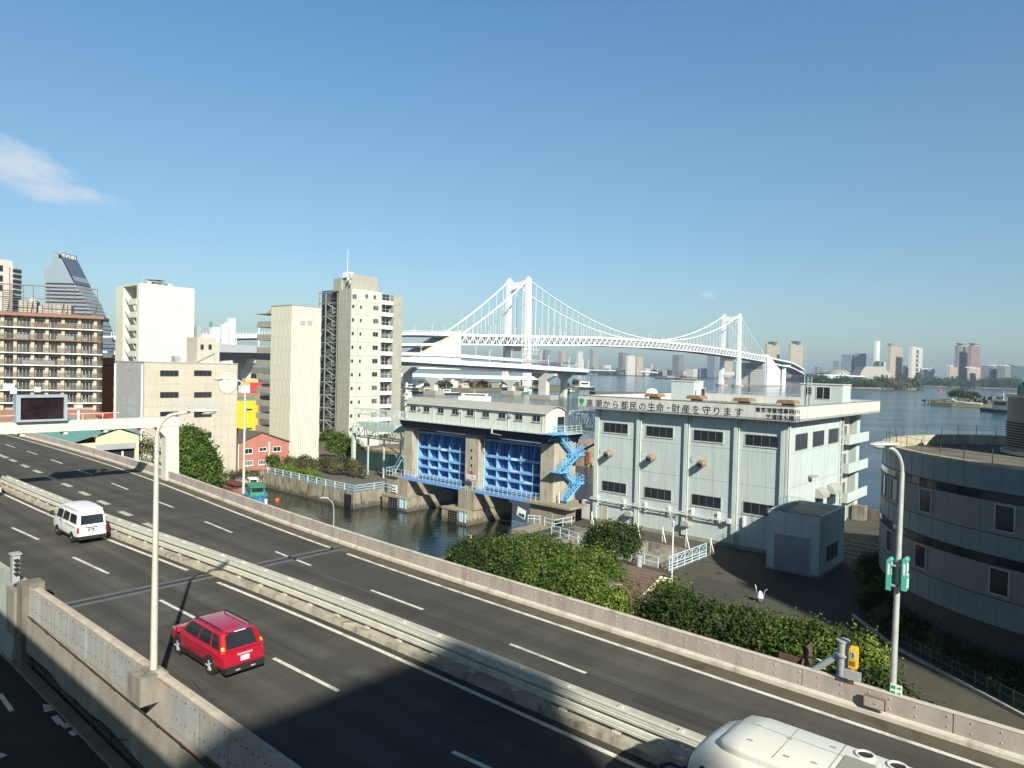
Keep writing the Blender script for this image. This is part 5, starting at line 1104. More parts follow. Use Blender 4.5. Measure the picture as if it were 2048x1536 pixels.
# stair tower and balconies behind the right face
T_ = MB(); T_.box(PU1 - 6, PU1 - .9, PVB, 104, ZG, ZC); part('rear_wing', T_, mat('cream_wing', (.46, .45, .38), .8, 0, .1, .5, streak=.15), ps)
T_ = MB(); T_.box(PU1 - .9, PU1 - .1, PVB + .02, PVB + 1.5, ZG + 2, ZC); part('glazed_stair', T_, m_glass, ps)
T_ = MB()
for z in np.arange(5, ZC, 1.0): T_.box(PU1 - .9, PU1 - .04, PVB + .01, PVB + 1.56, z, z + .07)
T_.box(PU1 - .1, PU1 + .05, PVB + 1.45, PVB + 1.6, ZG, ZC); part('stair_mullion', T_, m_pale2, ps)
for z in (6.3, 10.2, 14.0):
    B = MB(); b0, b1 = PVB + 1.6, 107.8; x0, x1 = PU1 - 1, PU1 + 2.6; vb1 = Pu(1752, 950, PU1 + .6)[0]; b1 = min(b1, 110)
    B.box(x0, PU1 + .7, b0 + .3, b1, z, z + .16); B.box(x0, PU1 + .7, b0 + .3, b0 + .44, z + .16, z + 1.3); B.box(PU1 + .58, PU1 + .7, b0 + .44, b1, z + .16, z + 1.3); bl = part('balcony', B, m_pale, ps)
    window(ps, 'u', PU1 - .9, b0 + .7, b0 + 1.7, z + .6, z + 2.1, n=1, fm=m_pale2); window(ps, 'u', PU1 - .9, b0 + 2.6, b0 + 4.8, z + .3, z + 2.3, n=2, fm=m_pale2, gm=m_glass2)
B = MB(); B.box(PU1 - 1.6, PU1 - .3, 105.5, 107, ZG, ZC); part('column', B, m_pale, ps)
# annex with roller shutter
AU0, AU1, AV0, AV1, AZ = -27.0, -21.8, 71.8, 79.9, 9.1
an = thing('annex', 'small pale blue annex with a grey roller shutter in front of the pump station', 'annex', (-24.4, 75, ZG))
B = MB(); B.box(AU0, AU1, AV0, AV1, ZG + .3, AZ - .5); B.box(AU0, AU1, AV0, AV0 + .25, AZ - .5, AZ); B.box(AU0, AU1, AV1 - .25, AV1, AZ - .5, AZ); B.box(AU0, AU0 + .25, AV0 + .25, AV1 - .25, AZ - .5, AZ); B.box(AU1 - .25, AU1, AV0 + .25, AV1 - .25, AZ - .5, AZ); part('wall', B, m_pale, an)
part('footing', MB().box(AU0 - .03, AU1 + .03, AV0 - .03, AV1, ZG, ZG + .3), m_foot, an)
part('roof', MB().box(AU0 + .25, AU1 - .25, AV0 + .25, AV1 - .25, AZ - .5, AZ - .42), m_foot, an)
B = MB(); B.box(AU0 + .75, AU1 - .9, AV0 - .03, AV0 - .02, ZG, 6.8)
for z in np.arange(ZG + .1, 6.75, .11): B.box(AU0 + .75, AU1 - .9, AV0 - .045, AV0 - .03, z, z + .06)
part('roller_shutter', B, mat('grey_shutter', (.30, .30, .33), .5, .2, .08, 1), an)
B = MB(); B.box(AU0 + .66, AU0 + .75, AV0 - .06, AV0, ZG, 6.9); B.box(AU1 - .9, AU1 - .81, AV0 - .06, AV0, ZG, 6.9); B.box(AU0 + .75, AU1 - .9, AV0 - .06, AV0, 6.8, 6.9); part('shutter_frame', B, m_pale2, an)
B = MB()
for x in (AU0 + 1.75, AU0 + 3.4): B.box(x, x + .03, AV0 - .006, AV0, 6.9, AZ)
B.box(AU0 - .04, AU1 + .04, AV0 - .04, AV0 + .27, AZ, AZ + .05); part('joint', B, m_groove, an)
window(an, 'u', AU1, 73.8, 77.7, 4.1, 5.9, n=3, fm=m_pale2); B = MB(); B.tube((AU1 + .1, AV0 + .25, ZG), (AU1 + .1, AV0 + .25, 8.2), .05, n=6); part('drain_pipe', B, m_pale2, an)
# ================================================================ yard: inlet bay, railings, braces
iw = MB(); iw.box(-52.0, -51.8, 63.6, 72.8, -3, 3.02); iw.box(-52, -33.4, 72.4, 72.6, -3, 3.05); iw.box(-33.6, -33.4, 63.6, 72.4, -3, 3.02)
solo('intake_wall', iw, m_conc, 'grooved concrete back wall of the sunken intake bay', 'wall', org=(-43, 72, 0))
np_ = None
for i, u in enumerate((-49.2, -45.6, -41.9, -38.2, -34.9)):
    B = MB(); r = .75; nose = [(u - r, 72.4), (u - r, 65.2)] + [(u - r * math.cos(a), 65.2 - r * math.sin(a)) for a in np.linspace(.2, math.pi - .2, 8)] + [(u + r, 65.2), (u + r, 72.4)]
    B.prism(nose, -3, 2.95 if i % 2 else 3.0)
    lab = ['first from the gate', 'second from the gate', 'third, behind the round dark tree', 'left of the lamp mast', 'right of the lamp mast beside the gate fence'][i]
    solo('intake_pier', B, m_conc, 'round nosed concrete intake pier, ' + lab, 'pier', org=(u, 68, 0), group='intake piers')
br = None
for px, py, d_ in ((1183, 1050, 'by the pump station corner'), (1275, 1075, 'at the second bay of the pump station'), (1325, 1083, 'third from the left'), (1372, 1095, 'behind the lamp mast'), (1421, 1107, 'beside the end of the gate fence')):
    u, v = Pz(px, py, 3); t = thing('barrier_post', 'white A-frame braced post, ' + d_, 'post', (u, v, 3), AG, 'braced posts')
    B = MB(); B.box(u - .06, u + .06, v - .04, v + .04, 3, 4.75); part('post', B, m_white, t); B = MB(); B.bar((u + .55, v - .25, 3), (u + .02, v, 4.3), .08, .06); B.bar((u + .3, v - .15, 3), (u + .02, v, 3.9), .05, .05); part('brace', B, m_white, t)
def railing(label, pts, h=1.1, z=3.0, rows=(.55, 1.1), sp=1.8, r=.045, mt=None, scroll=False, cat='railing', name='railing'):
    t = thing(name, label, cat, (pts[0][0], pts[0][1], z)); B = MB(); P = MB(); mt = mt or m_lblue
    for (ax, ay), (bx, by) in zip(pts[:-1], pts[1:]):
        n = max(1, round(math.hypot(bx - ax, by - ay) / sp))
        for q in rows: B.tube((ax, ay, z + q), (bx, by, z + q), r, n=6)
        for i in range(n + 1):
            f = i / n; x, y = ax + (bx - ax) * f, ay + (by - ay) * f; part('post', MB().tube((x, y, z), (x, y, z + h), r * 1.1, n=6), mt, t)
            if scroll and i < n:
                dx, dy = (bx - ax) / n, (by - ay) / n
                for sgn in (1, -1): B.path([(x + dx * s, y + dy * s, z + h * .74 + sgn * h * .16 * math.sin(s * 5.2)) for s in np.linspace(.1, .9, 7)], r * .6, 4)
    part('rail', B, mt, t); return t
g0, g1 = Pz(1312, 1140, 3), Pz(1412, 1114, 3)
railing('white sliding gate fence with scroll pattern beside the intake bay', [Pz(1338, 1143, 3), g1], h=1.5, rows=(.15, .45, .75, 1.5), sp=1.5, scroll=True, name='gate_fence', cat='fence')
railing('white railing between the hut roof and the intake bay', [Pz(1262, 1122, 3), Pz(1316, 1136, 3)], rows=(.5, 1.1))
railing('white railing over the brick coloured ledge behind the big bush', [Pz(1103, 1068, 3), Pz(1175, 1092, 3)], rows=(.5, 1.1))
railing('short white hoop rails on the quay end near the canal', [Pz(1056, 1046, 3), Pz(1080, 1048, 3)], rows=(.6, 1.0), sp=.8)
railing('white corner railing behind the short hoop rails', [Pz(1089, 1051, 3), Pz(1108, 1056, 3), Pz(1143, 1049, 3)], rows=(.5, 1.0), sp=1.5)
solo('quay_end_block', MB().box(-56.4, -53.5, 65.6, 70.5, -3, 3.0), m_conct, 'concrete quay end beside the canal at the foot of the flood gate', 'quay wall', org=(-56, 67, 0))
solo('brick_ledge', MB().box(-53.5, -40, 61.5, 63.6, -1, 3.1), mat('brick_paving', (.28, .14, .09), .9, 0, .2, 2, fine=.2), 'reddish brick ledge between the bush and the white railing', 'ledge', org=(-47, 62, 3))
wnch = thing('winch', 'green capstan winch on a rusty base at the quay end', 'winch', (*Pz(1115, 1038, 3), 3)); u, v = Pz(1115, 1038, 3); B = MB(); B.lathe((u, v, 3), [(.5, 0), (.45, .3), (.2, .35), (.2, 1.3), (.3, 1.4)], 12); part('base', B, mat('rusty_base', (.35, .18, .10), .8, 0, .3, 3), wnch, True); B = MB(); B.box(u - .9, u + .9, v - .3, v + .3, 4.2, 4.7); B.box(u - 1.1, u - .6, v - .4, v + .4, 3.3, 4.2); part('cabinet', B, mat('winch_green', (.16, .32, .26), .6, 0, .2, 2), wnch); part('mast', MB().tube((u + .2, v, 4.7), (u + .2, v, 6.6), .09, n=8), m_white, wnch)
pb_ = thing('picture_sign', 'small green and white warning sign on the quay end by the water', 'sign', (*Pz(1042, 1040, 3), 3)); u, v = Pz(1042, 1040, 3)
part('plate', MB().prism([(u - .8, 3.6), (u + .6, 3.1), (u + .8, 4.3), (u - .6, 4.7)], v, v + .06, 'y'), m_wh2, pb_); part('green_shape', MB().prism([(u - .5, 3.6), (u + .5, 3.3), (u + .6, 3.8), (u - .4, 3.9)], v - .02, v, 'y'), mat('deep_green', (.02, .12, .07), .6), pb_)
bx_ = thing('storage_box', 'white metal cabinet in the shadow left of the pump station corner', 'cabinet', (-54, 82, 3)); u, v = Pz(1174, 1038, 3); B = MB(); B.box(u - .9, u + .9, v, v + 1.5, 3, 5.4); part('body', B, mat('grey_white_cabinet', (.5, .52, .52), .6), bx_); part('top', MB().box(u - .95, u + .95, v - .05, v + 1.55, 5.4, 5.46), m_pale2, bx_)
# lamp mast in the yard
u, v = Pz(1343, 1172, 3); _, zt = Pv(1347, 1040, v)
ms = thing('floodlight_mast', 'slim white mast with floodlights standing beside the small hut', 'lamp mast', (u, v, 3)); part('pole', MB().tube((u, v, 3), (u, v, zt), .075, .055, 8), m_white, ms, True)
B = MB(); B.box(u - .35, u + .35, v - .04, v + .04, zt, zt + .06); B.tube((u, v, zt - .6), (u, v, zt - .2), .14, n=8)
for s in (-1, 1): B.box(u + s * .3 - .1, u + s * .3 + .1, v - .12, v + .12, zt + .06, zt + .3)
part('lamp_bracket', B, m_steel, ms); part('foot', MB().box(u - .2, u + .2, v - .2, v + .2, 3, 3.35), m_wh2, ms)
# small hut with brown gable roof
HUr = -31.6
hp = [Pu(1318, 1145, HUr), Pu(1347, 1152, HUr), Pu(1262, 1213, HUr)]
hut = thing('hut', 'small cream hut with a brown gable roof and steel chimney among the bushes', 'hut', (-35, 58, 3)); rv, rz = hp[0]; ev, ez = hp[1]; lv = 2 * rv - ev - 1.5; lz = ez - .5; L = 6.5
B = MB(); B.prism([(lv, 2.6), (ev, 2.6), (ev, ez - .1), (rv, rz - .12), (lv, lz - .1)], HUr - L, HUr, 'x'); part('wall', B, mat('cream_plaster', (.62, .56, .42), .85, 0, .08, 1), hut)
B = MB(); B.prism([(rv, rz - .1), (ev + .35, ez - .25), (ev + .35, ez - .13), (rv, rz + .04)], HUr - L - .2, HUr + .3, 'x'); B.prism([(rv, rz - .1), (rv, rz + .04), (lv - .35, lz - .13), (lv - .35, lz - .25)], HUr - L - .2, HUr + .3, 'x')
for q in np.arange(0, 1, .09): B.tube((HUr - L - .2, rv + (lv - .35 - rv) * q, rz + .05 + (lz - .13 - rz) * q), (HUr + .3, rv + (lv - .35 - rv) * q, rz + .05 + (lz - .13 - rz) * q), .03, n=4)
part('roof', B, mat('brown_roof', (.15, .11, .085), .8, 0, .15, 1.5, streak=.1), hut)
cu_, cz_ = Pv(1278, 1130, rv + .4); part('chimney', MB().tube((cu_, rv + .4, rz - .3), (cu_, rv + .4, rz + .9), .28, n=12).tube((cu_, rv + .4, rz + .9), (cu_, rv + .4, rz + 1.05), .38, n=12), m_steel, hut, True)
# ---- little cart with a bell-like bag
ck = thing('handcart', 'small handcart holding a pale blue sack on the empty yard', 'cart', (*Pz(1520, 1205, 3), 3)); u, v = Pz(1520, 1205, 3)
B = MB(); B.path([(u - .55, v + .2, 4.4), (u - .4, v + .1, 4.1), (u - .3, v, 3.25)], .03, 5); B.path([(u + .55, v + .2, 4.25), (u + .35, v + .1, 4.1), (u + .2, v, 3.1)], .03, 5); B.path([(u - .3, v, 3.25), (u + .2, v, 3.1)], .03, 5); part('frame', B, m_steel, ck)
part('sack', MB().lathe((u - .02, v, 3.4), [(.28, 0), (.3, .15), (.2, .45), (.08, .62)], 10), mat('pale_blue_sack', (.45, .6, .68), .7), ck, True); part('wheel', MB().tube((u - .3, v, 3.15), (u - .3, v + .06, 3.15), .15, n=12).tube((u + .2, v, 3.15), (u + .2, v + .06, 3.15), .15, n=12), m_black, ck)
# parking marks and sea wall
PK = MB()
for q in np.arange(0, 5): PK.box(-24.6 + q * .9 * .2 - .05, -24.5 + q * .18, 83 + q * 2.0, 83.3 + q * 2, 3.0, 3.004); PK.box(-24.6, -20.5, 83 + q * 2.2, 83.1 + q * 2.2, 3.0, 3.004)
solo('parking_markings', PK, m_sq, kind='structure')
SW = MB(); SW.box(-40, 40, 107.2, 107.8, 2.5, 4.4); solo('sea_wall', SW, mat('dark_sea_wall', (.12, .11, .09), .9, 0, .2, .5, streak=.4), 'low dark sea wall along the water behind the yard', 'wall', org=(-20, 107, 3)); ck2 = Pz(1727, 1045, 3)
solo('concrete_post', MB().box(-27.8, -26.2, 105.2, 106.6, 3, 5.0), m_conc, 'square concrete post beside the sea wall', 'post', org=(-27, 106, 3))
# ================================================================ round building
RC, RR = (46.7, 51.5), 17.0; RZ = 17.6
m_tile = mat('blue_grey_tile', (.155, .20, .22), .45, 0, .08, .5, fine=.05)
m_beige = mat('beige_band', (.185, .19, .18), .6, 0, .08, .6)
rb = thing('round_building', 'dark round office building with curved bands and a roof terrace at the right', 'building', (RC[0], RC[1], 3), 0)
def cyl(r, z0, z1, a0=rad(120), a1=rad(300), n=72): return MB().lathe((*RC, 0), [(r, z0), (r, z1)], n, a0, a1)
FULL = (0, 2 * math.pi)
part('wall', MB().lathe((*RC, 0), [(RR, 7.3), (RR, RZ)], 120, cap=False), m_tile, rb, True)
part('base_wall', MB().lathe((*RC, 0), [(RR - 1.2, 3), (RR - 1.2, 7.4)], 90, cap=False), mat('dark_base', (.05, .055, .055), .7, 0, .2), rb)
for zb in (15.25, 11.15): 
    part('dark_strip', MB().lathe((*RC, 0), [(RR - .02, zb), (RR + .02, zb), (RR + .02, zb + .55), (RR - .02, zb + .55)], 120, cap=False), m_glass, rb)
    part('beige_band', MB().lathe((*RC, 0), [(RR, zb - 2.1), (RR + .035, zb - 2.1), (RR + .035, zb - .02), (RR, zb - .02)], 120, cap=False), m_beige, rb)
    TR = MB()
    for z in (zb - .02, zb + .55, zb - 2.12): TR.lathe((*RC, 0), [(RR, z), (RR + .05, z), (RR + .05, z + .05), (RR, z + .05)], 120, cap=False)
    part('band_trim', TR, m_black, rb)
JN = MB()
for a in np.arange(rad(150), rad(290), 1.25 / RR):
    x, y = RC[0] + (RR + .004) * math.cos(a), RC[1] + (RR + .004) * math.sin(a)
    for z0, z1 in ((15.9, RZ), (11.8, 13.1), (7.3, 9.0)): JN.tube((x, y, z0), (x, y, z1), .012, n=4, cap=False)
for z in np.arange(7.6, RZ, .55):
    if any(abs(z - c) < s for c, s in ((14.5, 1.5), (10.4, 1.5))): continue
    JN.lathe((*RC, 0), [(RR + .006, z), (RR + .006, z + .015)], 90, rad(140), rad(300))
for a in np.arange(rad(150), rad(290), 2.5 / RR):
    x, y = RC[0] + (RR + .036) * math.cos(a), RC[1] + (RR + .036) * math.sin(a)
    for zb in (15.25, 11.15): JN.tube((x, y, zb - 2.1), (x, y, zb), .015, n=4, cap=False)
part('tile_joint', JN, m_groove, rb)
def rwin(px, zb, w=1.25, h=1.5):
    d = ray(px, 768 + 0.0); az = math.atan2(d.y, d.x); ox, oy = -RC[0], -RC[1]; dx, dy = math.cos(az), math.sin(az); bq = ox * dx + oy * dy; cq = ox * ox + oy * oy - (RR + .035) ** 2; t = -bq - math.sqrt(max(0, bq * bq - cq)); a = math.atan2(dy * t - RC[1], dx * t - RC[0])
    for nm, ww, hh, o, mt in (('window', w, h, .05, m_pale2), ):
        F = MB()
        def R4(a0, a1, z0, z1, r0, r1, mb):
            P = [(r, q, z) for q in (a0, a1) for r in (r0, r1) for z in (z0, z1)]
            vs = [(RC[0] + r * math.cos(q), RC[1] + r * math.sin(q), z) for r, q, z in P]; mb.add(vs, [(0, 1, 3, 2), (4, 6, 7, 5), (0, 4, 5, 1), (2, 3, 7, 6), (0, 2, 6, 4), (1, 5, 7, 3)])
        da = w / 2 / RR; z0, z1 = zb - 1.85, zb - .12; f = .08
        R4(a - da, a + da, z0, z0 + f, RR, RR + .12, F); R4(a - da, a + da, z1 - f, z1, RR, RR + .12, F); R4(a - da, a - da + f / RR, z0 + f, z1 - f, RR, RR + .12, F); R4(a + da - f / RR, a + da, z0 + f, z1 - f, RR, RR + .12, F)
        o_ = part('window', F, m_grey, rb); Gl = MB(); R4(a - da + f / RR, a + da - f / RR, z0 + f, z1 - f, RR, RR + .06, Gl); part('pane', Gl, m_glass, o_)
for px in (1797, 1861, 2021): rwin(px, 15.25); rwin(px - 6, 11.15)
rwin(1776, 15.25)
part('roof', MB().lathe((*RC, 0), [(0, RZ - .9), (RR - .5, RZ - .9)], 72, cap=False), mat('roof_gravel', (.12, .105, .08), .95, 0, .3, .3, fine=.2), rb)
part('parapet', MB().lathe((*RC, 0), [(RR - .5, RZ - .9), (RR - .5, RZ), (RR + .05, RZ), (RR + .05, RZ - .15)], 120, cap=False), mat('cream_parapet', (.44, .40, .30), .85, 0, .12, .6, streak=.4), rb)
RL = MB()
for q in (.45, .9): RL.lathe((*RC, 0), [(RR - .25, RZ + q), (RR - .21, RZ + q + .02), (RR - .21, RZ + q)], 90, cap=False)
for a in np.arange(0, 6.28, 2.0 / RR): x, y = RC[0] + (RR - .23) * math.cos(a), RC[1] + (RR - .23) * math.sin(a); RL.tube((x, y, RZ), (x, y, RZ + .95), .03, n=5)
part('roof_railing', RL, mat('dark_railing', (.10, .095, .085), .6, .2), rb)
x_, z_ = PY(2018, 800, 56); PC = (47.3, 58.1, 0); P = MB(); P.lathe(PC, [(5.0, RZ - .9), (5.0, 21.6)], 60, cap=False); pn = part('penthouse', P, mat('penthouse_grey', (.17, .17, .15), .7, 0, .1), rb, True)
P = MB(); P.lathe(PC, [(5.0, 21.6), (5.15, 21.6), (5.15, 21.85), (0.01, 21.85)], 60, cap=False); P.lathe(PC, [(5.0, RZ - .8), (5.4, RZ - .8), (5.4, RZ - .5), (5.0, RZ - .5)], 60, cap=False); part('penthouse_cap', P, m_roofg, pn)
P = MB()
for z in np.arange(RZ - .2, RZ + 2.0, .22): P.lathe(PC, [(5.01, z), (5.12, z + .02), (5.01, z + .1)], 60, cap=False)
part('louvre', P, m_black, pn)
x_, z_ = PY(2036, 768, 57); P = MB(); P.tube((x_ + .8, 57, 21.8), (x_ + .8, 57, 22.6), .7, .7, 12); P.tube((x_ + .8, 57, 22.6), (x_ + 1.1, 57, 23.0), .45, .25, 10); solo('roof_machine', P, mat('green_machine', (.05, .15, .13), .5, 0, .2), 'small dark green machine on top of the roof cylinder at the right edge', 'machine', org=(0, 0, 0), ag=0)

YD = MB()
for (u_, v_) in ((-30, 66), (-24, 58), (-19, 68.5), (-36, 58.5)): YD.box(u_, u_ + .7, v_, v_ + .7, 3.0, 3.006)
for u_ in np.arange(-33, -18, 3.1): YD.box(u_, u_ + 2.9, 69.3, 69.55, 3.0, 3.005)
solo('drain_covers', YD, mat('iron_cover', (.035, .033, .03), .7, .2, .2, 3), kind='structure')
PT = MB(); PT.add([(-31, 60, 3.003), (-25, 59, 3.003), (-24.5, 63.5, 3.003), (-30.5, 64.2, 3.003)], [(0, 1, 2, 3)]); PT.add([(-21, 55, 3.003), (-16, 52.5, 3.003), (-15, 54, 3.003), (-20.5, 57.5, 3.003)], [(0, 1, 2, 3)]); PT.add([(-23, 84, 3.003), (-19.5, 84, 3.003), (-19.5, 97, 3.003), (-23, 97, 3.003)], [(0, 1, 2, 3)])
solo('asphalt_patch', PT, mat('patch_asphalt', (.05, .048, .04), .95, 0, .15, 1, fine=.15), kind='structure')
# ================================================================ town on the left bank
def gbox(mb, u0, u1, v0, v1, z0, z1): return mb.box(u0, u1, v0, v1, z0, z1)
def newb(name, label, u, v, z=2.6, cat='building', group=None): return thing(name, label, cat, (u, v, z), AG, group)
m_cream = mat('cream_tiled_wall', (.50, .455, .37), .8, 0, .05, .3, streak=.14, fine=.04)
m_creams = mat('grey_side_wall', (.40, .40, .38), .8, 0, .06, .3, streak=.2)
m_faint = mat('faded_blue_lettering', (.42, .46, .50), .8)
m_disc = mat('faded_white_disc', (.61, .56, .48), .8, 0, .05)
m_jt = mat('tile_joint', (.34, .30, .24), .9)
# ---- cream warehouse
wh = newb('warehouse', 'cream freight warehouse with faded lettering and ribbon windows beside the canal', -119.5, 46.6)
WU, WV0, WV1, WZ = -119.5, 46.6, 62.4, 22.4
part('wall', MB().box(WU - 12.3, WU, WV0 + .02, WV1, 2.6, WZ), m_cream, wh)
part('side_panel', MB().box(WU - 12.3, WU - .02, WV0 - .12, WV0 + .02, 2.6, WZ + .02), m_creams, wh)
B = MB()
for z in np.arange(4, WZ, 1.86): B.box(WU, WU + .008, WV0, WV1, z, z + .04)
for y in np.arange(WV0 + 1.3, WV1, 1.3): B.box(WU, WU + .007, y, y + .02, 2.6, WZ)
part('tile_line', B, m_jt, wh)
B = MB(); B.box(WU - 12.4, WU + .08, WV0 - .18, WV1 + .05, WZ, WZ + .18); part('parapet_cap', B, m_creams, wh)
B = MB()
for x in (WU - 11.9, WU - .45): B.tube((x, WV0 - .25, 2.6), (x, WV0 - .25, WZ - .3), .13, n=8)
part('drain_pipe', B, m_white, wh)
for (x0, x1) in ((320, 357), (388, 423)):
    for (y0, y1) in ((740.5, 750.5), (784, 794), (823.5, 834), (866, 877.5)):
        if x0 == 320 and y0 > 860: x1q = 335
        else: x1q = x1
        z1 = Pu(x0, y0, WU)[1]; a = Pu(x0, y0, WU)[0]; b = Pu(x1q, y0, WU)[0]; window(wh, 'u', WU, a, b, z1 - .98, z1, n=4 if x1q > 340 else 2, fm=mat('bronze_frame', (.12, .11, .09), .5, .3))
a, z = Pu(337, 813, WU); text('港区の貨物駅', 1.35, m_faint, wh, 'u', WU + .015, a, z, ext=.005, sx=1.1)
a, z = Pu(396, 824, WU); text('新運輸㈱', 1.05, m_faint, wh, 'u', WU + .015, a, z, ext=.005, sx=1.15)
a, z = Pv(246, 808, WV0 - .12); text('新運輸', 1.5, m_faint, wh, 'v', WV0 - .135, a, z, ext=.005, sx=1.25); text('貨物駅', 1.5, m_faint, wh, 'v', WV0 - .135, a, z - 1.7, ext=.005, sx=1.25)
a, z = Pu(456, 764, WU); B = MB(); B.add([(WU + .012, a + 1.8 * math.cos(t), z + 1.8 * math.sin(t)) for t in np.arange(0, 6.28, .2)], [tuple(range(32))]); B.add([(WU + .012, a + .4 + 1.7 * math.cos(t), z + 1.9 + 1.7 * math.sin(t)) for t in np.arange(0, 6.28, .2)], [tuple(range(32))]) if False else None
part('round_mark', B, m_disc, wh)
B = MB(); B.path([(WU + .02, a + 1.75 * math.cos(t), z - .4 + 1.75 * math.sin(t)) for t in np.arange(0, 6.5, .25)], .03, 4); part('ring_mark', B, mat('brown_ring', (.22, .15, .10), .8), wh)
a, z = Pv(259, 763, WV0 - .12); B = MB(); B.path([(a + 1.25 * math.cos(t), WV0 - .14, z + 2.0 * math.sin(t)) for t in np.arange(1.0, 5.2, .2)], .03, 4); part('arc_mark', B, mat('faded_red_ring', (.42, .16, .13), .8), wh)
rp = MB(); v0 = Pu(392, 725, WU - 1)[0]; rp.box(WU - 5, WU - 1, Pu(394, 700, WU - 1)[0], Pu(432, 700, WU - 1)[0], WZ, ZV(674, WU - 1, 55)); rp.box(WU - 4, WU - 1, Pu(432, 700, WU - 1)[0], Pu(439, 700, WU - 1)[0], WZ, ZV(683, WU - 1, 55)); pe = part('roof_house', rp, m_cream, wh)
for x in (404, 420): a = Pu(x, 694, WU - 1)[0]; z = Pu(x, 694, WU - 1)[1]; window(pe, 'u', WU - 1, a - .35, a + .35, z - .5, z + .5, n=1)
RL = MB(); RL.box(WU - 3.5, WU - 2, Pu(350, 720, WU - 2)[0], Pu(362, 720, WU - 2)[0], WZ, WZ + 1.2); RL.tube((WU - 1.5, 51, WZ), (WU - 1.5, 51, WZ + 3.4), .04, n=5); RL.path([(WU - .6, 54.5, WZ), (WU - .6, 58.4, WZ + 2.1), (WU - .6, 58.6, WZ)], .06, 5); part('roof_fitting', RL, m_grey, wh)
# ---- teal roofed shed behind the expressway
va, za = Pv(213, 0, 40)
t = newb('boat_shed', 'low cream shed with teal roof and a dark open front behind the expressway', -100, 40)
VS = 38.0; l, zl = Pv(112, 862, VS)
def pxv(px, py, v): return Pv(px, py, v)
UF = -104.0    # gable face u-plane
ga = Pu(194, 885, UF - 4) ; pk = Pu(236, 855, UF); ev = Pu(278, 869, UF); lo_ = Pu(146, 884, UF)
B = MB(); B.prism([(lo_[0], 2.6), (Pu(192, 900, UF)[0], 2.6), (Pu(192, 880, UF)[0], pk[1] - .9 - (pk[0] - Pu(192, 880, UF)[0]) * .38), (lo_[0], lo_[1] - .3)], UF - .3, UF, 'x'); B.prism([(Pu(192, 880, UF)[0], pk[1] - 2.6), (ev[0], pk[1] - 2.6), (ev[0], ev[1] - .2), (pk[0], pk[1] - .2), (Pu(192, 880, UF)[0], pk[1] - .2 - (pk[0] - Pu(192, 880, UF)[0]) * .40)], UF - .3, UF, 'x'); B.box(UF - .3, UF, ev[0] - .5, ev[0], 2.6, pk[1] - 2.6); part('gable_wall', B, mat('pale_yellow_wall', (.60, .54, .36), .8, 0, .05, .5), t)
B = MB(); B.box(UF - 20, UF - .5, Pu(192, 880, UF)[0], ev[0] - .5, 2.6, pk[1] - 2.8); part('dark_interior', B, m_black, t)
B = MB(); L = 26
B.prism([(lo_[0] - .4, lo_[1] - .2), (pk[0], pk[1]), (pk[0], pk[1] + .15), (lo_[0] - .4, lo_[1] - .02)], UF - L, UF + .4, 'x'); B.prism([(pk[0], pk[1]), (ev[0] + .4, ev[1] - .1), (ev[0] + .4, ev[1] + .05), (pk[0], pk[1] + .15)], UF - L, UF + .4, 'x')
for x in np.arange(UF - L, UF, .8): B.bar((x, lo_[0] - .4, lo_[1] + .02), (x, pk[0], pk[1] + .19), .06, .05)
part('roof', B, mat('teal_sheet_roof', (.13, .28, .26), .6, .1, .08, .6, streak=.1), t)
B = MB(); B.box(UF, UF + .06, Pu(192, 880, UF)[0], ev[0] - .4, pk[1] - 3.0, pk[1] - 2.2); part('roller_box', B, m_grey, t)
t = thing('pipe_bridge', 'white tubular frame beside the open shed below the parapet', 'steel frame', (-88, 36, 6)); B = MB(); a, z = Pv(245, 912, 35); b, z2 = Pv(326, 911, 35); B.box(a, b, 34.9, 35.1, z - .3, z); B.tube((a, 35, z - 2), (a, 35, z + .6), .12, n=6)
for q in (.3, .5, .75): B.bar((a + (b - a) * q, 35, z - .3), (a + (b - a) * (q + .12), 35, z - 2.6), .12, .12); B.bar((a + (b - a) * (q + .2), 35, z - .3), (a + (b - a) * (q + .1), 35, z - 2.6), .12, .12)
part('frame', B, m_white, t)
# ---- white block with open stairwell
SU, SV = -165.0, 63.0
def pz_u(px, py, u=SU): return Pu(px, py, u)
r1 = Pu(389, 573, SU); z_top = Pu(277, 566, SU)[1]; SV = Pu(277, 700, SU)[0]; l1 = Pv(232, 566, SV)[0]
t = newb('white_tower_block', 'blank white tower block with an open stairwell down its narrow side', SU, SV)
m_wt = mat('white_render', (.62, .62, .52), .8, 0, .03, .2, streak=.06, fine=.03)
ua, ub = Pv(247, 600, SV)[0], Pv(273.5, 600, SV)[0]
B = MB(); B.box(ub, SU, SV, r1[0], 2.6, z_top); B.box(l1, ub, SV + 2.6, r1[0], 2.6, z_top); B.box(l1, ua, SV, SV + 2.6, 2.6, z_top); B.box(ua, ub, SV, SV + 2.6, z_top - .35, z_top); part('wall', B, m_wt, t)
for k, py in enumerate((608, 634, 660, 686, 712, 738, 764)):
    z = Pv(265, py, SV)[1]; B = MB(); um = ua + (ub - ua) * .42
    B.box(um, ub - .05, SV - .05, SV + 1.2, z - .15, z); B.box(um, ub - .05, SV - .08, SV - .0, z, z + 1.15); part('stair_landing', B, m_wt, t)
    B = MB(); B.prism([(ua, z + 2.0), (um, z + .1), (um, z - .25), (ua, z + 1.6)], SV + .2, SV + 1.2, 'y'); part('stair_flight', B, m_wt, t)
B = MB(); B.box(ua + .02, ub, SV + 2.58, SV + 2.6, 2.6, z_top - .3); part('painted_stair_shade', B, m_grey, t)  # thin grey sheet on the white wall; stairwell shade put into its colour
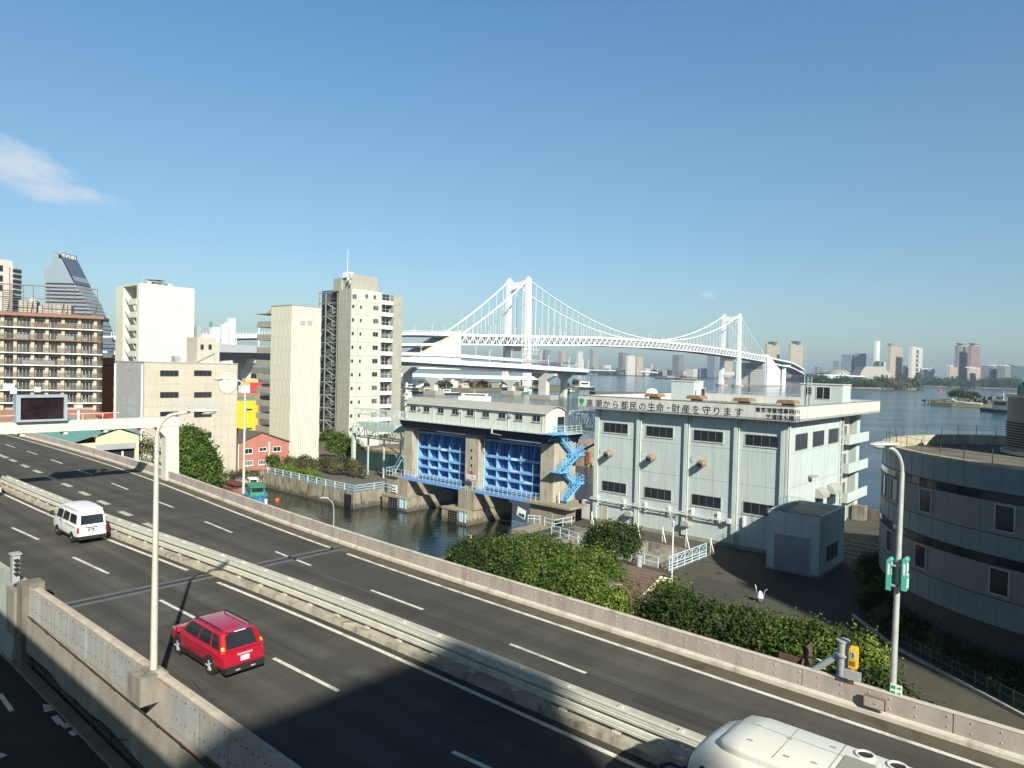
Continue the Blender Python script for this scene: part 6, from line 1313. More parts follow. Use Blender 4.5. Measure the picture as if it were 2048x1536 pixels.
B = MB(); vx = Pu(325, 565, SU)[0]; B.lathe((SU - 4, vx, z_top), [(1.3, 0), (1.3, 1.2), (.8, 1.5)], 14); B.box(SU - 5, SU - 3, vx + 2.5, vx + 3.5, z_top, z_top + .9); B.tube((SU - 3, vx - 3, z_top), (SU - 3, vx - 3, z_top + 2.6), .05, n=5); B.box(SU - 4, SU - 2, vx - 2.6, vx - 1.6, z_top, z_top + .9)
for q in (.9, 1.4): B.lathe((SU - 4, vx, z_top), [(2.0, q), (2.06, q), (2.06, q + .05)], 14)
part('roof_tank', B, m_steel, t)
B = MB(); a, z = Pu(362, 620, SU); B.box(SU, SU + .1, a - .05, a + .05, z - .15, z + .15); part('vent', B, m_black, t)
# ---- brown balcony apartment block (own street angle)
A2 = rad(25.0); VB = 182.3; ZB = 2.6
def qa(px, py): return Pv(px, py, VB, A2)
ar, zr = qa(205, 640); al = qa(-45, 640)[0]; floors = [660.5, 683.5, 709.3, 732.8, 757.3, 781.5, 806]
zf = [qa(205, y)[1] for y in floors]; zroof = qa(205, 633)[1]; zrb = qa(205, 638.5)[1]
ab = thing('apartment_block', 'brown roofed apartment block with long open balconies at the left edge', 'building', (ar, VB, ZB), A2)
m_apt = mat('beige_flat_wall', (.34, .30, .22), .8, 0, .1, .5); m_bro = mat('brown_fascia', (.24, .12, .085), .7, 0, .1, 1)
B = MB(); B.box(al, ar - 1.0, VB + 1.5, VB + 12, ZB, zroof - .4); part('wall', B, m_apt, ab)
B = MB(); B.box(al, ar + .3, VB - .2, VB + 12, zrb, zroof); part('roof_edge', B, m_bro, ab)
pit = 2.72
for k, z in enumerate(zf):
    B = MB(); B.box(al, ar, VB, VB + 1.5, z - .14, z + .06); part('balcony_slab', B, m_bro if k == 1 else m_white, ab)
    Q = MB()
    for x in np.arange(al, ar, .16): Q.box(x, x + .075, VB + .04, VB + .07, z + .06, z + 1.1)
    Q.box(al, ar, VB + .02, VB + .1, z + 1.1, z + 1.16); part('balcony_railing', Q, mat('dark_bronze_railing', (.10, .085, .065), .6, .2), ab)
    if k in (0, 1, 3): 
        rr = random.Random(k)
        for _ in range(3): x = rr.uniform(al + 5, ar - 6); part('balcony_screen', MB().box(x, x + 2.4, VB + .1 + _ * .01, VB + .13 + _ * .01, z + .1, z + 1.0), m_bro if k == 0 else m_grey, ab)
bay = 3.9
cols = [qa(px, 660)[0] for px in (5, 31, 66, 95, 127, 160, 192)]
B = MB()
for x in cols: B.box(x - .5, x + .15, VB + .7, VB + 1.5, ZB, zrb)
part('party_wall', B, mat('cream_party_wall', (.42, .38, .29), .8, 0, .08, 1), ab)
rr = random.Random(3)
for k, z in enumerate(zf):
    for x0, x1 in zip(cols[:-1], cols[1:]):
        m_ = (x0 + x1) / 2
        window(ab, 'v', VB + 1.5, x0 + .35, x0 + 1.75, z + .06, z + 2.0, n=2, gm=rr.choice([m_glass, m_glass, m_glass2])); 
        if x1 - x0 > 3.0: window(ab, 'v', VB + 1.5, x1 - 2.1, x1 - .75, z + .06, z + 2.0, n=2, gm=rr.choice([m_glass, m_glass2, m_glass]))
rr = random.Random(9)
for k, z in enumerate(zf):
    for x0 in cols[:-1]:
        if rr.random() < .45: part('air_conditioner', MB().box(x0 + .6, x0 + 1.4, VB + .35, VB + .7, z + .1, z + .75), m_white, ab)
for px, py, w_, h_ in ((18, 773, 2.0, 1.2), (27, 782, 1.2, 1.3), (75, 779, 1.2, 1.1)): a, z = qa(px, py); part('hanging_bedding', MB().box(a - w_ / 2, a + w_ / 2, VB - .04, VB + .02, z - h_ / 2, z + h_ / 2), m_white if px != 27 else mat('pale_blue_sheet', (.5, .55, .62), .8), ab)
B = MB(); B.box(al, ar - 1, VB - .3, VB + 1.4, ZB, zf[-1] - 1.6); part('ground_floor', B, m_bro, ab)
F_ = MB(); a1 = qa(194, 633)[0]; zt = qa(194, 578)[1]; zm = qa(194, 603)[1]; rr_ = .07
for z in (zt, zm, zroof + .15): F_.tube((al, VB + 1, z), (a1, VB + 1, z), .09, n=5)
for z in np.arange(zroof + .5, zt, .55): F_.tube((al, VB + 1, z), (a1, VB + 1, z), .022, n=4)
for px in (3, 20, 45, 65, 95, 127, 148, 171, 194):
    a = qa(px, 600)[0]; F_.tube((a, VB + 1, zroof), (a, VB + 1, zt), .075, n=5)
for px in (17, 65, 127, 194): a = qa(px, 600)[0]; F_.tube((a, VB + 1, zm - .5), (a - .7, VB + 2.6, zroof), .12, n=5)
F_.tube((qa(17, 600)[0], VB + 1, zroof), (qa(17, 600)[0], VB + 1, qa(17, 534)[1]), .09, n=5)
part('roof_fence', F_, mat('rusty_fence', (.20, .14, .11), .7, .3, .2, 2), ab)
B = MB(); a0 = qa(29, 610)[0]; a1_ = qa(66, 610)[0]; b0 = qa(80, 610)[0]; b1 = qa(137, 610)[0]; B.box(a0, a1_, VB + 4, VB + 8, zroof, qa(40, 598)[1]); B.box(b0, b1, VB + 4, VB + 8, zroof, qa(90, 606)[1]); B.box(a1_ + .5, a1_ + 1.2, VB + 3, VB + 4, zroof, zroof + 2); part('roof_house', B, m_concl, ab)
B = MB(); a = qa(54, 595)[0]; B.lathe((a, VB + 6, qa(54, 598)[1]), [(.9, 0), (.95, .3), (.5, .7), (0.01, .8)], 12); part('roof_tank', B, m_white, ab, True)
# sign below, orange block
u, z = Pv(197, 828, 48); sg = thing('shop_sign', 'red sign with white katakana lettering behind the gantry', 'sign', (u, 48, z)); a0 = Pv(191, 830, 48)[0]; a1_ = Pv(229, 830, 48)[0]; z0 = Pv(210, 835, 48)[1]; z1 = Pv(210, 826, 48)[1]
part('board', MB().box(a0, a1_, 48, 48.15, z0, z1), mat('sign_red_board', (.60, .05, .04), .6), sg); text('ヤンマーディーゼル', .62, m_wh2, sg, 'v', 47.985, a0 + .25, z0 + .22, ext=.006, sx=.72)
part('post', MB().box(a0, a0 + .2, 48.15, 48.3, 2.6, z0).box(a1_ - .2, a1_, 48.15, 48.3, 2.6, z0), m_grey, sg)
def gridbox(name, label, pm, Y, px0, px1, ytop, z0, mt, ag=AG, cat='building', group=None, ypx=None, back=None):
    """tower whose nearest upright corner shows at photo column pm at distance Y; its left face reaches column px0, its right face px1"""
    x = (pm - 1024) / FPX * Y; u0, v0 = UV(x, Y, ag); zt = ZV(ytop, u0, v0, ag)
    ul = Pv(px0, ytop, v0, ag)[0] if px0 < pm else u0 - (back or 20); vr = Pu(px1, ytop, u0, ag)[0] if px1 > pm else v0 + (back or 20)
    t = thing(name, label, cat, (u0, v0, z0), ag, group)
    part('wall', MB().box(ul, u0, v0, vr, z0, zt), mt, t)
    return t, (ul, u0, v0, vr, z0, zt)
m_orange = mat('orange_brick', (.44, .13, .055), .85, 0, .1, .5)
t, d = gridbox('brick_house', 'orange brick building in the gap behind the apartment block', 205, 175, 190, 233, 715, 2.6, m_orange)
window(t, 'u', d[1], *(lambda a: (a - .8, a + 1.2))(Pu(213, 730, d[1])[0]), Pu(213, 734, d[1])[1], Pu(213, 727, d[1])[1], n=3)
part('ledge', MB().box(d[1], d[1] + .4, d[2], d[3], Pu(215, 752, d[1])[1] - .3, Pu(215, 752, d[1])[1]), m_orange, t)
# ---- far towers at upper left
t, d = gridbox('white_office_tower', 'pale office slab cut by the left edge above the apartment roof', -30, 380, -60, 25.5, 514, 3, mat('pale_pink_wall', (.64, .58, .50), .8, 0, .03), ag=rad(-20))
B = MB()
for py in (538, 558, 577): a, z = Pu(3, py, d[1], rad(-20)); B.box(d[1], d[1] + .3, a - 1.5, a + .5, z - 1.2, z + 2)
part('window', B, m_glass, t); 
B = MB()
for py in np.arange(580, 630, 4): z = Pu(3, py, d[1], rad(-20))[1]; B.box(d[1], d[1] + .2, Pu(5, 560, d[1], rad(-20))[0], d[3], z, z + .35)
part('louvre_line', B, m_groove, t)
t, d = gridbox('glass_tower', 'dark glass tower with pale bands just right of the pale office slab', 26, 420, 12, 43, 536, 3, mat('band_grey', (.36, .38, .40), .5), ag=rad(-10))
B = MB()
for py in np.arange(538, 640, 10.5): z = ZV(py, d[1], d[2], rad(-10)); B.box(d[1], d[1] + .15, d[2], d[3], z - 2.0, z); B.box(d[0], d[1], d[2] - .15, d[2], z - 2.0, z)
part('glass_band', B, m_glass, t)
# sail shaped tower
YS = 700.0
def sx(px, py): return PY(px, py, YS)
prof = [sx(88, 735), sx(88, 536), sx(104, 531), sx(104, 502), sx(152, 509), sx(178, 560), sx(182, 572), sx(201, 602), sx(214, 634), sx(221, 648), sx(233, 690), sx(240, 740)]
stw = thing('sail_tower', 'tall grey-blue tower with a slanted sail shaped edge and a white name on top', 'building', (prof[0][0], YS, 3), 0)
m_sail = mat('sail_grey', (.22, .27, .31), .45, 0, .04, .05); DS = 25.0; kf = (YS + DS) / YS
def edge(py): return np.interp(py, [502, 509, 560, 572, 602, 634, 648, 690, 740], [151, 152, 178, 182, 201, 214, 221, 233, 240])
prof = [sx(88, 740), sx(88, 536), sx(104, 531), sx(104, 502)] + [sx(1024 + (edge(y) - 1024) * kf, y) for y in (509, 540, 560, 572, 602, 634, 648, 690, 740)]
B = MB(); B.prism(prof, YS, YS + DS, 'y'); part('wall', B, m_sail, stw)
B = MB(); e0, e1 = [sx(1024 + (edge(y) - 1024) * kf, y) for y in (514, 566)]; B.add([(e0[0] + .4, YS, e0[1]), (e1[0] + .4, YS, e1[1]), (e1[0] + .4, YS + DS, e1[1]), (e0[0] + .4, YS + DS, e0[1]), (e0[0] - 1, YS, e0[1]), (e1[0] - 1, YS, e1[1]), (e1[0] - 1, YS + DS, e1[1]), (e0[0] - 1, YS + DS, e0[1])], [(0, 1, 2, 3), (7, 6, 5, 4), (0, 4, 5, 1), (3, 2, 6, 7), (0, 3, 7, 4), (1, 5, 6, 2)]); part('slanted_glazing', B, mat('sail_dark_glass', (.09, .11, .15), .3, 0, .05, .1), stw)
B = MB(); rr = random.Random(2)
for k, py in enumerate(np.arange(567.5, 735, 7.4)):
    x0, z = sx(92, py); x1, _ = sx(1024 + (edge(py) - 1024) * kf, py); x1b, _ = sx(1024 + (edge(py - 3) - 1024) * kf, py); B.box(x0, x1 - .8, YS - .3, YS, z - .5, z + 1.1); B.box(x1 - 3, x1 + .5, YS, YS + DS, z - .5, z + .6)
part('window_band', B, m_glass, stw)
a, z = sx(1024 + (152.5 - 1024) * kf, 513.5); text('YOKOSO', 5.0, m_wh2, stw, 'u', a + 1.2, YS + 1.0, z, ext=.3, sx=1.02); part('sign_backing', MB().box(a - 2, a + .8, YS, YS + DS, z - 1.5, z + 4.5), m_sail, stw)
# ---- small pale roofs between the white block and the viaduct
for i, (px0, pm, px1, yt, Y, lab, mt_) in enumerate(((387, 392, 402, 652, 420, 'small grey rooftop box peeping out right of the white tower block', m_grey), (402, 406, 422, 668, 400, 'low white roof between the white tower block and the viaduct', m_white), (419, 423, 440, 654, 430, 'white building with a green fence on its roof behind the viaduct', m_white), (441, 444, 456, 648, 440, 'white building with a dark slanted canopy behind the viaduct', m_white), (455, 459, 471, 636, 445, 'slim white tower standing behind the left viaduct', m_white))):
    t, d = gridbox('rooftop_building', lab, pm, Y, px0, px1, yt, 3, mt_)
    if i == 2: part('roof_fence', MB().box(d[0], d[1] + .1, d[2] - .1, d[2] + .1, d[5], d[5] + 3), mat('green_mesh', (.12, .4, .25), .7), t)
# ---- yellow building and pink house
t, d = gridbox('yellow_building', 'bright yellow building between the warehouse and the balcony tower', 470, 192, 440, 516, 802, 2.6, mat('bright_yellow_wall', (.62, .48, .02), .7, 0, .05, .4))
for px, py in ((498, 819), (498, 857)): a, z = Pu(px, py, d[1]); window(t, 'u', d[1], a - .8, a + .9, z - .3, z + .3, n=3)
B = MB(); B.box(d[0], d[1], d[2] + 1, d[3], d[5], d[5] + .6); part('roof_ledge', B, mat('dull_green_roof', (.14, .24, .18), .8), t)
t, d = gridbox('red_roofed_shop', 'low building with a dark red roof line behind the yellow building', 468, 215, 430, 520, 786, 2.6, mat('shop_wall', (.30, .18, .12), .8, 0, .2, 1))
part('white_box', MB().box(d[1] - 3, d[1] - .5, d[2] + 3, d[2] + 5.5, d[5], d[5] + 2.2), m_white, t); part('red_sign', MB().box(d[1] - 1, d[1] - .6, d[2] + 5.8, d[2] + 9.5, d[5] + .2, d[5] + 3.2), mat('red_panel', (.5, .05, .05), .6), t)
t, d = gridbox('yellow_frame_house', 'cream and yellow framed building seen below the left viaduct', 490, 240, 484, 517, 757, 2.6, mat('yellowish_wall', (.52, .40, .18), .8, 0, .3, .4))
part('window_band', MB().box(d[1], d[1] + .1, d[2] + .5, d[3] - .5, d[4] + 8, d[4] + 10), m_glass, t)
t, d = gridbox('grey_house', 'brownish grey block under the left viaduct beside its pier', 497, 330, 440, 520, 748, 2.6, tower_mat('brown_flats', (.30, .26, .21), (.05, .05, .05), 3.2, 3.0, .6, .45))
UPK = -121.6
hp = {k: Pu(*v, UPK) for k, v in dict(bl=(475, 947), br=(577, 922), el=(475, 887), er=(577, 884), pk=(523, 865)).items()}
ph = newb('pink_house', 'salmon pink gabled house with two rows of windows on the canal bank', UPK, hp['bl'][0])
B = MB(); B.prism([(hp['bl'][0], 2.6), (hp['br'][0], 2.6), (hp['br'][0], hp['er'][1]), (hp['pk'][0], hp['pk'][1]), (hp['bl'][0], hp['el'][1])], UPK - 10, UPK, 'x'); part('wall', B, mat('salmon_render', (.42, .17, .13), .85, 0, .07, .6, streak=.12), ph)
B = MB(); 
for s0, s1 in ((hp['el'], hp['pk']), (hp['pk'], hp['er'])):
    B.prism([(s0[0] - (.3 if s0 is hp['el'] else 0), s0[1] + .02 - (.12 if s0 is hp['el'] else 0)), (s1[0] + (.3 if s1 is hp['er'] else 0), s1[1] + .02 - (.12 if s1 is hp['er'] else 0)), (s1[0] + (.3 if s1 is hp['er'] else 0), s1[1] + .16), (s0[0] - (.3 if s0 is hp['el'] else 0), s0[1] + .16)], UPK - 10.3, UPK + .3, 'x')
part('roof', B, mat('dark_slate_roof', (.10, .09, .075), .85, 0, .15, 2), ph)
for x0, y0, x1, y1, gm in ((488, 897, 505, 907.5, m_glass), (518, 895, 533, 902, m_glass), (546, 893, 561.5, 903, m_glass), (488, 921.5, 506, 931, m_glass2), (517, 920, 534, 929, m_glass2), (546, 917, 562, 925.5, m_glass2)):
    a, z1 = Pu(x0, y0, UPK); b, _ = Pu(x1, y0, UPK); h_ = (y1 - y0) * .088; window(ph, 'u', UPK, a, b, z1 - h_ - .15, z1 - .05, n=2 if gm is m_glass else 5, gm=gm, fm=m_white, sill=True)
B = MB(); a = Pu(538, 900, UPK)[0]; B.box(UPK, UPK + .16, a - .12, a + .12, 2.6, hp['er'][1] + .3); a = Pu(476, 900, UPK)[0]; B.box(UPK, UPK + .12, a, a + .12, 2.6, hp['el'][1]); part('downpipe', B, m_white, ph)
# ---- corrugated white block
CU, CV = -124.6, 76.2; CV1 = 82.9; CT = 34.4; CL = -132.4
cb = newb('corrugated_block', 'tall cream block of vertical ribbed cladding with balconies on its left edge', CU, CV)
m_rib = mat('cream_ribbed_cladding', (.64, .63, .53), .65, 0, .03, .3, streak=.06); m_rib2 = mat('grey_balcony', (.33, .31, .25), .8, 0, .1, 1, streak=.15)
part('wall', MB().box(CL, CU, CV, CV1, 2.6, CT), m_rib, cb)
B = MB(); pitch = 2.97; z = CT; k = 0
while z > 3:
    z0 = max(2.6, z - pitch * (1.06 if k == 0 else 1)); off = .25 if k % 2 else 0
    for y in np.arange(CV + .1 + off, CV1 - .1, .50): B.box(CU, CU + .05, y, y + .19, z0 + .02, z - .02)
    for x in np.arange(CL + .1 + off, CU - .1, .50): B.box(x, x + .19, CV - .05, CV, z0 + .02, z - .02)
    z = z0; k += 1
part('cladding_rib', B, mat('painted_rib_shade', (.43, .41, .32), .7, 0, .03, .3), cb)  # darker copy of the cladding cream; rib shading put into the colour
for px in (605, 620): a, z = Pu(px, 646, CU); window(cb, 'u', CU + .04, a - .52, a + .52, z - .40, z + .42, n=1, gm=m_grey, fm=m_frame)
bl0 = Pv(517, 650, CV + .6)[0]; zs = [Pv(530, y, CV)[1] for y in (653, 679, 705, 731.5, 758, 784.5, 811, 837.5, 864, 890)]
for z in zs:
    B = MB(); B.box(bl0, CL, CV + .3, CV + 1.9, z - 1.0, z - .15 + .15); B.box(bl0, CL, CV + .3, CV + 3.5, z - .12, z + .02); B.box(bl0, CL, CV + .3, CV + .42, z + .02, z + 1.15); B.box(bl0, bl0 + .12, CV + .42, CV + 3.5, z + .02, z + 1.15)
    B = MB(); B.box(bl0, CL, CV + .3, CV + 3.5, z - .14, z); B.box(bl0, CL, CV + .3, CV + .42, z, z + 1.1); B.box(bl0, bl0 + .12, CV + .42, CV + 3.5, z, z + 1.1); part('balcony', B, m_rib2, cb)
B = MB(); B.box(bl0 + 2.4, CL, CV + 3.4, CV + 7, 2.6, zs[0] + 2.6); B.box(bl0 - .3, CL, CV + .2, CV + 3.6, zs[0] + 2.6, zs[0] + 2.8); B.prism([(bl0 + 3, zs[0] + 2.8), (CL, zs[0] + 2.8), (CL, CT - .2)], CV + .5, CV + 3, 'y'); part('rear_wall', B, m_rib2, cb)
B = MB(); B.box(CL - .1, CU + .1, CV - .1, CV1 + .1, CT, CT + .12); part('roof_edge', B, m_rib2, cb)
# ---- tall grey tower block with fire stair
TU, TV = -141.2, 102.4; TT = 41.2; TV1 = Pu(761.5, 700, TU)[0]; TV2 = Pu(785, 700, TU)[0]; TV3 = Pu(803, 700, TU)[0]; TL = Pv(675.5, 700, TV)[0]
tb_ = newb('tower_block', 'tall pale grey tower block with a steel fire stair and rooftop dishes', TU, TV)
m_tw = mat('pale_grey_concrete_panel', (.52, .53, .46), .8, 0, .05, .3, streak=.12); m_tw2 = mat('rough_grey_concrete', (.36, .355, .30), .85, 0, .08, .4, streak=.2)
part('wall', MB().box(TL + .02, TU, TV + .02, TV1, 2.6, TT), m_tw, tb_)
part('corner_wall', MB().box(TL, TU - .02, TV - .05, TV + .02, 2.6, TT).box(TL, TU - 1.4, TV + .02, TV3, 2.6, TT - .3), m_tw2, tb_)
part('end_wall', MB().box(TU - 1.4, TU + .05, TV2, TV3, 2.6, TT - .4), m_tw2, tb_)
ph_ = 3.03; fl = [Pu(760, y, TU)[1] for y in (607.5, 633.5, 660, 686.5, 713, 739.5, 766, 792.5, 819, 845)]
B = MB()
for z in fl: B.box(TU, TU + .01, TV, TV1, z, z + .06); B.box(TL, TU, TV - .06, TV - .05, z, z + .06); B.box(TU + .05, TU + .06, TV2, TV3, z, z + .06)
B.box(TU, TU + .01, Pu(714, 700, TU)[0], Pu(714, 700, TU)[0] + .06, 2.6, TT); part('panel_joint', B, m_groove, tb_)
rr = random.Random(5)
for i, z in enumerate([fl[0] + 3.0] + fl):
    zb = z - 3.03
    if i > 0 or True:
        for j, (pc, w_, h_) in enumerate(((704.5, .72, .85), (720, .62, .85), (750, 1.7, 1.15))):
            if i == 0 and j < 2: 
                a = Pu((731, 747.5)[j], 700, TU)[0]; window(tb_, 'u', TU, a - .42, a + .42, z - 2.05, z - 1.0, n=1, gm=m_glass2, fw=.06); continue
            if i == 0: continue
            a = Pu(pc, 700, TU)[0]; window(tb_, 'u', TU, a - w_ / 2, a + w_ / 2, z - 1.75, z - 1.75 + h_, n=2 if j == 2 else 1, gm=rr.choice([m_glass, m_glass2]) if j == 2 else m_glass, fw=.06)
    B = MB(); B.box(TU - 1.4, TU - .05, TV1 + .02, TV2 - .02, zb + .0, zb + .18); B.box(TU - .12, TU - .02, TV1 + .02, TV2 - .02, zb + .18, zb + .95); part('balcony', B, m_white, tb_)
    window(tb_, 'u', TU - 1.38, TV1 + .3, TV2 - .3, zb + .9, zb + 2.7, n=3, gm=rr.choice([m_glass, m_glass2, m_glass]))
    B = MB(); B.box(TU - .1, TU - .03, TV1 + .05, TV2 - .05, zb + 1.75, zb + 1.83); B.box(TU - .1, TU - .03, TV1 + .05, TV2 - .05, zb + .95, zb + 1.03)
    for y in (TV1 + .1, (TV1 * 2 + TV2) / 3, TV2 - .15): B.box(TU - .1, TU - .03, y, y + .06, zb + .95, zb + 2.9)
    part('balcony_frame', B, m_frame, tb_)
a, z = Pu(702, 591, TU); window(tb_, 'u', TU, TV + .25, TV + 1.5, TT - 2.4, TT - 1.2, n=2, gm=m_glass2)
B = MB(); B.box(TL + 1, TU - 1.5, TV + .6, TV + 9, TT, ZV(551, TU - 2, TV + 4)); B.box(TL - 2.5, TL + .8, TV + .1, TV + 4, TT - .2, ZV(556, TL, TV)); pr_ = part('roof_house', B, m_tw2, tb_)
B = MB(); B.box(TL + 1.2, TL + 3, TV + .2, TV + 2, ZV(556, TL, TV), ZV(545, TL, TV)); B.tube((TL + 2, TV + 1, TT), (TL + 2, TV + 1, TT + 10), .07, .03, 6); part('roof_tank', B, m_white, tb_)
B = MB()
for dx, dz, r in ((3.6, 2.4, .9), (4.9, 2.9, .95), (4.6, 1.6, .8)): B.tube((TL + dx, TV - .3, TT + dz), (TL + dx + .2, TV + .1, TT + dz - .05), r, r * .4, 14)
part('dish_antenna', B, m_white, tb_)
RL = MB()
for h in (.5, 1.0): RL.path([(TU - .2, TV + 5, TT + h), (TU - .2, TV3, TT + h)], .04, 5)
for y in np.arange(TV + 5, TV3, 1.5): RL.tube((TU - .2, y, TT), (TU - .2, y, TT + 1), .035, n=5)
part('roof_railing', RL, m_steel, tb_)
FU0, FU1 = Pv(637, 700, TV + .6)[0], Pv(674, 700, TV + .6)[0]; FV = TV + .4
fz = [Pv(655, y, TV)[1] for y in (605, 631, 657.5, 684, 710.5, 737, 763.5, 790, 816, 842, 868, 890)]
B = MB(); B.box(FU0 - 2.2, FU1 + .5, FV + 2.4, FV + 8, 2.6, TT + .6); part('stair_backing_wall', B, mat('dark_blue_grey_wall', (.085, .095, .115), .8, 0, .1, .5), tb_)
fs = thing('fire_stair', 'grey steel fire escape stair zigzagging up between the two tall blocks', 'stair', (FU0, FV, 2.6)); m_fs = mat('grey_stair_steel', (.32, .33, .28), .6, .2, .1, 2)
B = MB(); 
um = FU0 + (FU1 - FU0) * .36
for x in (FU0, um, FU1 - .1): B.box(x, x + .22, FV, FV + .22, 2.6, TT - .2); B.box(x, x + .2, FV + 2.0, FV + 2.2, 2.6, TT - .2)
B.box(FU0, FU1, FV, FV + .2, TT - .4, TT - .2); part('column', B, m_fs, fs)
for k, z in enumerate(fz):
    B = MB(); B.box(FU0, FU1, FV, FV + .25, z - .2, z); B.box(FU1 - 1.1, FU1, FV, FV + 2.2, z - .08, z); B.box(FU0, um, FV, FV + 2.2, z - .08, z); part('landing', B, m_fs, fs)
    if k + 1 < len(fz):
        zb = fz[k + 1]; zm_ = (z + zb) / 2; B = MB()
        B.bar((um + .3, FV + .1, z - .1 - .0), (FU1 - .9, FV + .1, zm_), .1, .32); B.bar((FU1 - .9, FV + 1.3, zm_), (um + .3, FV + 1.3, zb), .1, .3); B.bar((um + .3, FV + .05, z + .9), (FU1 - .9, FV + .05, zm_ + .9), .06, .06); B.box(FU1 - 1.1, FU1, FV, FV + 2.2, zm_ - .06, zm_)
        B.box(FU0, FU1, FV - .02, FV + .04, z + .95, z + 1.0); part('flight', B, m_fs, fs)
# ================================================================ off-frame buildings whose shadows cross the scene
m_off = mat('unseen_block_wall', (.30, .29, .27), .8)
t_ = 115.0
solo('unseen_tower_block', MB().box(43.4, 105, 55 - t_ - 34, 55 - t_, -3, 3 + t_ * math.tan(SUN_EL)), m_off, ag=rad(20), kind='structure')  # unseen, inferred from the shade; sized so it darkens the round building
t_ = 74.0; zt = 12 + t_ * math.tan(SUN_EL); su_, sv_ = -19.4 + .872 * t_, 19.3 - .489 * t_
solo('unseen_stepped_block', MB().box(su_, su_ + 4.6, sv_ - 45, sv_, -3, zt).box(su_ + 4.6, su_ + 60, sv_ - 45, sv_ - 7.5, -3, zt), m_off, kind='structure')  # unseen, inferred from the road shadow; stepped to leave the bus sunlit
solo('monorail_guideway', MB().box(-260, 40, -8, -.3, 18.6, 20.4), m_concl, kind='structure')
solo('monorail_train', MB().box(-230, 30, -3.6, -.6, 20.4, 23.9), m_white, kind='structure')
# ================================================================ suspension bridge
m_brg = mat('bridge_white', (.74, .75, .74), .5, 0, .03, .05)
m_brd = mat('bridge_underside_grey', (.20, .22, .24), .8, 0, .1, .1)
BU, HW = -526.0, 14.5; T1, T2 = 612.5, 1197.0; VA, VZ_ = 507.0, 1323.0
bg_ = thing('suspension_bridge', 'long white suspension bridge with two portal towers across the bay', 'bridge', (BU, T1, 0))
def zdeck(v): return float(np.interp(v, [250, 441, T1, 750, 905, 1050, T2, 1323, 1500], [41, 53.6, 59.5, 65, 67.5, 66.5, 62.5, 57, 46]))
def towerz(V, ztop):
    tw = None
    for s in (-1, 1):
        B = MB(); rings = []
        for z, a, b in ((-2, 4.2, 4.8), (2, 3.5, 4.0), (50, 2.8, 3.3), (100, 2.4, 2.9), (ztop, 2.3, 2.8), (ztop + .8, 2.3, 2.8)):
            u = BU + s * (HW + 1.6 * (1 - min(z, ztop) / ztop)); rings.append([(u - a, V - b, z), (u + a, V - b, z), (u + a, V + b, z), (u - a, V + b, z)])
        loft(B, rings); part('tower_leg', B, m_brg, bg_)
    B = MB(); zt = ztop - 1; arch = [(BU - HW + 2.8, zt), (BU, zt + -2.2), (BU + HW - 2.8, zt), (BU + HW - 2.8, zt - 17)] + [(BU + (HW - 2.8) * math.cos(a), zt - 17 + 7.5 * math.sin(a)) for a in np.linspace(.1, math.pi - .1, 12)] + [(BU - HW + 2.8, zt - 17)]
    B.prism(arch[::-1], V - 2.6, V + 2.6, 'y'); part('portal_beam', B, m_brg, bg_)
    zd = zdeck(V); part('cross_beam', MB().box(BU - HW + 2, BU + HW - 2, V - 2.2, V + 2.2, zd - 17, zd - 11.5), m_brg, bg_); part('cross_beam', MB().box(BU - HW + 2, BU + HW - 2, V - 2.0, V + 2.0, 20, 26), m_brg, bg_)
    B = MB()
    for s in (-1, 1): B.box(BU + s * HW - 1.0, BU + s * HW + 1.0, V - 1.2, V + 1.2, ztop + .8, ztop + 2.6)
    part('saddle_housing', B, m_brg, bg_)
    for s in (-1, 1): part('footing', MB().prism([(BU + s * HW + 11 * math.cos(a), V + 9 * math.sin(a)) for a in np.arange(0, 6.28, .4)], -2, 3.2), m_concl, bg_)
towerz(T1, 124.5); towerz(T2, 126.5)
vs = list(np.arange(VA, VZ_ + 1, 12.0)); 
for s in (-1, 1):          # stiffening trusses
    B = MB(); u = BU + s * HW
    for a, b in zip(vs[:-1], vs[1:]):
        za, zb = zdeck(a), zdeck(b)
        for h, w in ((-.9, 1.5), (-10, 1.5)): B.bar((u, a, za + h), (u, b, zb + h), 1.1, w)
        m_ = (a + b) / 2; zm = zdeck(m_); B.bar((u, a, za - 10), (u, m_, zm - 1), .8, .9); B.bar((u, m_, zm - 1), (u, b, zb - 10), .8, .9)
        B.bar((u, m_, zm - 1), (u, m_, zm - 10), .5, .5); B.bar((u, a, za - 1), (u, a, za - 10), .5, .5)
    part('stiffening_truss', B, m_brg, bg_)
D1 = MB(); D2 = MB(); PRP = MB()
for a, b in zip(vs[:-1], vs[1:]):
    za, zb = zdeck(a), zdeck(b)
    for mb, h0, h1, w in ((D1, -1.6, -.3, HW - .7), (D2, -10.6, -9.6, HW - .7)):
        mb.add([(BU - w, a, za + h0), (BU + w, a, za + h0), (BU + w, b, zb + h0), (BU - w, b, zb + h0), (BU - w, a, za + h1), (BU + w, a, za + h1), (BU + w, b, zb + h1), (BU - w, b, zb + h1)], [(0, 3, 2, 1), (4, 5, 6, 7), (0, 1, 5, 4), (1, 2, 6, 5), (2, 3, 7, 6), (3, 0, 4, 7)])
    for s in (-1, 1): PRP.bar((BU + s * (HW - .2), a, za + .5), (BU + s * (HW - .2), b, zb + .5), .4, 1.3)
part('upper_deck', D1, m_brd, bg_); part('lower_deck', D2, m_brd, bg_); part('parapet', PRP, m_brg, bg_)
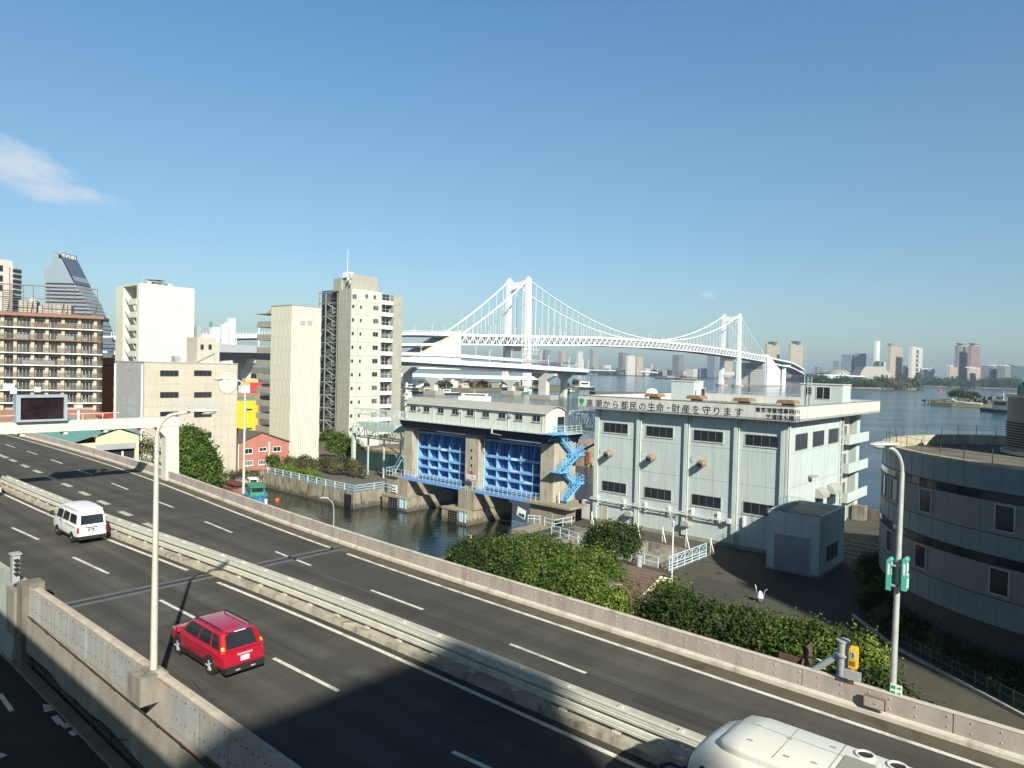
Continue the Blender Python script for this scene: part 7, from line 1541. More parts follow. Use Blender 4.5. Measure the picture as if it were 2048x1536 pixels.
def zcab(v):
    if v < T1: f = (T1 - v) / (T1 - VA); return 124 + (zdeck(VA) - 124) * f - 6 * 4 * f * (1 - f) * .5
    if v > T2: f = (v - T2) / (VZ_ - T2); return 126 + (zdeck(VZ_) - 126) * f - 6 * 4 * f * (1 - f) * .5
    f = (v - T1) / (T2 - T1); zm = zdeck(905) + 1.5; base = 124 + 2 * f; return base - (base - zm) * 4 * f * (1 - f)
for s in (-1, 1):
    part('main_cable', MB().path([(BU + s * HW, float(v), zcab(v)) for v in np.concatenate([np.linspace(VA, T1, 8), np.linspace(T1, T2, 40)[1:], np.linspace(T2, VZ_, 9)[1:]])], .85, 6), m_brg, bg_)
hs = [(s, v) for s in (1, -1) for v in vs if abs(v - T1) > 5 and abs(v - T2) > 5 and zcab(v) > zdeck(v) + 2]
hs.sort(key=lambda q: q[1] - q[0]); rest = MB()
m_hang = mat('hanger_rope', (.62, .64, .64), .6)
for i, (s, v) in enumerate(hs):
    mb = MB() if i < 100 else rest; mb.tube((BU + s * HW, v, zdeck(v)), (BU + s * HW, v, zcab(v)), .30, n=4)
    if i < 100: part('hanger', mb, m_hang, bg_)
part('hanger', rest, m_hang, bg_, kind='stuff')
# scaffold round the near tower at deck level
B = MB(); rr = random.Random(1)
for k in range(6):
    for q in range(5): 
        z = zdeck(T1) - 20 + q * 5; B.tube((BU + HW + 5, T1 - 14 + k * 5, z), (BU + HW + 5, T1 - 9 + k * 5, z), .25, n=4)
    B.tube((BU + HW + 5, T1 - 14 + k * 5, zdeck(T1) - 20), (BU + HW + 5, T1 - 14 + k * 5, zdeck(T1) + 2), .25, n=4)
part('maintenance_scaffold', B, m_brg, bg_)
# anchorages
na = thing('anchorage', 'white wedge shaped cable anchorage at the near end of the suspension bridge', 'anchorage', (BU, 490, 0)); UA = BU + HW + .5
q = [Pu(*p, UA) for p in ((922, 663), (922, 713), (850, 713))]; q[1] = (q[1][0], 20); q[2] = (q[2][0] - 6, 20)
B = MB(); B.prism([q[0], q[1], q[2], (q[2][0], Pu(860, 712, UA)[1])], BU - HW - .5, UA, 'x'); part('body', B, m_brg, na)
B = MB(); B.prism([(q[0][0], q[0][1] + .2), (q[2][0], Pu(860, 712, UA)[1] + .2), (q[2][0], Pu(860, 712, UA)[1] + 1.4), (q[0][0], q[0][1] + 1.4)], UA - 4, UA + .4, 'x'); part('sloped_cap', B, mat('yellowish_concrete', (.56, .52, .38), .8), na)
ca = thing('anchorage', 'blocky grey and white cable anchorage standing in the water at the far bridge end', 'anchorage', (BU, 1323, 0)); v0 = 1323.3
B = MB(); B.prism([(v0, -2), (v0, 61), (1342, 58.5), (1400, 31), (1402, -2)], BU - HW - .5, UA, 'x'); part('body', B, m_brg, ca)
B = MB(); B.box(BU - HW - 28, BU - HW - .5, v0 + 2, v0 + 60, -2, 45); B.box(BU - HW - .4, UA - .5, v0 - .6, v0, -2, 46); part('side_block', B, mat('anchorage_grey', (.50, .50, .47), .8, 0, .05, .05), ca)
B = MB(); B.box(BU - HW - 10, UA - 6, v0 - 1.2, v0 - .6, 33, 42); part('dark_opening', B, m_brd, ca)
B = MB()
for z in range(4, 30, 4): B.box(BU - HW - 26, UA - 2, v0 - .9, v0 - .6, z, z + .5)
part('painted_groove_shade', B, m_brd, ca); part('glass_stair', MB().box(UA - .3, UA + .3, v0 + 1, v0 + 5, 2, 56), mat('blue_glass', (.05, .08, .22), .2), ca); part('footing', MB().box(BU - HW - 32, UA + 4, v0 - 6, 1408, -2, 2.6), m_concl, ca)  # dark raised strips; the grooves' shade is put into their colour
# approaches
def viaduct(name, label, pts, w, d, mt=m_brg, rail=1.1, group=None, under=m_brd, cat='viaduct', lamps=0, double=0.0, ag=0.0):
    t = thing(name, label, cat, (pts[0][0], pts[0][1], pts[0][2] - 10), ag, group)
    def ew(off, z0, z1, th): return [(off - th / 2, z0), (off - th / 2, z1), (off + th / 2, z1), (off + th / 2, z0)]
    B = MB(); B.sweep(pts, [(-w / 2, 0), (-w / 2, -.7), (-w * .32, -d), (w * .32, -d), (w / 2, -.7), (w / 2, 0)]); part('girder', B, under, t)
    for s in (-1, 1): part('parapet', MB().sweep(pts, ew(s * (w / 2 + .1), -1.6, rail, .4)), mt, t)
    if double:
        p2 = [(x, y, z - double) for x, y, z in pts]; part('lower_girder', MB().sweep(p2, [(-w / 2, 0), (-w / 2, -.7), (-w * .32, -d), (w * .32, -d), (w / 2, -.7), (w / 2, 0)]), under, t)
        for s in (-1, 1): part('lower_parapet', MB().sweep(p2, ew(s * (w / 2 + .1), -1.2, rail, .4)), mt, t)
    return t
def dens(pts, n=8):
    P = np.array(pts, float); out = []
    for i in range(len(P) - 1):
        p0, p1, p2, p3 = P[max(0, i - 1)], P[i], P[i + 1], P[min(len(P) - 1, i + 2)]
        for k in range(n):
            s = k / n; out.append(tuple(.5 * ((2 * p1) + (-p0 + p2) * s + (2 * p0 - 5 * p1 + 4 * p2 - p3) * s * s + (-p0 + 3 * p1 - 3 * p2 + p3) * s ** 3)))
    out.append(tuple(P[-1])); return out
ap = [(*XY(BU, v), zdeck(v)) for v in (180, 276, 360, 441, 505)]; ap[0] = (ap[0][0], ap[0][1], 37)
va_ = viaduct('approach_viaduct', 'double deck approach viaduct leading left from the bridge, slatted barrier and lamps on top', dens(ap), 27, 3.2, double=10.5)
B = MB()
for q in dens(ap, 40): B.box(q[0] + 8.5, q[0] + 8.8, q[1] - 9.5, q[1] - 9.2, q[2], q[2] + 3.2)
part('noise_barrier_slat', B, m_brg, va_, kind='stuff')
fa_ = [(*XY(BU, v), zdeck(v)) for v in (1326, 1400, 1470)]; fa_ += [(1, 1, 1)]; fa_[-1] = (*XY(BU - 20, 1600), 36)
fv = viaduct('far_viaduct', 'far approach viaduct curving off behind the far anchorage', dens(fa_), 27, 3.0, double=10)
x, z = PY(1576, 730, 1240 * 1.14); B = MB(); px_, py_ = XY(BU + 6, 1440); B.box(px_ - 4, px_ + 4, py_ - 4, py_ + 4, -2, 42); B.box(px_ - 14, px_ + 14, py_ - 3, py_ + 3, 40, 43); part('pier', B, m_brg, fv)
def Lx(px, Y, z): return ((px - 1024) / FPX * Y, Y, z)
def pts_px(L): return [((px - 1024) / FPX * Y, Y, z) for px, Y, z in L]
A_ = pts_px([(420, 300, 25.0), (520, 360, 27), (640, 450, 29.5), (803, 590, 32.8), (900, 660, 33.5), (1000, 668, 31.6), (1080, 640, 29.4), (1137, 590, 27.2)])
vA = viaduct('loop_ramp', 'upper white limb of the curved loop ramp in front of the bridge', dens(A_), 13, 2.2, rail=1.3)
B_ = pts_px([(380, 250, 27.6), (480, 292, 28.2), (560, 340, 28), (700, 420, 27.4), (803, 470, 26.9), (900, 486, 25.9), (1000, 505, 24.8), (1080, 535, 23.6), (1135, 570, 22.8), (1158, 620, 22.2), (1140, 670, 21.8), (1090, 700, 21.4)])
vB = viaduct('loop_ramp', 'lower broad limb of the curved loop ramp with deep grey girders, nearest the water', dens(B_), 17, 4.2, rail=1.4)
C__ = pts_px([(640, 480, 17), (803, 560, 15.6), (900, 590, 15), (1000, 610, 14.6), (1080, 640, 14.6)])
vC = viaduct('low_viaduct', 'low white viaduct passing beneath the loop ramp', dens(C__), 13, 2.2, rail=1.2)
m_pier = mat('ramp_pier_concrete', (.50, .50, .46), .85, 0, .08, .1, streak=.1)
def pier(lab, px, Y, w, zt, mt=None, ped=None):
    x = (px - 1024) / FPX * Y; u, v = UV(x, Y); t = thing('viaduct_pier', lab, 'pier', (u, v, 0), AG, 'viaduct piers'); h = w / 2
    B = MB(); B.box(u - h * .42, u + h * .42, v - 2.2, v + 2.2, -2, zt - 5); B.prism([(u - h * .42, zt - 5), (u + h * .42, zt - 5), (u + h * 1.3, zt - 1.6), (u + h * 1.3, zt), (u - h * 1.3, zt), (u - h * 1.3, zt - 1.6)], v - 2.0, v + 2.0, 'y'); part('column', B, m_pier, t)
    if ped: part('footing', MB().box(u - h * 1.2, u + h * 1.2, v - 5, v + 5, -2, ped), m_concl, t)
pier('broad forked pier at the water edge under the loop ramp bend', 1088, 532, 17, 19.5, ped=3.2)
pier('pier of the loop ramp behind the canal yards, right of the small white houses', 1023, 600, 12, 13, ped=3.5)
pier('pale pier under the loop ramp above the moored boats', 868, 560, 12, 13.5, ped=3.5)
pier('large grey pier of the loop ramp next to the yellow framed building', 487, 292, 9, 24.2)
pier('slim pier under the tip of the loop ramp', 1128, 590, 10, 19)
pier('pier directly left of the gatehouse mast', 815, 500, 12, 22)
# lamps on the decks: one model, copied
m_bl = mat('bridge_lamp_paint', (.60, .62, .60), .5)
bl = thing('bridge_lamp', 'slim white lamp post on the bridge deck', 'street lamp', (0, 0, 0), 0, 'lamps on the bridge and its ramps'); B = MB(); B.tube((0, 0, 0), (0, 0, 9.4), .30, .2, 5); part('pole', B, m_bl, bl); B = MB(); B.box(0, 1.6, -.1, .1, 9.3, 9.5); part('arm', B, m_bl, bl)
spots = []
for v in np.arange(300, 1330, 42):
    for s in (-1, 1):
        if abs(v - T1) < 12 or abs(v - T2) < 12: continue
        spots.append((*XY(BU + s * (HW - 1.2), v), zdeck(v), ('the near edge' if s > 0 else 'the far edge') + ' of the bridge deck ' + ('left of the near tower' if v < T1 else 'between the two towers' if v < T2 else 'past the far tower')))
for L_, off, nm in ((A_, 5.5, 'the upper limb of the loop ramp'), (B_, 7.5, 'the lower limb of the loop ramp')):
    D0 = dens(L_, 6)
    for i in range(2, len(D0) - 1, 4 if L_ is B_ else 5):
        p = Vector(D0[i]); d = Vector(D0[i + 1]) - p; n = Vector((d.y, -d.x, 0)).normalized(); spots.append((*(p.xy + n.xy * off), p.z, nm))
for i, (x, y, z, nm) in enumerate(spots):
    o = bl if i == 0 else dup(bl); o.location = (x, y, z); o['label'] = 'white lamp post on ' + nm
# ================================================================ yards and shore behind the loop ramp
m_land = mat('far_bank', (.14, .13, .08), .95, 0, .3, .02)
def shore(name, pts, z=2.4, mt=m_land): solo(name, MB().prism([((px - 1024) / FPX * Y, Y) for px, Y in pts], -3, z), mt, ag=0, kind='structure')
shore('yard_bank', [(700, 620), (905, 640), (1000, 690), (1155, 760), (1165, 900), (980, 1000), (600, 1000)])
shore('far_bank_left', [(380, 300), (620, 420), (640, 700), (600, 2600), (-400, 2600), (-900, 300)])
rr = random.Random(12)
yl = ['white shed behind the yard boats', 'tan boathouse with dark door', 'white gabled house with small windows', 'cream two storey house by the water', 'red roofed low building', 'pale workshop with a wide front', 'grey house with an arched roof', 'white hut under the low viaduct', 'yellowish warehouse beneath the ramp', 'small cream house near the right pier']
ym = [m_white, m_concl, m_white, m_cream, mat('dull_red_roof', (.36, .09, .06), .8), m_apt, m_concl, m_white, mat('yellow_shed', (.48, .42, .22), .8), m_cream]
for i, (px, w_, yt, Y) in enumerate(((832, 26, 760, 660), (850, 18, 775, 640), (905, 30, 757, 690), (925, 26, 766, 690), (960, 30, 762, 730), (985, 24, 768, 720), (893, 14, 766, 655), (1005, 18, 764, 760), (812, 16, 768, 640), (1040, 18, 765, 800))):
    t, d = gridbox('yard_house', yl[i], px, Y, px - w_ * .4, px + w_ * .6, yt, 2.4, ym[i], group='small houses of the boat yards')
    B = MB(); B.box(d[0] - .3, d[1] + .3, d[2] - .3, d[3] + .3, d[5], d[5] + .5); part('roof', B, rr.choice([m_roofg, m_grey, m_bro]), t)
    B = MB()
    for q in range(3): y = d[2] + (d[3] - d[2]) * (.2 + .28 * q); B.box(d[1], d[1] + .15, y, y + 1.4, d[5] - 2.4, d[5] - 1.1)
    x = (d[0] + d[1]) / 2; B.box(x - 1.4, x + 1.4, d[2] - .15, d[2], 2.6, 4.8); part('window', B, m_glass, t)
for px, Y, s in ((875, 650, 1.0), (893, 640, .8), (935, 700, .7), (965, 700, .9), (1010, 740, 1.0), (1075, 800, 1.1), (1130, 780, .8), (1150, 860, 1.0)):
    x = (px - 1024) / FPX * Y; u, v = UV(x, Y); tree('tree', 'small dark tree on the yard bank %s' % {875: 'behind the moored boats', 893: 'right of the tan boathouse', 935: 'in front of the cream houses', 965: 'by the red roofed building', 1010: 'left of the forked pier', 1075: 'behind the forked pier', 1130: 'right of the forked pier', 1150: 'under the tip of the loop'}[px], 'tree', u, v, 2.4, [(0, 0, 4 * s, 4.5 * s, 4 * s, 3.4 * s), (3 * s, 1, 3 * s, 3 * s, 3 * s, 2.6 * s)], 700, .9, lf_dark, 2, .3, group='trees on the yard bank', seed=px, clump=1.0)
# ================================================================ boats
m_hullb = mat('hull_blue', (.05, .17, .40), .4, 0, .1, 1); m_hullg = mat('hull_green', (.03, .22, .13), .5, 0, .15, 1.5); m_hullk = mat('hull_dark', (.03, .03, .04), .5, 0, .1)
def boat(label, x, y, rot, L, w_, hull, top, h=1.2, cab=(.1, .4, 1.6), mast=0.0, cat='boat', extra=None, group=None):
    t = thing('boat', label, cat, (0, 0, 0), 0, group); st = []
    B = MB(); rings = []
    for f, ww, b_ in ((-.5, .8, .2), (-.4, .95, .1), (0, 1, 0), (.3, .85, 0), (.42, .5, .1), (.5, .06, .35)):
        X = L * f; hw = w_ / 2 * ww; rings.append([(X, -hw, h * (1 + b_)), (X, -hw * .75, -.3), (X, hw * .75, -.3), (X, hw, h * (1 + b_))])
    loft(B, rings); part('hull', B, hull, t)
    B = MB()
    for (a, c) in zip(rings[:-1], rings[1:]):
        for k in (0, 3): B.bar(a[k], c[k], .1 * L / 10, .12 * L / 10)
    part('gunwale', B, top, t)
    B = MB(); B.box(L * cab[0] - L * cab[1] / 2, L * cab[0] + L * cab[1] / 2, -w_ * .32, w_ * .32, h * .9, h + cab[2]); B.box(L * cab[0] - L * cab[1] / 2 - .2, L * cab[0] + L * cab[1] / 2 + .3, -w_ * .36, w_ * .36, h + cab[2], h + cab[2] + .12); c_ = part('cabin', B, top, t)
    B = MB(); B.box(L * cab[0] + L * cab[1] / 2, L * cab[0] + L * cab[1] / 2 + .04, -w_ * .26, w_ * .26, h + cab[2] * .45, h + cab[2] * .85); 
    for s in (-1, 1): B.box(L * cab[0] - L * cab[1] * .4, L * cab[0] + L * cab[1] * .4, s * w_ * .32, s * (w_ * .32 + .03), h + cab[2] * .45, h + cab[2] * .85)
    part('window', B, m_glass, c_)
    if mast: part('mast', MB().tube((L * cab[0], 0, h + cab[2]), (L * cab[0], 0, h + cab[2] + mast), .05 * L / 8, .02 * L / 8, 6).bar((L * cab[0], -w_ * .2, h + cab[2] + mast * .6), (L * cab[0], w_ * .2, h + cab[2] + mast * .6), .08, .08), top, t)
    t.location = (x, y, 0); t.rotation_euler = (0, 0, rot); return t
x, y = XY(*Pz(512, 1003, .3)); b1 = boat('blue workboat with a green canopy moored by the canal wall', x, y, rad(-62), 9.5, 3.4, m_hullb, m_hullg, 1.5, (-.1, .5, 1.3))
part('white_stripe', MB().box(-4.3, 2.5, -1.72, -1.66, 1.15, 1.28), m_white, b1); part('fender', MB().tube((4.2, .9, .3), (4.2, .9, 1.4), .22, n=8), m_white, b1)
x, y = XY(*Pz(468, 985, .5)); boat('dark red covered barge moored behind the blue workboat', x, y, rad(-45), 8, 3.2, m_bro, mat('maroon_cover', (.10, .03, .025), .8, 0, .2, 2), 1.6, (0, .7, .5))
x, y = XY(*Pz(505, 975, .5)); boat('small white boat beside the canal wall left of the blue workboat', x, y, rad(-60), 6, 2.2, m_white, m_white, 1.2, (0, .3, .9))
x, y = XY(*Pz(554.5, 1001, 0)); B = MB(); B.lathe((x, y, 0), [(.0, -.35), (.3, -.2), (.38, .05), (.3, .3), (.01, .42)], 14); solo('buoy', B, mat('orange_buoy', (.85, .12, .02), .4), 'small orange ball buoy floating in the canal', 'buoy', org=(0, 0, 0), ag=0, smooth=True)
boat('white passenger boat with upper deck rail behind the gatehouse roof', *((950 - 1024) / FPX * 470, 470), rad(5), 22, 7, m_white, m_white, 2.6, (0, .8, 2.6), 2.5)
for i, (px, Y, L, hl, mh, lab) in enumerate(((835, 590, 16, m_hullk, 3, 'white cabin dark hulled boat leftmost in the yard row'), (860, 585, 18, m_hullk, 4, 'fishing boat with a mast second in the yard row'), (880, 580, 14, m_white, 3, 'white boat third in the yard row'), (898, 575, 20, m_hullk, 5, 'long dark hulled boat at the right end of the yard row'), (1045, 640, 15, m_hullg, 5, 'green hulled boat with rigging left of the forked pier'), (1140, 690, 16, m_hullg, 5, 'green hulled trawler right of the forked pier'), (1056, 700, 14, m_white, 4, 'white boat behind the forked pier'))):
    boat(lab, (px - 1024) / FPX * Y, Y, rad(8 + 7 * i), L, L * .28, hl, m_white, 1.5, (-.12, .35, 2.6), mh, group='boats moored at the yards')
boat('white tugboat with a tall mast beside the long jetty', (1168 - 1024) / FPX * 820, 820, rad(10), 26, 9, m_hullk, m_white, 3.0, (0, .45, 6), 10, 'ship')
# white mast left of the gatehouse
u, z = Pv(813, 800, 84); t = thing('signal_mast', 'white signal mast with cross arms behind the left end of the gatehouse', 'mast', (u, 84, 2.6)); z1 = Pv(815, 765, 84)[1]; B = MB(); B.tube((u, 84, 2.6), (u, 84, z1), .28, .16, 8); part('pole', B, m_white, t); B = MB()
for k, w_ in enumerate((1.6, 1.1, 1.6, .8)): B.box(u - w_ * .3, u + w_, 83.9, 84.1, z1 - .4 - k * 1.1, z1 - .25 - k * 1.1); B.box(u - .2, u + w_ * .8, 83.6, 84.4, z1 - .9 - k * 1.1, z1 - .75 - k * 1.1)
part('cross_arm', B, m_white, t)
# jetty behind the pump station, tan pier head beyond the gate
jt = MB(); a = Lx(1185, 640, 0); b = Lx(1345, 672, 0); jt.add([], []); jt.sweep([(a[0], a[1], 0), (b[0], b[1], 0)], [(-6, -2), (-6, 3.2), (6, 3.2), (6, -2)]); solo('jetty', jt, mat('dark_jetty', (.10, .09, .07), .9, 0, .2, .1), 'long dark jetty behind the pump station roof', 'jetty', org=(0, 0, 0), ag=0)
ph2 = MB(); p0 = Pz(1145, 930, 0); p1 = Pz(1190, 925, 0); ph2.box(p0[0] - 3, p1[0] + 3, p0[1], p0[1] + 14, -2, 5.4); pq = solo('pier_head', ph2, mat('sandy_pier_head', (.34, .27, .17), .9, 0, .2, .3, streak=.4, stain=(.1, .07, .04), stain_amt=.5), 'sandy concrete pier head seen between the flood gate and the pump station', 'quay wall', org=(p0[0], p0[1], 0)); 
B = MB(); 
for q in (4, 7.5): B.box(p0[0] + q, p0[0] + q + 1.0, p0[1] - .3, p0[1], .6, 3.6)
part('rusty_fender', B, mat('rust_red', (.25, .08, .05), .8, 0, .3, 2), pq)
# ================================================================ far shore and city
shore('far_shore_left', [(600, 3600), (1000, 3700), (1180, 3500), (1330, 3300), (1440, 3100), (1500, 3100), (1500, 6500), (300, 6500)], 3)
shore('far_shore_right', [(1490, 2900), (1600, 2500), (1720, 2450), (1850, 2350), (2100, 2100), (2400, 2000), (2600, 4500), (1480, 5500)], 3.5)
m_sand = mat('beach_sand', (.36, .32, .22), .95, 0, .1, .05)
shore('beach', [(1180, 3480), (1270, 3380), (1265, 3400), (1180, 3520)], 4.5, m_sand)
def wood(px0, px1, Y0, Y1, h, n, size, seed, mt=lf_dark, nm='wood', z=2.5):
    bl_ = []; r0 = random.Random(seed)
    k = max(4, int((px1 - px0) / 9))
    for i in range(k):
        f = (i + r0.random()) / k; px = px0 + (px1 - px0) * f; Y = Y0 + (Y1 - Y0) * f + r0.uniform(-.01, .03) * Y0; hh = h * r0.uniform(.6, 1.15); bl_.append(((px - 1024) / FPX * Y, Y, z + hh * .25, 9 * Y0 / FPX * 1.2, 20, hh * .75))
    leaves(nm, bl_, n, size, mt, None, clump=size * 1.4, seed=seed, kind='stuff')
wood(1640, 1835, 1420, 1400, 19, 9000, 2.2, 1, lf_dark, 'island_wood'); wood(1740, 1832, 1400, 1390, 15, 4000, 2.0, 14, lf_olive, 'island_wood')
shore('island', [(1610, 1450), (1660, 1400), (1750, 1385), (1830, 1375), (1836, 1420), (1800, 1480), (1620, 1500)], 2.2, mat('island_rim', (.22, .19, .13), .95, 0, .2, .05))
wood(1850, 2060, 2000, 1850, 22, 11000, 2.6, 2, lf_dark, 'shore_wood'); shore('second_island', [(1846, 1990), (1900, 1950), (2100, 1820), (2200, 1900), (1860, 2100)], 2.2, mat('island_rim', (.22, .19, .13)))
wood(1590, 1660, 2480, 2400, 24, 3500, 3, 3, lf_dark, 'shore_wood'); wood(1180, 1340, 3420, 3200, 26, 5000, 4, 4, lf_dark, 'shore_wood'); wood(1480, 1620, 2900, 2500, 22, 4000, 3.4, 5, lf_dark, 'shore_wood'); wood(1835, 1870, 2380, 2300, 20, 1500, 3, 6, lf_dark, 'shore_wood'); wood(1800, 1852, 2350, 2330, 16, 1500, 3, 9, lf_olive, 'shore_wood')
tm = dict(
  tan=tower_mat('tan_flats', (.46, .40, .30), (.10, .10, .10), 7, 6.4, .55, .5), dark=tower_mat('dark_flats', (.20, .20, .20), (.04, .05, .06), 7, 6.6, .55, .55),
  blue=tower_mat('blue_grey_office', (.20, .24, .29), (.10, .13, .17), 6, 4, .7, .5), white=tower_mat('white_flats', (.60, .58, .52), (.15, .15, .15), 7, 6.6, .5, .5),
  pink=tower_mat('pinkish_flats', (.42, .31, .28), (.13, .12, .12), 7, 6.6, .5, .5), red=tower_mat('reddish_tower', (.28, .17, .155), (.07, .06, .07), 7, 6.6, .5, .5), grn=tower_mat('green_grey_tower', (.28, .32, .29), (.08, .10, .10), 5, 3.3, .5, .6), glassg=tower_mat('dark_green_glass', (.05, .09, .09), (.03, .05, .06), 8, 4, .7, .7))
GRP = 'city blocks on the far shore'
city = [
 # px0, pm, px1, ytop, Y, material, label, crown
 (1086, 1089, 1101, 700, 3600, 'dark', 'dark slab tower under the bridge deck, leftmost of the far towers', 0),
 (1117, 1122, 1132, 702, 3600, 'pink', 'pinkish tower seen between loop ramp and bridge deck', 0),
 (1152, 1155, 1166, 703, 3500, 'white', 'pale tower just right of the loop ramp tip', 0),
 (1180, 1184, 1198, 698, 3500, 'grn', 'grey-green slab tower under the bridge right of the pale tower', 0),
 (1237, 1244, 1259, 705, 3300, 'dark', 'dark tower behind two lighter blocks beneath midspan', 0),
 (1252, 1254, 1271, 711, 3100, 'white', 'left of two light blocks beneath midspan', 0),
 (1270, 1273, 1287, 713, 3150, 'tan', 'right of two light blocks beneath midspan', 0),
 (1345, 1356, 1368, 710, 3100, 'dark', 'half dark half lit tower alone beneath the bridge', 0),
 (1415, 1428, 1436, 711, 3000, 'blue', 'blue shaded tower left of the far bridge tower legs', 0),
 (1444, 1448, 1466, 718, 3000, 'tan', 'tan tower seen between the far bridge tower legs', 0),
 (1530, 1532, 1560, 688, 2700, 'tan', 'banded tower with a flared roof crown above the far anchorage', 1),
 (1577, 1579, 1607, 687, 2650, 'tan', 'banded tower with a flared roof crown right of the far anchorage', 1),
 (1206, 1209, 1222, 730, 3500, 'white', 'low white block at the left end of the far waterfront', 0),
 (1300, 1304, 1306, 728, 3300, 'white', 'thin white chimney block in the far waterfront', 0),
 (1285, 1290, 1316, 737, 3250, 'white', 'wide low white block in the far waterfront', 0),
 (1325, 1330, 1352, 740, 3150, 'tan', 'sand coloured low block in the far waterfront', 0),
 (1352, 1356, 1372, 742, 3100, 'white', 'cream low block right of the sand coloured one', 0),
 (1373, 1386, 1399, 738, 3050, 'white', 'grey and white box shaped hall at the far waterfront', 0),
 (1399, 1410, 1425, 737, 3050, 'blue', 'blue grey low hall at the far waterfront', 0),
 (1629, 1634, 1645, 733, 2500, 'dark', 'small dark box building with a white sign left of the dome', 0),
 (1666, 1676, 1686, 722, 2700, 'blue', 'lowest step of the blue grey stepped office right of the dome', 0),
 (1684, 1700, 1710, 709, 2700, 'blue', 'middle step of the blue grey office right of the dome', 0),
 (1709, 1728, 1747, 707, 2680, 'blue', 'highest step of the blue grey office, beside the white chimney tower', 0),
 (1762, 1764, 1772, 724, 2650, 'white', 'small round topped white block beside the chimney tower', 0),
 (1777, 1779, 1806, 691, 2450, 'tan', 'tall beige hotel tower with a dark roof box', 2),
 (1819, 1822, 1846, 693, 2450, 'white', 'tall pale tower with dark slots down its middle', 3),
 (1806, 1809, 1822, 732, 2600, 'white', 'low white building between the two tall hotel towers', 0),
 (1843, 1846, 1856, 738, 2500, 'white', 'low white building right of the slotted tower', 0),
 (1910, 1914, 1936, 691, 2350, 'dark', 'dark left tower of the twin towers with open crowns', 4),
 (1936, 1940, 1961, 691, 2330, 'red', 'reddish right tower of the twin towers with open crowns', 4),
 (1894, 1899, 1936, 733, 2250, 'tan', 'leftmost of the four low stepped apartment blocks below the twin towers', 5),
 (1935, 1938, 1964, 736, 2200, 'tan', 'second of the four low stepped apartment blocks, lit front', 5),
 (1962, 1984, 1996, 732, 2150, 'dark', 'third of the four low apartment blocks, mostly in shade', 5),  # dark wall colour stands in for this block's shade
 (1994, 2009, 2022, 732, 2120, 'dark', 'rightmost of the four low apartment blocks', 5),
 (2004, 2006, 2075, 727, 2300, 'glassg', 'dark green glass hall at the right edge behind the low blocks', 0),
]
for (a, m_, b, yt, Y, k, lab, cr_) in city:
    t, d = gridbox('city_tower', lab, m_, Y, a, b, yt, 3, tm[k], group=GRP); w_ = d[3] - d[2]; q = (d[0] + d[1]) / 2, (d[2] + d[3]) / 2
    if cr_ == 1: part('crown', loft(MB(), [[(q[0] - 9, q[1] - 12, d[5]), (q[0] + 9, q[1] - 12, d[5]), (q[0] + 9, q[1] + 12, d[5]), (q[0] - 9, q[1] + 12, d[5])], [(q[0] - 14, q[1] - 19, d[5] + 11), (q[0] + 14, q[1] - 19, d[5] + 11), (q[0] + 14, q[1] + 19, d[5] + 11), (q[0] - 14, q[1] + 19, d[5] + 11)]]), tm['dark'], t)
    if cr_ == 2: part('roof_box', MB().box(q[0] - 8, q[0] + 4, d[2] + 5, d[2] + 22, d[5], d[5] + 8), tm['dark'], t)
    if cr_ == 3:
        B = MB()
        for z in np.arange(15, d[5] - 12, 16): B.box(d[1], d[1] + .6, d[2] + w_ * .38, d[2] + w_ * .58, z, z + 12)
        part('dark_slot', B, m_glass, t)
    if cr_ == 4: part('crown', MB().lathe((q[0], q[1], d[5]), [(13, 0), (13, 8), (17, 9), (17, 12), (10, 13)], 16), tm['grn'], t)
    if cr_ == 5:
        B = MB(); n = 3
        for i in range(n): y = d[2] + w_ * (i + .2) / n; B.box(d[1] - 14, d[1] - 2, y, y + w_ * .14, d[5], d[5] + 5)
        part('roof_box', B, tm['white'], t)
# chimney tower, dome, stepped hotel, globe building, far viaduct
t, d = gridbox('chimney_tower', 'slim white chimney tower with a slanting foot', 1750.5, 2600, 1749, 1760.5, 682, 3, mat('chimney_white', (.66, .66, .60), .6), group=GRP)
part('slanting_foot', MB().prism([(d[2], 3), (d[2] + 36, 3), (d[3], 45)], d[1] - 8, d[1] + .2, 'x'), mat('chimney_white', (0, 0, 0)), t)
x, z = PY(1676, 728, 2550); B = MB(); rg = []
for f, h in ((1, 0), (1, 8), (.93, 17), (.75, 24), (.45, 29), (.1, 31)): rg.append([(x + 44 * f * math.cos(a), 2550 + 44 * f * math.sin(a), 18 + h) for a in np.arange(0, 6.28, .26)])
dm = thing('dome_hall', 'flat grey dome hall on the far shore behind the long viaduct', 'building', (x, 2550, 3), 0, GRP); loft(B, rg); B.box(x - 42, x + 42, 2520, 2580, 3, 18); part('dome', B, mat('dome_grey', (.30, .30, .26), .5, .1), dm, True)
B = MB(); pr2 = []; 
for px, py in ((1718, 760), (1722, 745), (1730, 733), (1768, 733), (1775, 742), (1783, 748), (1783, 760)): pr2.append(PY(px, py, 2380))
sh2 = thing('stepped_hotel', 'low stepped beige hotel in front of the chimney tower', 'building', (pr2[0][0], 2380, 3), 0, GRP); B.prism([(p[0], max(p[1], 3)) for p in pr2], 2380, 2440, 'y'); part('wall', B, tower_mat('stepped_hotel_wall', (.42, .39, .32), (.12, .12, .11), 6, 3.4, .55, .6), sh2)
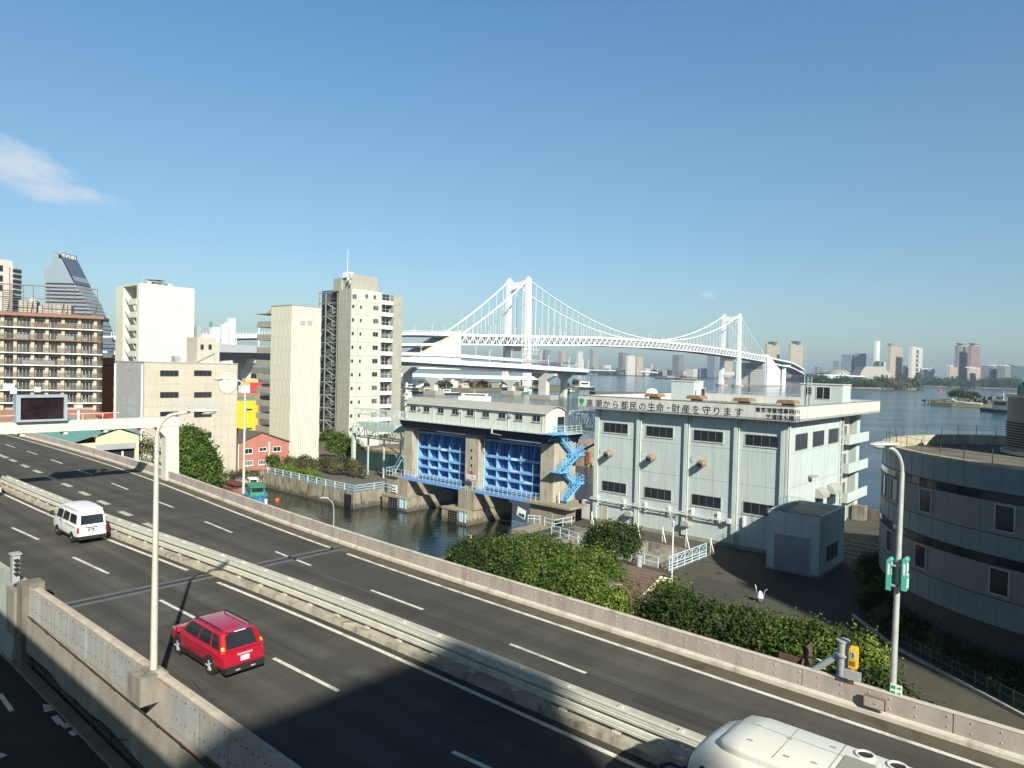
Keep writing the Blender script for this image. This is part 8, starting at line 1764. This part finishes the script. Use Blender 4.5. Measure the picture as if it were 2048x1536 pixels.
gb = thing('studio_building', 'silver lattice office building with a sphere between two hotel towers', 'building', (0, 0, 0), 0, GRP); x, z = PY(1836, 738, 2600); B = MB(); B.box(x - 50, x + 60, 2600, 2630, 3, 40); B.box(x - 30, x + 40, 2600, 2630, 40, 60); part('body', B, tm['white'], gb); part('sphere', MB().lathe((x + 48, 2600, 50), [(0.1, -14), (8, -11), (13, -5), (14, 0), (13, 5), (8, 11), (.1, 14)], 14), m_steel, gb, True)
fv2 = viaduct('shore_viaduct', 'thin white viaduct running along the far shore in front of the dome', pts_px([(1480, 2900, 30), (1560, 2700, 30), (1640, 2350, 26), (1720, 2330, 24), (1730, 2500, 20)]), 18, 4, rail=2)
fv3 = viaduct('shore_viaduct', 'long low white bridge along the left far shore under the main span', pts_px([(1130, 3300, 22), (1230, 3200, 22), (1300, 3180, 20), (1330, 3300, 14)]), 16, 5, rail=3)
t, d = gridbox('white_pavilion', 'low white pavilion among the trees near the dome', 1660, 2300, 1656, 1700, 749, 3, m_white, group=GRP)
# right: small promontory, jetty, ship, red buoy
shore('promontory', [(1862, 600), (1905, 585), (1960, 575), (2100, 560), (2200, 700), (1985, 760), (1930, 770), (1868, 700)], 2.6, mat('scrub_ground', (.14, .13, .07), .95, 0, .3, .1))
x = (1917 - 1024) / FPX * 680; u, v = UV(x, 680); tree('tree', 'dark rounded tree clump on the promontory left of the moored ship', 'tree', u, v, 2.5, [(0, 0, 5, 9, 7, 4.6), (10, 8, 4, 7, 6, 4)], 4000, .8, lf_dark, 2, .4, seed=77, clump=.9)
t = thing('jetty', 'broken dark wooden jetty reaching out from the promontory', 'jetty', (0, 0, 0), 0); B = MB()
for px, Y in ((1852, 640), (1872, 610)): x = (px - 1024) / FPX * Y; B.box(x, x + 18, Y, Y + 6, 1.8, 3.4); [B.tube((x + k * 3.4, Y + 1, -2), (x + k * 3.4, Y + 1, 3.6), .5, n=6) for k in range(6)]
part('deck', B, mat('dark_jetty_wood', (.07, .06, .045), .9, 0, .3, .5), t)
t = thing('pipeline', 'pale curved pipeline along the promontory edge', 'pipeline', (0, 0, 0), 0); part('pipe', MB().path([((px - 1024) / FPX * Y, Y, z) for px, Y, z in ((1884, 618, 3.5), (1893, 612, 5.5), (1905, 600, 5.6), (1915, 594, 3.6), (1935, 585, 3.3), (1965, 575, 3.2))], .7, 8), m_white, t)
B = MB(); rr = random.Random(8)
for k in range(16): px = 1940 + k * 4.5; Y = 600 + rr.uniform(-10, 60); x = (px - 1024) / FPX * Y; B.box(x, x + rr.uniform(1, 4), Y, Y + 3, 2.6, 3 + rr.uniform(1, 6))
solo('scrap_heap', B, mat('dark_scrap', (.09, .08, .065), .9, 0, .5, .3), 'dark jumble of crates and machinery on the wharf behind the moored ship', 'scrap', org=(0, 0, 0), ag=0)
boat('white moored ship with a square bridge house at the right wharf', (2004 - 1024) / FPX * 500, 500, rad(-80), 30, 9, m_hullk, mat('ship_cream', (.62, .62, .52), .5), 2.2, (.05, .42, 6.5), 7, 'ship')
x, z = PY(1880, 780, 1250); B = MB(); B.lathe((x, 1250, 0), [(2.6, -.5), (2.6, 1.2), (1.2, 2), (.9, 6), (.2, 6.6)], 10); solo('buoy', B, mat('red_buoy', (.6, .03, .05), .5), 'red channel buoy out in the bay near the island', 'buoy', org=(0, 0, 0), ag=0)
B = MB(); a = Lx(1330, 1, 0)
for k, (px, Y) in enumerate(((1375, 2500), (1330, 3000))): pass
t = boat('grey work barge with two crane masts below the lone tower', (1335 - 1024) / FPX * 2300, 2300, rad(4), 80, 20, m_hullk, m_grey, 5, (.1, .3, 7), 24, 'ship')
boat('dark crane barge below the blue shaded tower', (1372 - 1024) / FPX * 1950, 1950, rad(4), 60, 16, m_hullk, m_bro, 4, (-.1, .25, 7), 26, 'ship')
# ================================================================ foreground trees and hedges
def T(name, label, px, py, z, blobs, n, size, mt, seed, th=1.5, cat='tree', group=None, cl=.36): 
    u, v = Pz(px, py, z); return tree(name, label, cat, u, v, z, blobs, n, size, mt, th, .14, group, seed, cl)
T('tree', 'largest mid green tree filling the bank above the parapet', 1060, 1190, 3, [(0, 0, 2.3, 4.6, 3.8, 2.4), (-4.2, 2.3, 1.7, 3.0, 3.0, 1.7), (3.3, 3.4, 1.8, 3.4, 3.2, 1.8), (-1, 4.8, 1.3, 3.8, 2.3, 1.4)], 62000, .13, lf_mid, 21)
T('bush', 'darker green bush at the canal side end of the bank', 960, 1165, 3, [(0, 0, 1.8, 3.0, 2.6, 2.0), (-2.5, 1.2, 1.3, 2.2, 2, 1.5), (2.4, -1, 2.0, 2.6, 2.4, 1.8)], 24000, .12, lf_dark, 22, .8, 'bush')
T('bush', 'mid green bush crowding the parapet below the largest tree', 1130, 1235, 3, [(0, 0, 1.9, 2.8, 2.4, 2.0), (3.2, -.6, 2.0, 2.2, 2.0, 1.9), (-3.2, -.8, 2.1, 2.5, 2.2, 1.9)], 30000, .12, lf_mid, 23, .8, 'bush')
T('bush', 'light yellow-green bush right above the parapet by the brown lamp', 1175, 1262, 3, [(0, 0, 2.6, 1.6, 1.4, 1.5), (1.8, .3, 2.2, 1.5, 1.3, 1.4)], 12000, .12, lf_yel, 24, .8, 'bush')
T('tree', 'round dark tree on the edge of the intake bay', 1222, 1142, 3, [(0, 0, 2.6, 2.3, 2.1, 1.9), (-1.2, .2, 2.2, 1.7, 1.6, 1.5), (1.1, .4, 3.0, 1.5, 1.4, 1.3)], 22000, .13, lf_dark, 25, 1.8)
T('bush', 'tall bright shoots between the large tree and the hut', 1190, 1190, 3, [(0, 0, 2.0, .8, .8, 1.9), (.7, .5, 1.5, .7, .7, 1.4)], 6000, .13, lf_yel, 26, 1, 'bush')
T('bush', 'dry brown scrub with bare stems beside the hut wall', 1258, 1248, 3, [(0, 0, 1.4, 1.7, 1.3, 1.5), (1.4, -1.2, 1.1, 1.4, 1.2, 1.2)], 3600, .09, leaf_mat('leaf_dry', (.10, .08, .05), (.24, .20, .11)), 27, 1, 'bush', cl=.5)
T('tree', 'olive green tree in front of the cream hut gable', 1338, 1252, 3, [(0, 0, 1.6, 1.5, 1.3, 1.5), (1.5, -.4, 1.3, 1.3, 1.2, 1.3)], 15000, .12, lf_mid, 28)
T('bush', 'dark hedge clump above the parapet right of the hut', 1420, 1310, 3, [(0, 0, 1.7, 2.4, 1.7, 1.7), (-2.4, -.3, 1.8, 2.2, 1.6, 1.8), (2.6, .1, 1.6, 2.1, 1.6, 1.6)], 30000, .12, lf_dark, 29, .8, 'bush')
T('bush', 'green hedge clump below the handcart', 1530, 1335, 3, [(0, 0, 1.6, 2.2, 1.5, 1.6), (2.2, 0, 1.6, 1.9, 1.4, 1.6), (-2.0, .2, 1.6, 1.9, 1.4, 1.6)], 26000, .12, lf_mid, 30, .8, 'bush')
T('bush', 'hedge clump behind the brown sign board', 1625, 1375, 3, [(0, 0, 1.9, 1.8, 1.3, 1.8), (1.6, .2, 1.9, 1.5, 1.2, 1.7), (-1.8, .3, 1.7, 1.7, 1.3, 1.6)], 24000, .12, lf_mid, 31, .8, 'bush')
T('bush', 'yellow-tipped bush right of the thick sign pole', 1722, 1405, 3, [(0, 0, 2.0, 1.1, 1.0, 1.8), (.6, -.4, 1.4, 1.0, 1.0, 1.4)], 14000, .12, lf_yel, 32, .8, 'bush')
T('bush', 'dark bush between the yellow phone and the lamp post', 1745, 1445, 3, [(0, 0, 1.3, 1.2, 1.0, 1.3), (.8, .2, 1.0, 1.0, 1.0, 1.1)], 12000, .12, lf_dark, 33, .8, 'bush')
T('bush', 'low clipped round bush past the lamp post foot', 1850, 1490, 3, [(0, 0, .8, 1.9, .9, .9), (-1.8, .3, .9, 1.4, .9, .9)], 9000, .11, lf_dark, 34, .5, 'bush')
for i, (px, py, r, h, mt_, lab) in enumerate(((1742, 1212, 1.3, 4.2, lf_mid, 'slender young tree at the left end of the planter'), (1785, 1232, 1.5, 3.4, lf_mid, 'young tree in the planter behind the lamp post'), (1825, 1255, 1.7, 2.8, lf_dark, 'shrub in the planter right of the lamp post'), (1862, 1262, 1.1, 3.6, lf_mid, 'thin yellowish tree in the planter by the dark recess'), (1905, 1290, 2.1, 3.2, lf_dark, 'shrub at the middle of the planter'), (1955, 1300, 2.2, 3.6, lf_mid, 'shrub second from the right in the planter'), (2020, 1330, 2.6, 4.0, lf_dark, 'large shrub at the right edge of the planter'), (1850, 1310, 1.9, 1.9, lf_dark, 'low groundcover bush near the left end of the planter fence'), (1960, 1365, 2.1, 1.9, lf_dark, 'low bush behind the planter fence at the right'), (1905, 1335, 1.9, 1.9, lf_olive, 'olive low bush halfway along the planter fence'), (2030, 1400, 2.0, 1.9, lf_dark, 'lowest bush at the right end of the planter fence'), (1790, 1278, 1.4, 1.7, lf_olive, 'olive low bush just behind the lamp post'), (1748, 1238, 1.2, 1.4, lf_dark, 'dark low bush under the slender young tree'))):
    u, v = Pz(px, py, 3); v += 1.0; tree('planter_shrub', lab, 'shrub', u, v, 3, [(0, 0, h * .55, r, r * .9, h * .5), (r * .5, .4, h * .4, r * .8, r * .7, h * .36), (-r * .5, .3, h * .5, r * .7, r * .6, h * .42)], 7500, .12, mt_, 1.0, .07, 'shrubs in the planter', 40 + i, .3)
a, b, c = Pz(1703, 1232, 3), Pz(1792, 1300, 3), Pz(2080, 1455, 3)
kb = MB(); kb.sweep([(*a, 3), (*b, 3), (*c, 3)], [(0, 0), (0, .22), (.2, .22), (.2, 0)]); solo('planter_kerb', kb, m_kerb, kind='structure')
gsl = MB(); gsl.prism([a, b, c, (c[0] + 6, c[1] + 8), (a[0], a[1] + 10)], 2.9, 3.02); solo('planter_soil', gsl, mat('planter_soil', (.06, .06, .03), .95, 0, .3, 1), kind='structure')
fn = thing('mesh_fence', 'low green mesh fence along the planter beside the access road', 'fence', (b[0], b[1], 3)); f0 = (b[0] + .2, b[1] + .6); f1 = (c[0], c[1] + .8); B = MB(); n = 12
for h in (.1, .55, 1.05): B.tube((*f0, 3 + h), (*f1, 3 + h), .03, n=5)
part('rail', B, mat('fence_green', (.16, .28, .22), .5, .1), fn); B = MB()
for k in range(n + 1): f = k / n; part('post', MB().tube((f0[0] + (f1[0] - f0[0]) * f, f0[1] + (f1[1] - f0[1]) * f, 3), (f0[0] + (f1[0] - f0[0]) * f, f0[1] + (f1[1] - f0[1]) * f, 4.1), .04, n=6), mat('fence_green', (0, 0, 0)), fn); B = MB()
for k in range(150): f = k / 150; B.tube((f0[0] + (f1[0] - f0[0]) * f, f0[1] + (f1[1] - f0[1]) * f, 3.1), (f0[0] + (f1[0] - f0[0]) * f, f0[1] + (f1[1] - f0[1]) * f, 4.05), .008, n=3, cap=False)
part('mesh', B, mat('fence_green', (0, 0, 0)), fn)
# utility pole in the canal-side bank with stay wires
u, v = Pz(938, 1125, 3); z1 = Pv(939, 1070, v)[1]; t = thing('utility_pole', 'short white pole with stay wires at the canal side of the bank', 'pole', (u, v, 3)); part('pole', MB().box(u - .13, u + .13, v - .13, v + .13, 2, z1).box(u - .25, u + .25, v - .2, v + .2, z1 - .9, z1 - .75), m_wh2, t); a, az = Pv(880, 1118, v - 3); part('stay_wire', MB().tube((u, v, z1 - .8), (a, v - 3, az), .02, n=4).tube((u, v, z1 - 2.6), (a + 3, v - 3, az - 1.5), .02, n=4), m_grey, t)
# ================================================================ haze
HZ = bpy.data.materials.new('thin_sea_haze'); HZ.use_nodes = True; t_ = HZ.node_tree; t_.nodes.clear(); pv = t_.nodes.new('ShaderNodeVolumePrincipled'); pv.inputs['Color'].default_value = (.62, .78, 1, 1); pv.inputs['Density'].default_value = .00011; pv.inputs['Anisotropy'].default_value = .2
mo_ = t_.nodes.new('ShaderNodeOutputMaterial'); t_.links.new(pv.outputs[0], mo_.inputs['Volume'])
HAZE = True
if HAZE: solo('haze', MB().box(-4500, 6500, -290, 6900, -5, 150), HZ, ag=0, kind='stuff')
